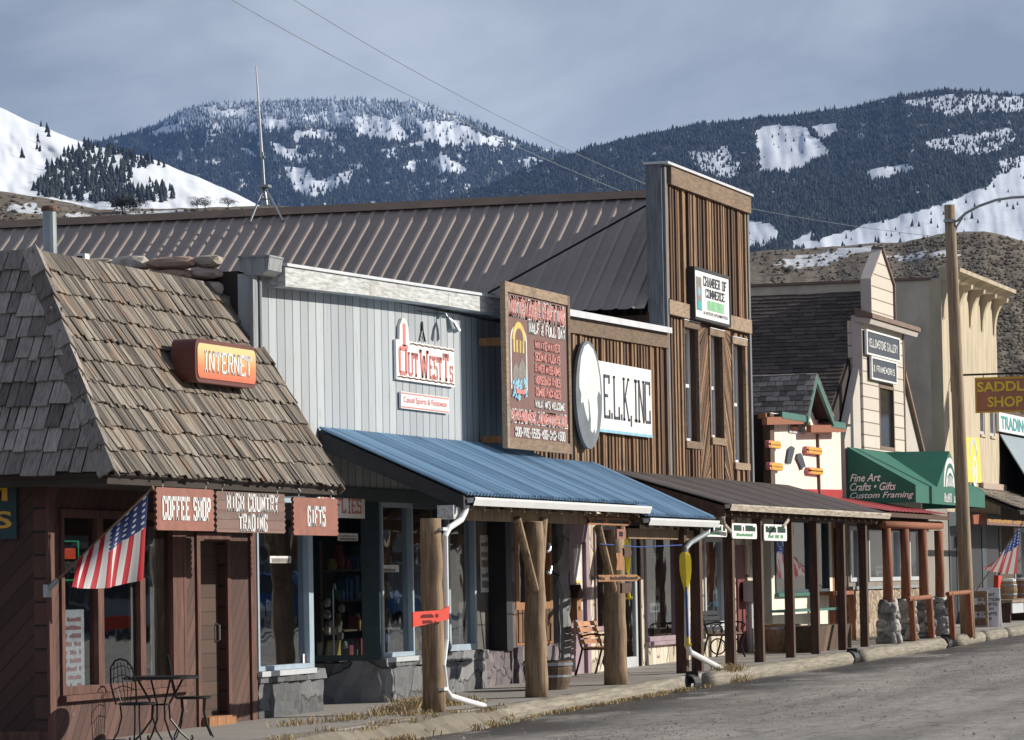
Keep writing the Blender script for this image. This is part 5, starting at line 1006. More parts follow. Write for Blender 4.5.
# three white signs under it
for i, (x0, x1, yt, yb) in enumerate([(701, 727, 524, 537), (732, 757, 523, 539), (764, 787, 524, 541)]):
    X = -15.42; a = yz(x0, yt, X); b = yz(x1, yb, X); o = thing('porch_sign', ['white lettered sign under the brown porch eave, leftmost, beside the gutter elbow', 'white lettered sign under the brown porch eave, middle of three', 'white lettered sign under the brown porch eave, rightmost of three'][i], 'sign', (X, a[0], b[1]), 'white signs under the brown porch eave')
    y0, y1, z0, z1 = a[0], b[0], b[1], a[1]; MB().px(rr(y0, y1, z0, z1, .05, 3), X-.02, X).build('board', M['white'], o); mb = MB(); marks(mb, (X+.001, y0+.12, z0+(z1-z0)*.50), RS, (z1-z0)*.38, y1-y0-.22, 17); mb.build('upper_lettering', plain('dark_green_print', (.03, .09, .06), .6), o); mb = MB(); marks(mb, (X+.001, y0+.3, z0+(z1-z0)*.16), RS, (z1-z0)*.2, y1-y0-.6, 11); mb.build('lower_lettering', M['chgreen'], o)
# ---- red porch roof
r = thing('red_porch', 'low red metal porch roof below the cream fly-shop front and the green awning', 'porch', (-16.2, 76.6, 0)); a0, a1 = 76.6, 83.6
mb = MB(); corrug(mb, a0, a1, .4, .008, W+.02, 3.34, XE+.04, 2.96, 6); mb.build('roof', M['redroof'], r); mb = MB(); mb.box(XE-.06, XE-.0, a0, a1, 2.84, 2.93); mb.build('fascia', M['darkpost'], r)
mb = MB(); mb.prism([(W+.03, a0, 3.30), (XE-.06, a0, 2.92), (XE-.06, a0, 2.90), (W+.03, a0, 3.28)], (0, a1-a0, 0)); mb.box(-15.9, -15.76, a0, a1, 2.6, 2.9); mb.build('beam', M['darkpost'], r)
# ================================================================== CREAM FLY SHOP
r = thing('cream_shop_building', 'small cream stucco shop with green gable trim and a red base stripe', 'building', (W, 75, 0))
YA, YB = 75.25, 81.85
mb = MB(); holed(mb, W-.18, W-.02, YA, YB, 3.20, 4.93, [(76.75, 78.3, 4.58, 5.2)]); mb.px([(76.75, 4.93), (78.3, 4.93), (78.3, 4.94), (79.35, 4.94), (78.18, 5.55), (77.3, 4.94)], W-.18, W-.021)
mb.build('wall', M['cream'], r)
mb = MB(); holed(mb, W-.18, W-.02, 75.0, 80.7, -.3, 2.95, [(75.3, 80.3, 1.36, 2.84)]); mb.build('lower_wall', M['cream'], r)
mb = MB(); mb.px([(YA, 3.30), (YB, 3.30), (YB, 3.52), (YA, 3.42)], W-.02, W+.0); mb.build('red_stripe', M['redroof'], r)
window(r, 75.3, 80.3, 1.36, 2.84, W-.02, M['darkframe'], .06, mull=[(76.9, .07), (78.6, .07)], sill=M['green'])
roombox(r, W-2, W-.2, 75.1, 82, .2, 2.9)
w = window(r, 76.78, 78.28, 4.58, 4.93, W-.02, M['whiteframe'], .04)
g1, g2 = (77.35, 4.92), (79.75, 4.92); ap = (78.18, 5.80)
mb = MB()
def slope_strip(mb, p, q, hgt, x0, x1): mb.px([p, q, (q[0], q[1]-hgt), (p[0], p[1]-hgt)], x0, x1)
slope_strip(mb, (77.20, 4.88), ap, .16, W+.24, W+.30); slope_strip(mb, ap, (79.72, 4.96), .16, W+.24, W+.301)
mb.box(W+.22, W+.27, 75.0, 77.3, 4.80, 4.93); mb.box(W+.22, W+.27, 79.65, 81.0, 4.78, 4.91); mb.build('green_trim', M['green'], r)
mb = MB()
def rows(mb, O, u, v, Lu, Lv, e=.16, wmin=.14, wmax=.3, hipa=0):
    O, u, v = Vector(O), Vector(u), Vector(v); n = u.cross(v); n = n if n.z > 0 else -n; k = 0
    while k*e < Lv:
        x = hipa*k*e+random.uniform(-.1, 0); 
        while x < Lu:
            w_ = random.uniform(wmin, wmax); a = max(x, hipa*k*e); b = min(x+w_-.01, Lu)
            if b > a+.02:
                j = random.uniform(-.02, .02); P = lambda s_, t_, m_: O+u*s_+v*t_+n*m_
                mb.hexa([P(a, k*e+j, .02), P(b, k*e+j, .02), P(b, min(Lv, k*e+e*1.4), 0), P(a, min(Lv, k*e+e*1.4), 0), P(a, k*e+j, .045), P(b, k*e+j, .045), P(b, min(Lv, k*e+e*1.4), .02), P(a, min(Lv, k*e+e*1.4), .02)])
            x += w_
        k += 1
pv = Vector((0, ap[0]-77.2, ap[1]-4.88)); rows(mb, (W+.30, 77.2, 4.90), (-1, 0, 0), pv.normalized(), 4.2, pv.length); pv2 = Vector((0, ap[0]-79.72, ap[1]-4.96)); rows(mb, (W+.30, 79.72, 4.97), (-1, 0, 0), pv2.normalized(), 3.2, pv2.length)
mb.build('gable_shingles', M['shake_side'], r)
mb = MB(); mb.px([(77.22, 4.86), (ap[0], ap[1]-.02), (79.7, 4.94), (79.7, 4.90), (ap[0], ap[1]-.10), (77.22, 4.82)], W-3, W+.24); mb.box(W-3, W+.22, 75.3, 77.3, 4.86, 4.90); mb.box(W-3, W+.22, 79.6, 81.8, 4.86, 4.91); mb.box(W-6, W-.18, YA, YA+.15, -.3, 4.9); mb.build('roof_deck', M['under'], r)
mb = MB(); mb.box(W-.1, W+.05, 74.86, 75.22, 3.2, 4.9); mb.build('side_boards', M['rustic'], r)
for i, (x0, x1, y0, y1) in enumerate([(767, 804, 417, 424), (811, 846, 425, 432)]):
    X = W+.26; a = yz(x0, y0, X); b = yz(x1, y1, X); o = thing('log_beam', ['brown beam shelf bracketed over the left signs of the cream shop', 'brown beam shelf bracketed over the right signs of the cream shop'][i], 'beam', (X, a[0], b[1]))
    MB().hexa([(X-.10, a[0], a[1]-.15), (X, a[0], a[1]-.15), (X, b[0], b[1]-.0), (X-.10, b[0], b[1]-.0), (X-.10, a[0], a[1]), (X, a[0], a[1]), (X, b[0], b[1]+.15), (X-.10, b[0], b[1]+.15)]).build('beam', M['redpost'], o)
    for yy in (a[0]+.4, b[0]-.5): MB().box(W-.02, X-.12, yy, yy+.1, b[1]+.02, b[1]+.12).build('bracket', M['orangewood'], o)
for i, (x0, x1, y0, y1) in enumerate([(768, 782, 440, 449), (769, 784, 462, 471), (806, 823, 446, 455), (808, 824, 467, 475)]):
    X = W+.09; a = yz(x0+1.5, y0, X); b = yz(x1, y1, X); y0, y1, z0, z1 = a[0], b[0], b[1], a[1]
    o = thing('small_sign', ['upper-left', 'lower-left', 'upper-right', 'lower-right'][i]+' of the four small red-edged yellow-lettered signs on the cream wall', 'sign', (X, y0, z0), 'small yellow-lettered signs on the cream wall')
    MB().px(rr(y0, y1, z0, z1, .09, 3), X-.10, X-.02).build('board', M['redletter'], o); MB().px(rr(y0+.16, y1-.015, z0+.01, z1-.01, .07, 3), X-.02, X-.012).build('panel', plain('amber_panel', (.70, .40, .03), .5), o); mb = MB(); marks(mb, (X-.012, y0+.34, z0+.06), RS, z1-z0-.12, y1-y0-.5, 4); mb.build('lettering', M['redletter'], o)
for i, pts in enumerate([[(789, 449), (792, 446), (795, 448), (794, 453), (791, 464), (789, 462), (788, 464), (787, 461)], [(798, 454), (801, 453), (803, 457), (806, 467), (804, 467), (802, 470), (800, 464), (797, 458)]]):
    X = W+.03; q = [yz(a, b, X) for a, b in pts]; o = MB().px(q, X-.03, X).build('wall_ornament', M['navy'], None); tag(o, ['left dark fish-shaped cutout on the cream wall', 'right dark fish-shaped cutout on the cream wall'][i], 'ornament')
mb = MB(); a = yz(818, 434, W+.02); b = yz(819, 498, W+.02); mb.tube([(W+.01, a[0], a[1]), (W+.01, a[0]+.05, b[1])], .035, 8); mb.build('pipe', plain('brown_pipe', (.16, .09, .07), .6), r)
# lean-to of grey-green boards and a wood frame under the porch
mb = MB(); holed(mb, W-.3, W-.12, YB+.02, 84.1, .2, 4.3, []); mb.build('side_annex', M['greygreen'], r)
mb = MB(); holed(mb, W-.15, W-.03, 80.75, 81.85, -.3, 2.9, [(80.95, 81.65, .3, 2.7)]); mb.build('door_frame', M['orangewood'], r)
# ================================================================== GALLERY WITH TOWER
r = thing('gallery_building', 'pinkish cream gallery with a narrow pointed tower and steep brown shingle roof', 'building', (W, 82.4, 0))
pT = lambda x, y, X=W: yz(x, y, X)
G = [(82.35, 3.1), (82.35, 4.60), (84.15, 6.30), (84.15, 7.3), (88.9, 7.3), (88.9, 6.3), (91.0, 4.55), (91.0, 3.1)]
mb = MB(); mb.px(G, W-.2, W-.04); mb.build('wall', M['towerplain'], r)
mb = MB(); holed(mb, W-.30, W+.02, 84.15, 88.85, 4.45, 7.30, [(85.9, 87.6, 4.55, 6.0)]); mb.px([(85.35, 7.45), (87.85, 7.45), (87.85, 8.30), (86.6, 9.02), (85.35, 8.26)], W-.10, W+.01); mb.build('tower', M['tower'], r)
MB().box(W-.2, W+.03, 84.10, 84.14, 6.1, 7.4).build('tower_side', M['towerplain'], r); mb = MB(); mb.px([(85.30, 7.5), (85.34, 7.5), (85.34, 8.26), (86.6, 8.98), (86.6, 9.04), (85.30, 8.29)], W-.22, W+.02); mb.build('tower_side', M['towerplain'], r)
mb = MB(); mb.px([(87.86, 7.45), (87.93, 7.45), (87.93, 8.32), (86.6, 9.10), (86.6, 9.03), (87.86, 8.31)], W-.22, W+.06); mb.hexa([(W-.1, 84.0, 7.38), (W+.30, 84.0, 7.32), (W+.30, 89.6, 7.32), (W-.1, 89.6, 7.38), (W-.1, 84.0, 7.56), (W+.30, 84.0, 7.42), (W+.30, 89.6, 7.42), (W-.1, 89.6, 7.56)]); mb.box(W+.02, W+.04, 88.78, 88.88, 4.45, 7.30); mb.px([(88.9, 6.42), (91.05, 4.62), (91.05, 4.50), (88.9, 6.28)], W-.1, W+.06); mb.build('trim', M['towertrim'], r)
mb = MB(); mb.hexa([(W-.1, 84.05, 7.26), (W+.22, 84.05, 7.20), (W+.22, 89.55, 7.20), (W-.1, 89.55, 7.26), (W-.1, 84.05, 7.37), (W+.26, 84.05, 7.315), (W+.26, 89.55, 7.315), (W-.1, 89.55, 7.37)]); mb.build('cap_soffit', M['towerplain'], r)
w = window(r, 85.9, 87.6, 4.5, 5.95, W+.0, M['towertrim'], .07); mb = MB(); mb.box(W-.035, W-.03, 85.9, 87.6, 4.5, 6.0); mb.build('dark_panel', plain('dark_window', (.02, .022, .025), .15), w)  # opaque dark sheet stands for the unlit room behind the window
mb = MB(); ry_, rz_ = 86.7, 8.10; v_ = Vector((0, ry_-80.6, rz_-4.2)); rows(mb, (W-.3, 80.6, 4.2), (-1, 0, 0), v_.normalized(), 13, v_.length, .17, .25, .5); mb.build('roof_shingles', M['asphalt_rows'] if 'asphalt_rows' in M else grained('brown_roof_tab', [(.045, .032, .028), (.075, .055, .048), (.11, .085, .07)], (2, 2, 2), 4), r)
mb = MB(); mb.px([(80.6, 4.15), (ry_, rz_-.02), (92.8, 4.15)], W-16, W-.25); mb.box(W-16, W-.3, 82.5, 91, -.3, 4.15); mb.build('roof_deck', M['under'], r)
mb = MB(); a = aY(755, 292, 93.9); mb.build('x', M['beige']) if False else None
# signs on the tower
for i, (x0, x1, yt, yt2, yb, tx, lb) in enumerate([(866, 899, 329, 338, 353, 'YELLOWSTONE GALLERY', 'upper slate sign with pale lettering on the pointed tower'), (871, 896, 356, 363, 378, '& FRAMEWORKS', 'lower slate sign with pale lettering, under the larger one on the pointed tower')]):
    X = W+.10; a = yz(x0, yt, X); b = yz(x1, yt2, X); c = yz(x0, yb, X); y0, y1, z1, z0 = a[0], b[0], a[1]-.02, c[1]
    o = thing('wall_sign', lb, 'sign', (X, y0, z0)); MB().box(X-.1, X, y0, y1, z0, z1).build('board', M['navy'], o); mb = MB()
    mb.box(X-.03, X+.02, y0-.03, y0+.06, z0-.02, z1+.02); mb.box(X-.03, X+.02, y1-.06, y1+.03, z0-.02, z1+.02); mb.box(X-.03, X+.018, y0, y1, z1-.02, z1+.02); mb.box(X-.03, X+.018, y0, y1, z0-.02, z0+.02); mb.build('frame', M['white'], o)
    mb = MB(); slab(mb, tx, (X+.002, y0+.22, z0+.16), RS, UP, z1-z0-.32, y1-y0-.44, tv=.26); mb.build('lettering', M['white'], o)
# lower front: rubble stone and white-framed windows
wx = [yz(849, 560), yz(860, 560), yz(868, 560), yz(900, 560), yz(909, 560), yz(922, 560)]
hs = [(wx[0][0], wx[1][0], 1.55, 2.75), (wx[2][0], wx[3][0], 1.55, 2.75), (wx[4][0], wx[5][0], 1.55, 2.75)]
low(r, 81.9, 91.0, 3.1, plain('shaded_brown_grey_wall', (.24, .21, .175), .9, 0, .25, 2), hs, th=.14)  # wall colour darkened to stand for the awning's shadow
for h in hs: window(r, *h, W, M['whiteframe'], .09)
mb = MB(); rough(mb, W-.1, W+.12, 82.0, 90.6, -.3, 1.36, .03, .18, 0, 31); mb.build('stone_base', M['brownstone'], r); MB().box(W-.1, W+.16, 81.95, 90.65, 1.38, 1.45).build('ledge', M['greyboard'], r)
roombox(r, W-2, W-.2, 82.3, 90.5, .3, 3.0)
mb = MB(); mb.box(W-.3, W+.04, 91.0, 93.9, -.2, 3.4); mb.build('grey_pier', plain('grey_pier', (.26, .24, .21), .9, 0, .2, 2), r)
# green awning
Xo = -15.82; r = thing('awning', 'dark green canvas awning with a gable peak and white script lettering', 'awning', (Xo, 82.4, 3.2))
ya, yb, ztop, zv, zb = 82.42, 90.95, 4.45, 3.60, 3.22; gy0, gy1, gya = 84.9, 88.1, 86.5
mb = MB(); T = .012
def sheet(pts, vec): mb.prism(pts, vec)
sheet([(W, ya, ztop), (W, gya, ztop), (Xo, gy0, zv), (Xo, ya, zv)], (0, 0, -T)); sheet([(W, gya, ztop), (Xo, gya, 4.43), (Xo, gy0, zv)], (0, 0, -T)); sheet([(W, gya, ztop), (Xo, gya, 4.43), (Xo, gy1, zv)], (0, 0, -T)); sheet([(W, gya, ztop), (W, yb, ztop), (Xo, yb, zv), (Xo, gy1, zv)], (0, 0, -T))
mb.build('canopy', M['greenawn'], r)
mb = MB(); mb.prism([(Xo, gy0, zv), (Xo, gya, 4.43), (Xo, gy1, zv)], (T, 0, 0)); mb.box(Xo, Xo+T, ya, yb, zb, zv); mb.build('front', M['greenawn'], r)
mb = MB(); mb.prism([(W, ya-.001, zb), (Xo+T, ya-.001, zb), (Xo+T, ya-.001, zv), (W, ya-.001, ztop)], (0, -.012, 0)); mb.build('side', M['greenawn'], r)
MB().prism([(W, yb, zb), (Xo+T, yb, zb), (Xo+T, yb, zv), (W, yb, ztop)], (0, .012, 0)).build('side', M['greenawn'], r)
mb = MB(); q = lambda x, y: tuple(aY(x, y, ya-.016))
for tx, x0, x1, yb_, h in (('Fine Art', 850, 881, 482, .17), ('Crafts • Gifts', 850, 896, 491, .17), ('Custom Framing', 850, 914, 500.5, .17)):
    a, b = aY(x0, yb_, ya-.016), aY(x1, yb_, ya-.016); bft(mb, tx, (a[0], ya-.016, a[2]), RC, UP, h, b[0]-a[0], shear=.35, bold=.012)
mb.build('lettering', plain('bright_white_letters', (.9, .95, .92), .6, 0, .02), r)
mb = MB(); cyy, cz_ = 86.5, 3.62
for R0, R1 in ((.60, .74), (.36, .48)):
    n = 12; P0 = [(cyy+R1*1.1*math.cos(R_(180*i/n)), cz_+R1*.9*math.sin(R_(180*i/n))) for i in range(n+1)]; P1 = [(cyy+R0*1.1*math.cos(R_(180*i/n)), cz_+R0*.9*math.sin(R_(180*i/n))) for i in range(n, -1, -1)]
    for i in range(n): mb.px([P0[i], P0[i+1], P1[n-i-1], P1[n-i]], Xo+T, Xo+T+.006)
for k in range(5): a_ = -.3+.15*k; mb.px([(cyy+a_-.05, cz_+.02), (cyy+a_+.05, cz_+.02), (cyy+a_+.03, cz_+.25), (cyy+a_-.03, cz_+.25)], Xo+T, Xo+T+.006)
marks(mb, (Xo+T+.001, cyy-1.0, 3.28), RS, .2, 2.1, 9); mb.build('emblem', M['offwhite'], r)
# ================================================================== TALL BEIGE BUILDING
r = thing('stucco_building', 'tall yellow-beige stucco building with bracketed cornice, behind the utility pole', 'building', (W, 93.95, 0)); YC, YD = 93.95, 101.8
mb = MB(); holed(mb, W-.3, W, YC, YD, -.3, 8.9, [(99.0, 99.7, 5.25, 6.6), (100.5, 101.2, 5.25, 6.6)]); mb.build('wall', M['beige'], r)
mb = MB(); mb.box(-40, W-.3, YC, YC+.3, -.3, 8.86); mb.box(-40, W-.3, YC+.3, YD, 8.4, 8.5); mb.build('side_wall', M['beigeside'], r); MB().box(-40, W-.25, YC-.06, YC+.4, 8.865, 8.93).build('coping', M['towertrim'], r)
mb = MB()
for i in range(5):
    z0, z1 = 9.0+.02*i, 9.02+.05*i+.03
mb.py([(W-.05, 8.84), (W+.10, 8.84), (W+.22, 8.92), (W+.34, 9.02), (W+.46, 9.05), (W+.48, 9.14), (W-.05, 9.16)], YC+.05, YD+.5); mb.build('cornice', M['beige'], r)
for y in (94.15, 96.1, 97.9, 99.6, 101.4):
    P = [(W, 8.86), (W+.40, 8.86), (W+.38, 8.76)]+[(W+.36-.32*math.sin(R_(90*k/6)), 8.76-.80*(1-math.cos(R_(90*k/6)))) for k in range(1, 7)]+[(W, 7.88)]
    MB().py(P, y-.13, y+.13).build('cornice_bracket', M['beige'], r)
for h in ((99.0, 99.7), (100.5, 101.2)): w = window(r, *h, 5.25, 6.6, W-.05, M['whiteframe'], .08, sill=M['beige'])
roombox(r, W-1.2, W-.31, 98.8, 101.6, 5.1, 6.8)
mb = MB(); a = yz(1003, 293, W+.3); mb.build('x', M['beige']) if False else None
MB().box(W-.05, W+.12, 98.6, 102.1, 3.55, 4.0).build('ledge', M['wallstone'], r)
o = thing('banner', 'yellow banner with pale arch and white oval, on the beige wall right of the pole', 'banner', (W+.05, 96, 4)); X = W+.04
q = [yz(x, y, X) for x, y in ((965, 437), (979, 438), (982, 483), (966, 482))]; MB().px(q, X-.02, X).build('cloth', M['bannerY'], o); yc, zc = (q[0][0]+q[1][0])/2+.25, (q[0][1]+q[2][1])/2
mb = MB()
for k in range(20): a0_, a1_ = 2*math.pi*k/20, 2*math.pi*(k+1)/20; mb.px([(yc+.32*math.cos(a0_), zc-.28+.40*math.sin(a0_)), (yc+.32*math.cos(a1_), zc-.28+.40*math.sin(a1_)), (yc+.2*math.cos(a1_), zc-.28+.3*math.sin(a1_)), (yc+.2*math.cos(a0_), zc-.28+.3*math.sin(a0_))], X, X+.006)
mb.box(X, X+.006, yc-.08, yc+.08, zc-.4, zc-.15); mb.build('oval', M['white'], o); mb = MB()
for k in range(10): a0_, a1_ = R_(18*k), R_(18*k+18); mb.px([(yc-.1+.6*math.cos(a0_), zc+.12+.45*math.sin(a0_)), (yc-.1+.6*math.cos(a1_), zc+.12+.45*math.sin(a1_)), (yc-.1+.4*math.cos(a1_), zc+.12+.3*math.sin(a1_)), (yc-.1+.4*math.cos(a0_), zc+.12+.3*math.sin(a0_))], X, X+.006)
mb.build('arch', plain('pale_grey_print', (.55, .55, .50), .7), o)
# shops under it: windows, trims
mb = MB(); mb.box(W-.3, W-.1, 93.95, YD, 2.9, 3.3) if False else None
sh = thing('hanging_sign', 'brown SADDLE SHOP sign with gold letters hung over the sidewalk at the right edge', 'sign', (-16.6, 95, 5.6)); YG = 95.0
a, b, c = aY(975, 379, YG), aY(1033, 375.5, YG), aY(975, 413, YG); x0, x1, z1, z0 = a[0], b[0], (a[2]+b[2])/2, c[2]+.01
MB().box(x0, x1, YG, YG+.05, z0, z1).build('board', plain('saddle_sign_brown', (.42, .17, .10), .6, 0, .15), sh)
mb = MB(); mb.box(x0-.01, x1+.01, YG-.008, YG+.055, z1-.04, z1+.012); mb.box(x0-.01, x1+.01, YG-.008, YG+.055, z0-.012, z0+.03); mb.box(x0-.01, x0+.03, YG-.007, YG+.054, z0+.03, z1-.04); mb.box(x1-.03, x1+.01, YG-.007, YG+.054, z0+.03, z1-.04); mb.build('border', M['goldletter'], sh)
mb = MB(); k = (x1-x0)/1.42; bft(mb, 'SADDLE', (x0+.05, YG-.003, z0+.50), RC, UP, .25, x1-x0-.10, bold=.028); bft(mb, 'SHOP', (x0+.30, YG-.003, z0+.12), RC, UP, .26, .86*k, bold=.028); mb.build('lettering', plain('bright_gold_letters', (.98, .64, .06), .5), sh)
mb = MB(); mb.tube([(W, YG+.02, z1+.09), (x1+.2, YG+.02, z1+.09)], .025, 8); mb.tube([(x0+.2, YG+.02, z1), (x0+.2, YG+.02, z1+.09)], .012); mb.tube([(x1-.2, YG+.02, z1), (x1-.2, YG+.02, z1+.09)], .012); mb.box(W, W+.04, YG-.05, YG+.1, z1-.3, z1+.2); mb.build('bracket', M['iron'], sh)
# ================================================================== TRADING POST at the right edge
r = thing('trading_post_building', 'rustic dark log store with blue-grey metal awning at the far right edge', 'building', (W, 102, 0))
mb = MB(); holed(mb, W-.3, W-.05, YD+.02, 118, -.3, 6.0, [(104, 108, 1.3, 2.9)]); mb.build('wall', M['rustic'], r); window(r, 104, 108, 1.3, 2.9, W-.05, M['whiteframe'], .1, mull=[(106, .1)]); roombox(r, W-2.5, W-.32, 96, 117, .45, 3.3)
mb = MB(); v_ = Vector((-1.6, 0, 1.0)); rows(mb, (-15.75, 95.6, 3.25), (0, 1, 0), Vector((-1.55, 0, .62)).normalized(), 21, 1.66, .28, .12, .3); mb.build('porch_shakes', M['shake'], r)
mb = MB(); mb.prism([(-15.75, 95.6, 3.2), (W, 95.6, 3.84), (W, 95.6, 3.78), (-15.75, 95.6, 3.12)], (0, 21, 0)); mb.build('porch_deck', M['under'], r)
a = aX(1000, 434, W); mb = MB(); mb.prism([(W, a[1], a[2]), (-15.9, a[1], a[2]-2.35), (-15.9, a[1], a[2]-2.39), (W, a[1], a[2]-.06)], (0, 13, 0)); mb.build('awning_roof', M['awning'], r)
a, b = aX(999, 412, W+.1), aX(999, 431, W+.1); o = thing('wall_sign', 'white TRADING sign with teal letters on top of the blue-grey awning', 'sign', (W, a[1], b[2])); X = W+.1; Hs_ = a[2]-b[2]
MB().box(X-.08, X, a[1], a[1]+7, b[2], a[2]).build('board', M['white'], o); mb = MB(); bft(mb, 'TRADING', (X+.002, a[1]+.25, b[2]+.14*Hs_), RS, UP, .70*Hs_, 4.3, bold=.03); mb.build('lettering', M['teal'], o)
# front of the beige building at street level
rb = bpy.data.objects['stucco_building']
mb = MB(); holed(mb, W+.01, W+.05, 94, 95.2, .3, 3.2, [(94.2, 95.0, .4, 2.6)]); holed(mb, W+.01, W+.05, 95.9, 101.5, .3, 3.2, [(96.1, 98.6, .9, 2.9), (99.2, 101.2, .9, 2.9)]); w = mb.build('shop_window', M['darkframe'], rb); MB().box(W+.02, W+.03, 94.2, 101.2, .4, 2.9).build('pane', plain('dark_shop_glass', (.02, .022, .025), .5), w)
MB().box(W+.05, W+.1, 95.2, 95.9, .3, 3.3).build('pilaster', M['beigeside'], rb)
# ================================================================== KERB LOGS, PIPES, GRASS
KX = -15.16
def kerb(x0, x1, px0, px1, label):
    pass
segs = [(484, 676), (703, 846), (857, 940), (953, 980), (981, 1003), (1004, 1030)]
labs = ['long tan log kerb nearest the camera, in front of the two big log posts', 'long tan log kerb in front of the dark square posts', 'tan log kerb below the stone cairns', 'short tan log kerb at the foot of the utility pole', 'short tan log kerb by the sandwich board', 'farthest short log kerb, cut by the right edge']
def ky(px_): 
    y = 60.
    for i in range(30): d = ray(px_, 660); y = KX/d[0]*d[1]
    return y
for (x0, x1), lb in zip(segs, labs):
    a, b = ky(x0), ky(x1); n = max(3, int((b-a)/.5)); P = []; Rr = []
    for i in range(n+1):
        y = a+(b-a)*i/n; rr_ = .165+.008*math.sin(i*1.7+x0); P.append((KX+.01*math.sin(i*.9), y, zs(y)-.135)); Rr.append(rr_)
    Rr[0] *= .9; Rr[-1] *= .9; mb = MB(); mb.tube(P, Rr, 16, 0, None, .035)
    mb.v = [(p[0], p[1], min(p[2], zs(p[1])+.012+.012*math.sin(p[1]*5+p[0]*40))) for p in mb.v]; tag(mb.build('log_kerb', M['kerblog'], None, True), lb, 'kerb', 'log kerb pieces along the road edge')
for px_, lb in ((690, 'black drain pipe end under the yellow paddle'), (851, 'black drain pipe end between the dark posts and the cairns'), (945, 'black drain pipe end left of the utility pole')):
    y = ky(px_); z = zs(y); o = thing('drain_pipe', lb, 'pipe', (KX, y, z-.1), 'black drain pipe ends in the kerb'); n = 16
    mb = MB(); vs = []
    for k in range(n): t_ = 2*math.pi*k/n; vs += [(.135*math.cos(t_), .135*math.sin(t_)), (.11*math.cos(t_), .11*math.sin(t_))]
    ya_, yb_ = y-.22, y+.2
    for k in range(n):
        a0_, b0_, a1_, b1_ = vs[2*k], vs[2*k+1], vs[(2*k+2) % (2*n)], vs[(2*k+3) % (2*n)]
        f = lambda p, yy: (KX+p[0], yy, z-.12+p[1])
        mb.hexa([f(a0_, ya_), f(a1_, ya_), f(b1_, ya_), f(b0_, ya_), f(a0_, yb_), f(a1_, yb_), f(b1_, yb_), f(b0_, yb_)], 0, .5)
    mb.build('pipe', M['black'], o); MB().box(KX-.1, KX+.1, yb_-.1, yb_-.05, z-.13, z+.06).build('blocking', M['black'], o)
# low dirt berm and concrete lip on the left
mb = MB(); n = 30
for i in range(n):
    a, b = 38+11.2*i/n, 38+11.2*(i+1)/n; h = lambda y: .09*math.sin(y*1.9)*math.sin(y*.7)+.02
    mb.hexa([(-15.3, a, zs(a)-.3), (-14.72+h(a), a, zs(a)-.24), (-14.72+h(b), b, zs(b)-.24), (-15.3, b, zs(b)-.3), (-15.3, a, zs(a)+.012), (-15.05+h(a), a, zs(a)-.02+h(a)*.3), (-15.05+h(b), b, zs(b)-.02+h(b)*.3), (-15.3, b, zs(b)+.012)], 0, .5)
o = mb.build('berm', M['dirtstraw'] if 'dirtstraw' in M else plain('dusty_kerb_soil', (.20, .175, .135), .95, 0, .3, 4, (1, 1, 1), .5)); o['kind'] = 'structure'
def grass(cx, cy, n, sx_, sy_, h, mb, zf):
    for i in range(n):
        x, y = cx+random.gauss(0, sx_), cy+random.gauss(0, sy_); z = zf(x, y); a = random.uniform(0, 6.28); l = h*random.uniform(.4, 1.2); d = Vector((math.cos(a), math.sin(a), 0)); w_ = random.uniform(.004, .008); pz = Vector((x, y, z)); s_ = Vector((-d.y, d.x, 0))*w_
        b1 = pz+d*l*.35+Vector((0, 0, l*.7)); b2 = pz+d*l*.85+Vector((0, 0, l*random.uniform(.5, .95))); mb.add([pz-s_, pz+s_, b1+s_*.8, b2, b1-s_*.8], [(0, 1, 2, 4), (4, 2, 3)])
mb = MB(); gz = lambda x, y: zs(y)-.04 if x < -15.02 else zs(y)-.20
for i in range(80): grass(-14.85+random.uniform(-.28, .2), random.uniform(39.5, 49.8), 34, .07, .10, random.uniform(.04, .13), mb, gz)
for (px_, py_, n, h) in ((434, 714, 480, .24), (412, 716, 320, .22), (455, 712, 420, .18), (392, 722, 300, .18), (350, 728, 220, .16), (300, 733, 160, .14), (730, 676, 380, .17), (737, 675, 160, .12), (470, 710, 200, .10), (420, 722, 300, .12)):
    q = gnd(px_, py_, -.1); grass(q[0], q[1], n, .10, .35, h, mb, gz)
for i in range(60): y = random.uniform(50, 60); grass(-14.95+random.uniform(-.05, .08), y, 22, .03, .12, .07, mb, lambda x, y: zs(y)-.19)
tag(mb.build('dry_grass', M['straw']), 'dry straw-coloured grass tufts along the kerb', 'grass', kind='stuff')
# ================================================================== FURNITURE ON THE SIDEWALK
def arc(c, u, v, r0, a0, a1, n=8): c, u, v = map(Vector, (c, u, v)); return [c+u*r0*math.cos(R_(a0+(a1-a0)*i/n))+v*r0*math.sin(R_(a0+(a1-a0)*i/n)) for i in range(n+1)]
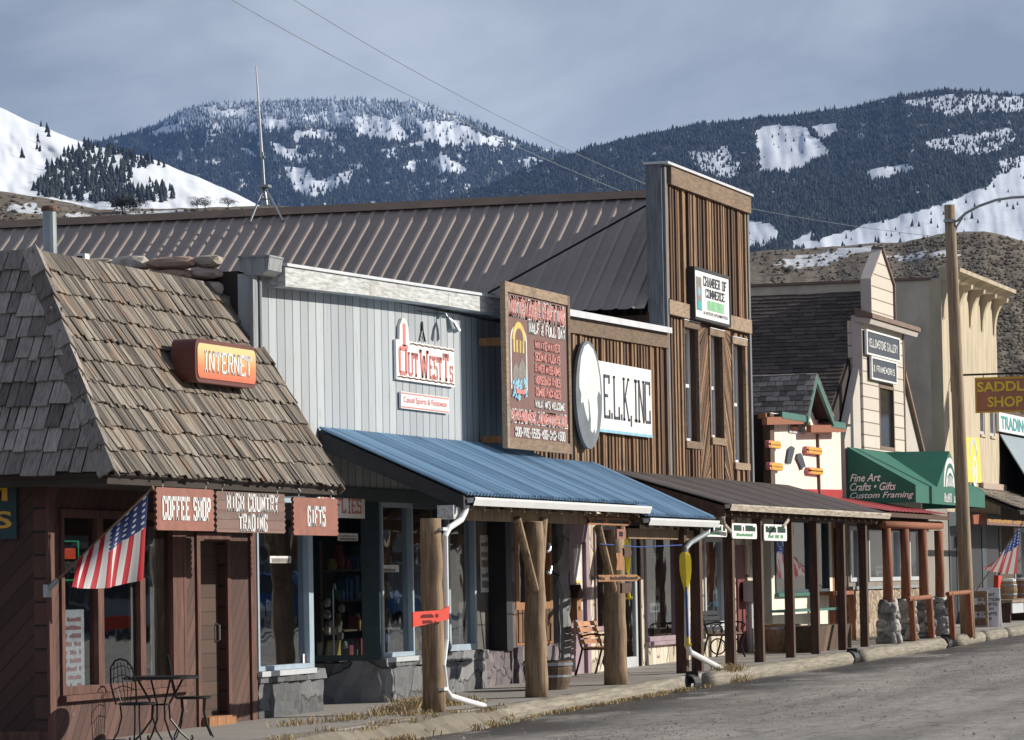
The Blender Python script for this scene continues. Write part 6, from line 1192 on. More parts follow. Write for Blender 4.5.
# bistro set
a = gnd(178, 735); tx, ty = -16.25, a[1]*(-16.25)/a[0]; ty = 40.32; tz = zs(ty)
o = thing('bistro_table', 'black wrought-iron bistro table outside the coffee shop window', 'table', (tx, ty, tz)); mb = MB(); mb.lathe((tx, ty, tz+.70), [(.40, 0), (.43, .008), (.43, .028), (.40, .035)], 28); mb.build('table_top', M['iron'], o)
for k in range(4):
    t_ = R_(45+90*k); d = Vector((math.cos(t_), math.sin(t_), 0)); c = Vector((tx, ty, tz))
    MB().tube([c+d*.27+Vector((0, 0, .70)), c+d*.20+Vector((0, 0, .58)), c+d*.10+Vector((0, 0, .42)), c+d*.11+Vector((0, 0, .26)), c+d*.24+Vector((0, 0, .10)), c+d*.34+Vector((0, 0, .015)), c+d*.38+Vector((0, 0, .03)), c+d*.37+Vector((0, 0, .07))], .012, 6).build('leg', M['iron'], o)
mb = MB(); mb.tube(arc((tx, ty, tz+.42), (1, 0, 0), (0, 1, 0), .10, 0, 360, 16), .008, 5); mb.build('ring', M['iron'], o)
def bistro_chair(loc, rot, label):
    o = thing('bistro_chair', label, 'chair', loc, 'wrought-iron chairs at the bistro table'); o.rotation_euler = (0, 0, rot); bpy.context.view_layer.update()
    keep = o.location.copy(); o.location = (0, 0, 0)
    mb = MB(); mb.lathe((0, 0, .43), [(.19, 0), (.205, .01), (.205, .022), (.19, .03)], 20); mb.build('seat', M['iron'], o)
    for sx_, sy_ in ((-1, -1), (1, -1), (1, 1), (-1, 1)): MB().tube([(sx_*.13, sy_*.13, .43), (sx_*.12, sy_*.12, .30), (sx_*.15, sy_*.15, .14), (sx_*.21, sy_*.21, .0)], .010, 6).build('leg', M['iron'], o)
    mb = MB(); mb.tube([(-.19, -.14, .44), (-.24, -.17, .66), (-.27, -.15, .84), (-.28, -.08, .92), (-.29, 0, .94), (-.28, .08, .92), (-.27, .15, .84), (-.24, .17, .66), (-.19, .14, .44)], .011, 6)
    for k in range(5): y_ = -.10+.05*k; mb.tube([(-.20, y_*.6, .46), (-.25, y_*1.25, .68), (-.28, y_*.9, .90)], .006, 5)
    for zz in (.60, .72, .82):
        mb.tube([(-.23-.1*(zz-.6), -.16, zz), (-.245-.1*(zz-.6), 0, zz+.05), (-.23-.1*(zz-.6), .16, zz)], .006, 5)
    mb.build('backrest', M['iron'], o); o.location = keep; return o
def yx(px_, py_, X): return aX(px_, py_, X)[1]
bistro_chair((-16.30, 39.75, zs(41)), R_(75), 'left wrought-iron chair of the bistro set, its lattice back towards the flag')
bistro_chair((-16.35, 41.55, zs(42)), R_(25), 'right wrought-iron chair of the bistro set, nearest the shop door')
# slatted bench
def bench(loc, label, slats=True, Lb=1.3):
    o = thing('bench', label, 'bench', loc); x, y, z = loc
    mb = MB()
    for k in range(4): mb.box(x+.12+k*.095, x+.20+k*.095, y, y+Lb, z+.43, z+.455)
    bw_ = M['benchwood' if slats else 'oldboard']; mb.build('seat', bw_, o); mb = MB()
    for k in range(4): zz = z+.50+k*.095; xx = x+.085-k*.03; mb.hexa([(xx, y, zz), (xx+.025, y, zz), (xx+.025, y+Lb, zz), (xx, y+Lb, zz), (xx-.025, y, zz+.075), (xx, y, zz+.075), (xx, y+Lb, zz+.075), (xx-.025, y+Lb, zz+.075)])
    mb.build('backrest', bw_ if slats else M['iron'], o)
    for yy in (y+.06, y+Lb-.06):
        mb = MB(); mb.tube([(x-.02, yy, z+.88), (x+.07, yy, z+.52), (x+.10, yy, z+.42), (x+.04, yy, z+.20), (x-.02, yy, z)], .018, 6); mb.tube([(x+.10, yy, z+.42), (x+.5, yy, z+.42)], .016, 6); mb.tube([(x+.50, yy, z+.42), (x+.44, yy, z+.22), (x+.52, yy, z)], .018, 6)
        mb.tube([(x+.05, yy, z+.62), (x+.25, yy, z+.66), (x+.48, yy, z+.64), (x+.53, yy, z+.60), (x+.50, yy, z+.56)], .016, 6); mb.tube([(x+.48, yy, z+.64), (x+.46, yy, z+.52), (x+.50, yy, z+.42)], .012, 6)
        if not slats: mb.tube(arc((x+.28, yy, z+.22), (1, 0, 0), (0, 0, 1), .14, 20, 340, 14), .014, 6); mb.tube(arc((x+.28, yy, z+.52), (1, 0, 0), (0, 0, 1), .09, 0, 360, 12), .012, 6)
        mb.build('iron_frame', M['iron'], o)
    return o
q = gnd(588, 676); bench((-17.05, yx(575, 640, -17.05), zs(61)), 'orange slatted bench with black iron sides, between the two big log posts')
bench((-17.1, yx(702, 640, -17.1), zs(69)), 'black iron scrollwork bench behind the yellow paddle', False, 1.2)
# barrels
def barrel(c, R0, H, mats, hoops, n=22, label='', group=None, fill=None):
    o = thing('barrel_planter', label, 'barrel', c, group); mb = MB(); mb.lathe(c, [(R0*.80, 0), (R0*.92, H*.3), (R0, H*.7), (R0*.99, H), (R0*.90, H), (R0*.90, H*.9)], n, 0, None, True); mb.build('staves', mats, o)
    mb = MB()
    for f in hoops: rr_ = R0*(.80+.2*min(1, f/.7)+.015); mb.lathe((c[0], c[1], c[2]+H*f), [(rr_, 0), (rr_+.008, .005), (rr_+.010, .045), (rr_, .05)], n)
    mb.build('hoops', M['hoop'], o); MB().lathe((c[0], c[1], c[2]+H*.9), [(R0*.88, 0), (R0*.5, .02), (.01, .03)], n).build('soil', M['dirt'], o); return o
xb = -16.05; yb_ = yx(548, 690, xb); barrel((xb, yb_, zs(yb_)), .36, .42, M['barreldark'], (.42, .82), label='dark half-barrel planter with pale hoops behind the second log post')
xb = -16.7; yb_ = yx(780, 640, xb); barrel((xb, yb_, zs(yb_)), .42, .52, M['barrel'], (.3, .8), label='brown half-barrel planter below the cream shop window')
xb = -16.0; y0 = yx(800, 650, xb); y1 = yx(836, 650, xb); z = zs(y0); o = thing('planter_box', 'tapered weathered wood planter box between two dark posts', 'planter', (xb, y0, z)); mb = MB()
for k in range(6): a0_, a1_ = k/6, (k+1)/6; mb.hexa([(xb-.2, y0+.15+(y1-y0-.3)*a0_, z), (xb+.2, y0+.15+(y1-y0-.3)*a0_, z), (xb+.2, y0+.15+(y1-y0-.3)*a1_-.01, z), (xb-.2, y0+.15+(y1-y0-.3)*a1_-.01, z), (xb-.3, y0+(y1-y0)*a0_, z+.5), (xb+.3, y0+(y1-y0)*a0_, z+.5), (xb+.3, y0+(y1-y0)*a1_-.01, z+.5), (xb-.3, y0+(y1-y0)*a1_-.01, z+.5)])
mb.build('box', M['barreldark'], o); MB().box(xb-.31, xb+.31, y1+.01, y1+.04, z+.02, z+.5).build('end_board', M['oldboard'], o)
# green shelf table in front of the cream shop
X = -16.9; y0, y1 = yx(779, 608, X), yx(838, 608, X); z = zs(y0); zt = aX(800, 609, X)[2]; o = thing('bench_table', 'narrow dark green plank table under the cream shop window', 'table', (X, y0, z)); MB().box(X-.2, X+.12, y0, y1, zt-.05, zt).build('top', M['green'], o)
for yy in (y0+.7, y0+.75+(y1-y0)*.45, y1-.5): MB().box(X-.06, X, yy, yy+.07, z, zt-.05).build('leg', M['whiteframe'], o)
# downspout-side paddles
def paddle(p0, p1, label, face):
    o = thing('paddle', label, 'paddle', tuple(p0), 'yellow and blue paddles hung on the porch posts'); p0, p1 = Vector(p0), Vector(p1); L_ = (p1-p0).length; d = (p1-p0)/L_
    s_ = Vector((.88, .47, 0)).normalized(); mb = MB(); n = d.cross(s_).normalized(); pr_ = [(.0, .05), (.04, .085), (.14, .098), (.30, .096), (.44, .075), (.56, .045), (.68, .024)]
    b = len(pr_); vs = []
    for t_, w_ in pr_: c = p1-d*t_; vs += [c-s_*w_, c+n*.02, c+s_*w_, c-n*.02]
    fs = [(4*i+j, 4*i+(j+1) % 4, 4*i+4+(j+1) % 4, 4*i+4+j) for i in range(b-1) for j in range(4)]+[(0, 1, 2, 3), (4*b-1, 4*b-2, 4*b-3, 4*b-4)]; mb.add(vs, fs); mb.build('blade', M['yellow'], o)
    mb = MB(); mb.tube([p1-d*.55, p0+d*.12], .022, 8); mb.build('shaft', M['blue'], o); mb = MB(); mb.tube([p0+d*.13, p0+d*.02], .03, 8); mb.tube([p0-s_*.06, p0+s_*.06], .02, 8); mb.build('grip', M['yellow'], o)
X = -15.24; paddle(aX(688, 645, X), aX(685, 552, X), 'yellow-bladed paddle with blue shaft, strapped to the downspout below the blue roof end', 0)
X = -15.62; paddle(aX(629, 598, X), aX(623, 538, X), 'yellow and blue paddle half hidden behind the second big log post', 0)
# direction boards on the third log post
def board(x0, y0, x1, y1, X, label, arrow=1, mat='orangewood', g='small wooden boards on the big log post', lett=True):
    a, b = yz(x0, y0, X), yz(x1, y1, X); ya_, yb_, z0, z1 = a[0], b[0], min(a[1], b[1]), max(a[1], b[1]); zc_ = (z0+z1)/2; o = thing('wooden_sign', label, 'sign', (X, ya_, z0), g)
    tip = min(.25, (yb_-ya_)*.3)*arrow; pts = [(ya_, z0), (yb_-tip, z0), (yb_, zc_), (yb_-tip, z1), (ya_, z1), (ya_+tip*.5, zc_)] if arrow else [(ya_, z0), (yb_, z0), (yb_, z1), (ya_, z1)]
    MB().px(pts, X-.03, X).build('board', M[mat], o)
    if lett: mb = MB(); marks(mb, (X+.001, ya_+.12, z0+(z1-z0)*.25), RS, (z1-z0)*.5, (yb_-ya_)-.3, max(4, int((yb_-ya_)*7))); mb.build('lettering', M['black'], o)
board(598, 575, 641, 581, -15.02, 'long arrow-shaped board on the second big log post, lowest of its lettered boards'); board(617, 529, 626, 539, -15.02, 'small square pinkish board near the top of the second big log post', 0, 'signbrown'); board(624, 548, 632, 557, -15.03, 'short dark board pointing right, in the middle of the second big log post', .5, 'darkpost', lett=False); board(616, 553, 625, 570, -15.01, 'tilted triangular wood scrap in the middle of the second big log post', .9, 'orangewood', lett=False); board(622, 583, 631, 593, -15.03, 'small dark block low on the second big log post', 0, 'darkpost', lett=False)
board(588, 517, 632, 526, -15.5, 'long dark arrow board under the blue eave, behind the second big log post', .9, 'orangewood', lett=True)
# red sign on the first log post
X = -15.22; a, b = yz(413, 612, X), yz(449, 622, X); o = thing('red_sign', 'bright red lettered plastic sign strapped across the first log post', 'sign', (X, a[0], b[1])); MB().px([(a[0], a[1]), (a[0], a[1]-.19), (b[0], a[1]-.11), (b[0]+.02, a[1]+.06), (b[0]-.3, a[1]+.01)], X-.02, X).build('board', M['red'], o)
mb = MB(); marks(mb, (X+.001, a[0]+.3, a[1]-.08), RS, .045, .8, 12); marks(mb, (X+.001, a[0]+.3, a[1]-.15), RS, .04, .7, 10); mb.build('lettering', plain('dark_red_print', (.18, .02, .015), .6), o)
# birdhouse on the pink door pillar
X = W+.14; a = yz(579, 592, X); b = yz(579, 620, X); o = thing('birdhouse', 'tall dark brown birdhouse hung on the pink door front', 'birdhouse', (X, a[0], b[1])); MB().box(X-.12, X, a[0]-.13, a[0]+.13, b[1], a[1]-.04).build('box', M['orangewood'], o); MB().px([(a[0]-.2, a[1]-.1), (a[0], a[1]+.12), (a[0]+.2, a[1]-.1)], X-.14, X+.03).build('roof', M['darkpost'], o); mb = MB(); mb.lathe((X, a[0], a[1]-.25), [(.04, 0), (.04, .002)], 10); mb.box(X, X+.004, a[0]-.035, a[0]+.035, a[1]-.30, a[1]-.23); mb.build('hole', M['black'], o)
poster(571, 581, 581, 592, W-.04, 'small yellow notice on the pink door above the birdhouse', M['bannerY'], M['artgrey'], 2)
# glass insulators / hook on second post
a = aX(547, 552, -15.15); o = thing('hook', 'silver metal hooks screwed to the side of the middle log post', 'hook', tuple(a)); mb = MB(); mb.tube([a, a+np.array([0, .12, .02]), a+np.array([0, .16, .08]), a+np.array([0, .12, .12])], .02, 6); mb.build('upper_hook', M['galv'], o); mb = MB(); c = a-np.array([0, 0, .28]); mb.tube([c, c+np.array([0, .12, -.02]), c+np.array([0, .2, .08])], .02, 6); mb.build('lower_hook', M['galv'], o)
# ================================================================== LOG ARBOUR ON CAIRNS
r = thing('log_arbour', 'reddish log arbour of four posts standing on grey stone cairns', 'arbour', (-15.4, 77, .3)); tops = []
for px_, py_, w_, ht in ((889, 646, .17, 1.02), (907, 645, .165, 1.05), (925, 644, .165, 1.1), (941, 643, .155, 1.15)):
    q = gnd(px_, py_); X = -15.5; y = q[1]*X/q[0]; z = zs(y); zt = z+.76+(0.02*random.random())
    mb = MB(); k = 0; zz = z
    while zz < zt-.02:
        R0 = w_*(1.28-.34*(zz-z)/.75)
        for j in range(8): t_ = R_(45*j+random.uniform(-12, 12)+k*22); s_ = random.uniform(.8, 1.25); mb.blob((X+R0*.74*math.cos(t_), y+R0*.74*math.sin(t_), zz+random.uniform(.03, .10)), .115*s_, .115*s_, .10*random.uniform(.7, 1.4), 0, None, .22)
        zz += .118; k += 1
    mb.lathe((X, y, z-.05), [(w_*.95, 0), (w_*.72, zt-z)], 12, 0, .1); mb.build('stone_cairn', M['cairn'], r, True)
    zb_ = 2.62; tops.append((X, y)); MB().tube([(X, y, zt-.06), (X+.01, y, (zt+zb_)/2), (X, y, zb_)], [.105, .10, .095], 12).build('post', M['redpost'], r, True)
mb = MB(); mb.tube([(-15.5, tops[0][1]-.35, 2.70), (-15.5, tops[-1][1]+.25, 2.73)], .09, 12); mb.build('beam', M['redpost'], r, True)
for i, (x0, x1, yt, yb0, yb1, lb) in enumerate([(911, 929, 598, 642, 641, 'small reddish log frame in front of the stone cairns'), (950, 968, 593, 639, 637, 'small reddish log frame leaning beside the utility pole')]):
    X = (-15.30, -14.98)[i]; o = thing('rail_frame', lb, 'rail', (X, 78, .3)); a, b = aX(x0, yt, X), aX(x1, yt, X); c, d = aX(x0+3, yb0, X), aX(x1+3, yb1, X)
    MB().tube([a, c], .07, 8).build('post', M['redpost'], o); MB().tube([b, d], .075, 8).build('post', M['redpost'], o); MB().tube([a-np.array([0, .3, .02]), b+np.array([0, .15, .02])], .05, 8).build('rail', M['redpost'], o)
mb = MB(); X = -16.8; y0, y1 = yx(834, 600, X), yx(856, 600, X); z = zs(y0); o = thing('rail_frame', 'dark red wood counter frame in the shade behind the last square posts', 'rail', (X, y0, z)); MB().box(X-.3, X, y0, y1, z+.98, z+1.06).build('rail', M['redpost'], o)
for yy in (y0+.05, y1-.2): MB().box(X-.12, X, yy, yy+.13, z, z+.98).build('post', M['redpost'], o)
# ================================================================== UTILITY POLE WITH LAMP ARM
q = gnd(968, 634); o = thing('utility_pole', 'tall leaning wooden utility pole with a curved lamp arm', 'pole', tuple(q)); YP = q[1]; tp = aY(949.5, 205, YP); pt = [q+(tp-q)*k/8 for k in range(9)]; pt[0] = pt[0]-np.array([0, 0, .1])
MB().tube(pt, [.165-.045*k/8 for k in range(9)], 16).build('pole_shaft', M['pole'], o, True)
P = [aY(x, y, YP) for x, y in ((953, 221), (957, 221), (966, 213), (979, 206), (996, 200), (1012, 197.5), (1030, 196.5), (1060, 196))]; MB().tube(P, .03, 8).build('lamp_arm', M['galv'], o); mb = MB(); mb.tube([aY(955, 232, YP), aY(957, 226, YP), aY(963, 217, YP)], .022, 8); a = aY(952, 221, YP); mb.box(a[0]-.16, a[0]+.06, YP-.16, YP+.16, a[2]-.03, a[2]+.03); mb.build('arm_bracket', M['galv'], o)
a = aY(1066, 197, YP); mb = MB(); mb.tube([a, a+np.array([.5, 0, 0])], [.10, .13], 12); mb.build('lamp_head', M['galv'], o)
# wires
def wire(pts, Ys, rad, label, m='wire'):
    P = [aY(x, y, Y) for (x, y), Y in zip(pts, Ys)]; mb = MB(); mb.tube(P, rad, 5); tag(mb.build('cable', M[m]), label, 'cable', 'overhead cables')
def cat(p, q, sag, n=16): return [(p[0]+(q[0]-p[0])*i/n, p[1]+(q[1]-p[1])*i/n+sag*4*(i/n)*(1-i/n)) for i in range(n+1)]
wire(cat((225, -4), (760, 243), 16), [60+25*i/16 for i in range(17)], .0065, 'overhead cable crossing in front of the tall false front, lower of the two', 'wirepale')
wire(cat((288, -4), (655, 188), 10)+cat((655, 188), (950, 238), 5)[1:], [62+16*i/16 for i in range(17)]+[78+7.4*(i+1)/16 for i in range(16)], .006, 'overhead cable running to the utility pole, upper of the two', 'wirepale')
# ================================================================== ROOF ANTENNA
o = thing('antenna', 'tall thin white whip antenna on a tripod, on the ridge of the long metal roof', 'antenna', (-26, 70.3, 8.9)); c = aY(265, 186, 70.3)
mb = MB(); mb.tube([aY(266.5, 205, 70.3), aY(264, 186, 70.3), aY(262.5, 160, 70.3), aY(262.5, 152, 70.3)], [.03, .03, .028, .03], 8); mb.build('mast', M['galv'], o)
mb = MB(); mb.tube([aY(262, 158, 70.3), aY(256, 66, 70.3)], [.032, .012], 8); mb.build('whip', M['white'], o)
for x, y, Y in ((250, 222, 69.9), (283, 221, 69.9), (272, 214, 71.3)): MB().tube([aY(264, 186, 70.3), aY(x, y, Y)], .022, 7).build('leg', M['galv'], o)
mb = MB(); mb.tube([aY(258, 199, 70.2), aY(273, 199, 70.2)], .014, 6); mb.box(c[0]-.12, c[0]+.10, 70.2, 70.4, c[2]-.03, c[2]+.02); mb.tube([aY(259, 157, 70.3), aY(265, 157, 70.3)], .03, 6); mb.build('crossbar', M['galv'], o)
# ================================================================== RIGHT EDGE CLUTTER
X = -15.75; A = aY(982, 613, 90); 
YF_ = 88.5; A = aY(966, 596, YF_+1); A = aY(981, 585, YF_); B = aY(1021, 526, YF_-1.2)
flag('sun-faded striped flag on a leaning pole at the right edge, by the sandwich board', 'flag', aY(969, 601, YF_), aY(1022, 524, YF_-.8), None, (.46, .98), aY(980, 567, YF_-.3), aY(1014, 574, YF_-.6), flag_mat('faded_flag_cloth', 1), M['pole'], None, .06)
q = gnd(985, 627); Xs = q[0]; Ys = q[1]; z = zs(Ys); o = thing('sandwich_board', 'pale grey sandwich board with black lettering beside the utility pole', 'sign', (Xs, Ys, z)); sx_ = 3900/92.
a, b, c = aY(973, 588, Ys), aY(998, 588, Ys), aY(973, 626, Ys); x0, x1, z1, z0 = a[0], b[0], a[2], z
mb = MB(); mb.hexa([(x0, Ys-.02, z0), (x1, Ys-.02, z0), (x1, Ys, z0), (x0, Ys, z0), (x0, Ys+.20, z1), (x1, Ys+.20, z1), (x1, Ys+.22, z1), (x0, Ys+.22, z1)]); mb.build('front_panel', plain('grey_white_board', (.72, .74, .80), .5, 0, .05), o)
MB().hexa([(x0, Ys+.46, z0), (x1, Ys+.46, z0), (x1, Ys+.48, z0), (x0, Ys+.48, z0), (x0, Ys+.225, z1), (x1, Ys+.225, z1), (x1, Ys+.245, z1), (x0, Ys+.245, z1)]).build('back_panel', M['white'], o)
mb = MB(); v_ = Vector((0, .22, z1-z0)).normalized()
for k, s_ in enumerate(('A GREAT', 'SELECTION', 'OF GIFTS', 'JEWELRY', '& CRAFTS', 'TO SEE')): t_ = (z1-z0)*(.80-.125*k); p = Vector((x0+.07, Ys-.026, z0))+v_*t_; bft(mb, s_, p, RC, v_, .075, (x1-x0)*(.10*len(s_)), bold=.02)
mb.build('lettering', M['black'], o)
for i, (px_, py_, n_) in enumerate([(1009, 597, 'left'), (1023, 596, 'right')]):
    X = -16.2; a = aX(px_, py_, X); y = a[1]; zz = a[2]-.05; o = thing('keg', n_+' one of two tan kegs with pale hoops on the ledge at the right edge', 'keg', (X, y, zz), 'tan kegs on the ledge'); R0 = .22
    mb = MB(); mb.lathe((X, y, zz), [(R0*.85, 0), (R0, .22), (R0*.85, .44)], 16, 0, None, True); mb.build('staves', M['barrel'], o); mb = MB(); mb.lathe((X, y, zz+.09), [(R0*.94, 0), (R0*.97, .01), (R0*.97, .03), (R0*.94, .04)], 16); mb.lathe((X, y, zz+.32), [(R0*.94, 0), (R0*.97, .01), (R0*.97, .03), (R0*.94, .04)], 16); mb.build('hoops', M['hoop'], o); MB().lathe((X, y, zz+.44), [(R0*.84, 0), (R0*.84, .05), (R0*.6, .07)], 16).build('lid', M['white'], o)
X = -16.25; a = aX(1001, 598, X); o = thing('display_table', 'long dark table with a grey drawer front, holding the kegs at the right edge', 'table', (X, a[1], zs(a[1]))); MB().box(X-.5, X+.3, a[1]-.1, a[1]+9, a[2]-.12, a[2]-.05).build('table_top', M['oldboard'], o); MB().box(X+.22, X+.26, a[1]+.1, a[1]+1.8, a[2]-.38, a[2]-.125).build('drawer', M['whiteframe'], o)
for yy in (a[1]+.1, a[1]+3): MB().box(X-.4, X+.2, yy, yy+.12, zs(yy), a[2]-.125).build('leg', M['darkpost'], o)
a = aX(998, 580, -16.6); o = thing('handbag', 'red and black bag hanging behind the faded flag', 'bag', tuple(a)); X = -16.6; mb = MB(); mb.px([(a[1], a[2]-.2), (a[1]+.5, a[2]-.25), (a[1]+.6, a[2]+.1), (a[1]+.1, a[2]+.12)], X-.12, X); mb.build('body', M['red'], o); MB().tube([(X-.06, a[1]+.1, a[2]+.1), (X-.06, a[1]+.3, a[2]+.4), (X-.06, a[1]+.55, a[2]+.1)], .015, 6).build('strap', M['black'], o)
X = -16.7; q = [yz(x, y, X) for x, y in ((973, 515), (983, 514), (983, 511), (990, 519), (983, 527), (983, 524), (974, 524))]; o = tag(MB().px(q, X-.04, X).build('arrow_sign', plain('dark_orange_arrow', (.30, .075, .03), .6)), 'dark orange arrow sign hanging in the shade right of the utility pole', 'sign')
X = -15.9; a, b = yz(987, 519, X), yz(1030, 527, X); o = thing('hanging_sign', 'long dark board with gold lettering under the shake porch at the right edge', 'sign', (X, a[0], b[1])); MB().box(X-.03, X, a[0], b[0], b[1], a[1]).build('board', M['boardred'], o); mb = MB(); marks(mb, (X+.001, a[0]+.2, b[1]+.06), RS, (a[1]-b[1])*.6, b[0]-a[0]-.4, 16); mb.build('lettering', M['goldletter'], o)
q = gnd(960, 628); o = thing('crate', 'weathered wooden crate left of the sandwich board', 'crate', tuple(q)); a, b, c = aY(966, 598, q[1]), aY(984, 598, q[1]), aY(984, 630, q[1]); mb = MB()
for k in range(3): zz = zs(q[1])+.05+k*.32; mb.box(a[0], b[0], q[1]+.5, q[1]+.54, zz, zz+.16)
mb.build('slats', M['oldboard'], o); mb = MB(); mb.box(a[0], a[0]+.06, q[1]+.45, q[1]+.5, zs(q[1]), zs(q[1])+.85); mb.box(b[0]-.06, b[0], q[1]+.45, q[1]+.5, zs(q[1]), zs(q[1])+.85); mb.build('corner_posts', M['oldboard'], o)
# blue string
wire([(600, 544), (640, 547), (682, 545)], [55.5, 58, 60.2], .008, 'thin blue cord strung between the log post and the downspout', 'blue')
# ================================================================== AIR
mb = MB(); mb.box(-12600, 12600, -9600, 12600, -6, 1130); hz = mb.build('haze', [plain('x', (1, 1, 1))]); m = bpy.data.materials.new('thin_mountain_air'); m.use_nodes = True; t_ = m.node_tree; t_.nodes.clear()
oo = t_.nodes.new('ShaderNodeOutputMaterial'); pv = t_.nodes.new('ShaderNodeVolumePrincipled'); pv.inputs['Color'].default_value = (.24, .46, .98, 1); pv.inputs['Density'].default_value = 3.3e-5; pv.inputs['Anisotropy'].default_value = .0; t_.links.new(pv.outputs[0], oo.inputs['Volume'])
hz.data.materials.clear(); hz.data.materials.append(m); tag(hz, 'thin blue-grey haze over the valley and mountains', 'haze', kind='stuff')
# ================================================================== OTHER SIDE OF THE STREET (only its reflections show in the shop windows)
def car(loc, rot, paint, label, pickup):
    o = thing('parked_car', label, 'car', (0, 0, 0), 'vehicles parked across the street')
    side = [(-2.3, .45), (-2.3, .95), (-1.35, 1.02), (-.75, 1.62), (.35, 1.66), (.75, 1.08), (2.3, 1.05), (2.35, .5)] if pickup else [(-2.3, .45), (-2.3, .90), (-1.3, 1.02), (-.7, 1.66), (1.7, 1.68), (2.15, 1.1), (2.25, .5)]
    mb = MB(); mb.py(side, -.86, .86); mb.build('body', plain('car_paint', paint, .25, .3, .05), o)
    g = [(-1.18, 1.08), (-.72, 1.55), (.30, 1.58), (.62, 1.10)] if pickup else [(-1.15, 1.08), (-.66, 1.58), (1.6, 1.60), (1.95, 1.12)]
    for s_ in (-1, 1): MB().py(g, s_*.862, s_*.87).build('side_window', M['black'], o)
    MB().hexa([(-1.34, -.74, 1.06), (-1.36, -.74, 1.07), (-1.36, .74, 1.07), (-1.34, .74, 1.06), (-.80, -.68, 1.58), (-.82, -.68, 1.59), (-.82, .68, 1.59), (-.80, .68, 1.58)]).build('windscreen', M['black'], o)
    for x_ in (-1.45, 1.45):
        for s_ in (-1, 1):
            w = MB().tube([(x_, s_*.70, .34), (x_, s_*.90, .34)], .34, 20).build('wheel', M['black'], o); MB().tube([(x_, s_*.89, .34), (x_, s_*.91, .34)], .19, 14).build('rim', M['hoop'], w)
    for s_ in (-1, 1): MB().box(-2.33, -2.29, s_*.72-.14, s_*.72+.14, .72, .88).build('headlight', M['white'], o)
    o.location = loc; o.rotation_euler = (0, 0, rot)
car((2.6, 101, roadz(2.6, 101)), R_(12), (.02, .09, .30), 'blue pickup across the street, mirrored in the first stone-based shop window', True)
car((3.2, 108, roadz(3.2, 108)), R_(10), (.03, .12, .26), 'second blue vehicle across the street, mirrored in the window beside the shaded entry', False)
car((3.0, 94.5, roadz(3.0, 94.5)), R_(14), (.30, .31, .33), 'grey vehicle across the street, mirrored faintly in the coffee shop window', False)
for i, (y0, y1, h, c) in enumerate([(84, 96, 4.2, (.16, .10, .07)), (96.5, 108, 5.0, (.24, .22, .20)), (108.5, 124, 4.4, (.12, .09, .08)), (124.5, 150, 5.2, (.20, .17, .14))]):
    o = thing('shop_building', ['low brown shop', 'pale grey shop', 'dark brown shop', 'long tan shop'][i]+' across the street, seen only as a reflection', 'building', (14, y0, .3), 'shops across the street'); zb = zs(y0)-.3
    mb = MB(); mb.box(14, 24, y0, y1, zb, zb+h); mb.build('wall', boards('far_boards_'+str(i), (0, 1, 0), .3, [sc(c, .7), c], .06), o)
    MB().box(12.4, 14, y0, y1, zb+2.7, zb+2.85).build('porch_roof', M['porchroof'], o)
    yy = y0+1
    while yy < y1-2: w = MB().box(13.93, 13.98, yy, yy+1.8, zb+.9, zb+2.3).build('window', M['whiteframe'], o); MB().box(13.92, 13.925, yy+.1, yy+1.7, zb+1, zb+2.2).build('pane', M['black'], w); yy += 3.2
# unseen hillside added across the street to darken the window reflections
xs = [40, 70, 120, 200, 320, 480, 700]; hh = [0, 3, 12, 32, 62, 95, 110]
strip('hill', xs, [-300, -100, 50, 150, 300, 500, 900, 1500, 2200], lambda x, y: -.3+np.interp(x, xs, hh)*(.8+.3*math.sin(y*.006)+.12*math.sin(y*.031+x*.02)), M['dirt'])
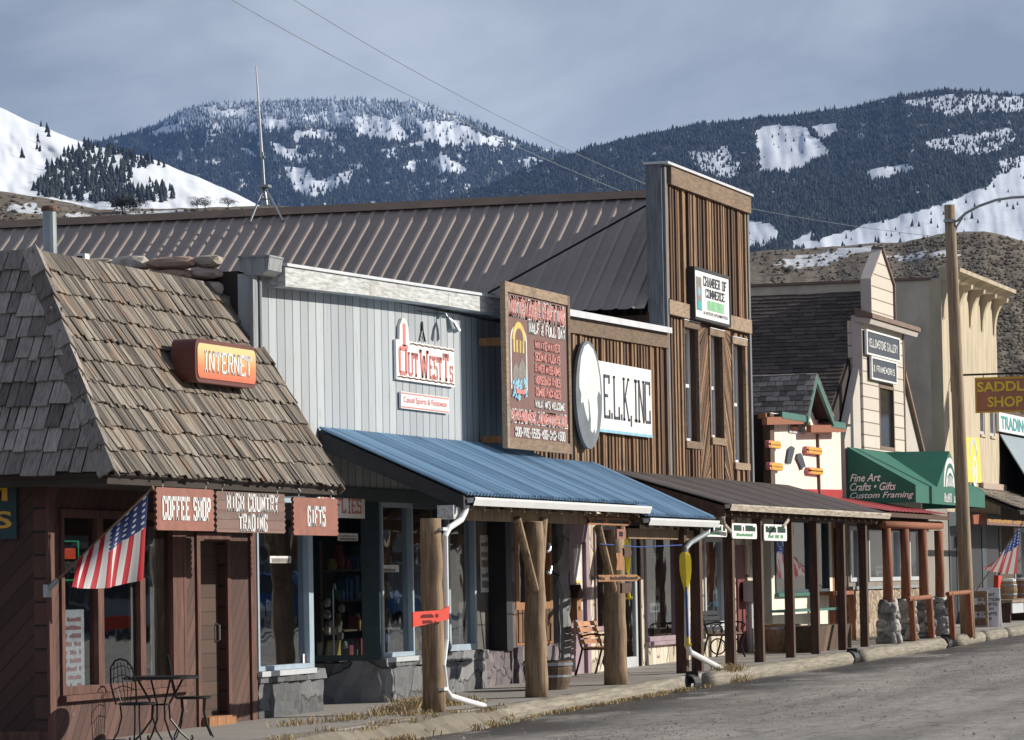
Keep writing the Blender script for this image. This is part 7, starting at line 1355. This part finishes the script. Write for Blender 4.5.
# goods on shelves behind the glass
goods_m = [plain('goods_'+n_, c, .7, 0, .3, 9) for n_, c in (('white', (.55, .53, .50)), ('red', (.38, .06, .05)), ('blue', (.08, .16, .32)), ('tan', (.38, .27, .15)), ('green', (.08, .20, .12)), ('yellow', (.55, .40, .08)))]
def shelf(X, Y0, Y1, z0, n, label, seed):
    rs = random.Random(seed); o = thing('display_shelf', label, 'shelf', (X, Y0, z0)); mb = MB(); H = .42
    for k in range(n): mb.box(X-.22, X+.04, Y0, Y1, z0+k*H, z0+k*H+.025)
    for y in (Y0, Y1-.03): mb.box(X-.22, X-.19, y, y+.03, z0, z0+n*H)
    mb.build('rack', M['oldboard'], o); mb = MB()
    for k in range(n):
        y = Y0+.05
        while y < Y1-.1:
            w_ = rs.uniform(.06, .2); h = rs.uniform(.1, .34); c = rs.randrange(6)
            if rs.random() < .3: mb.lathe((X-.08, y+w_/2, z0+k*H+.025), [(w_*.4, 0), (w_*.5, h*.5), (w_*.3, h*.8), (w_*.32, h)], 10, c)
            elif rs.random() < .9: mb.box(X-.14, X, y, y+w_, z0+k*H+.026, z0+k*H+.026+h, c)
            y += w_+rs.uniform(.02, .12)
    q = mb.build('goods', goods_m, o); q['kind'] = 'stuff'
for i, (X, a, b, z, n, lb) in enumerate([(W-.75, 40.2, 42.0, .5, 3, 'shelf of goods inside the coffee shop, behind the flag'), (W-.8, 46.3, 48.0, .5, 4, 'shelf of goods behind the first stone-based shop window'), (W-.7, 51.1, 53.8, .6, 4, 'shelf of goods behind the windows left of the red log-post sign'),
    (W-.6, 54.1, 55.3, .6, 4, 'shelf of goods behind the window right of the white downspout'), (W-.8, 62.0, 63.1, .7, 4, 'shelf of goods behind the window above the slatted bench'), (W-.7, 65.3, 67.8, .6, 4, 'shelf of goods behind the pink-framed window'), (W-.7, 69.6, 70.9, .8, 3, 'shelf of goods behind the grey-framed window over the iron bench'), (W-.8, 75.6, 79, 1.2, 3, 'shelf of goods behind the green-framed window'), (W-.7, 82.5, 90, 1.3, 3, 'shelf of goods behind the white-framed gallery windows')]):
    shelf(X, a, b, z, n, lb, i+3)
# papers taped inside the panes
for i, (x0, y0, x1, y1, lb, c) in enumerate([(713, 590, 722, 612, 'pale blue picture low in the grey-framed window over the iron bench', 'artblue'), (650, 590, 660, 612, 'white figure-shaped notice low in the pink-framed window', 'paper'), (651, 553, 659, 560, 'small green notice high in the pink-framed window', 'chgreen'), (456, 556, 462, 574, 'narrow white notice in the window right of the white downspout', 'paper'), (876, 566, 890, 576, 'white sheet low in the middle gallery window', 'paper'), (338, 533, 358, 541, 'pale picture strip high in the shaded entry window', 'paper')]):
    poster(x0, y0, x1, y1, W-.09, lb, M[c], M['artgrey'], 2)
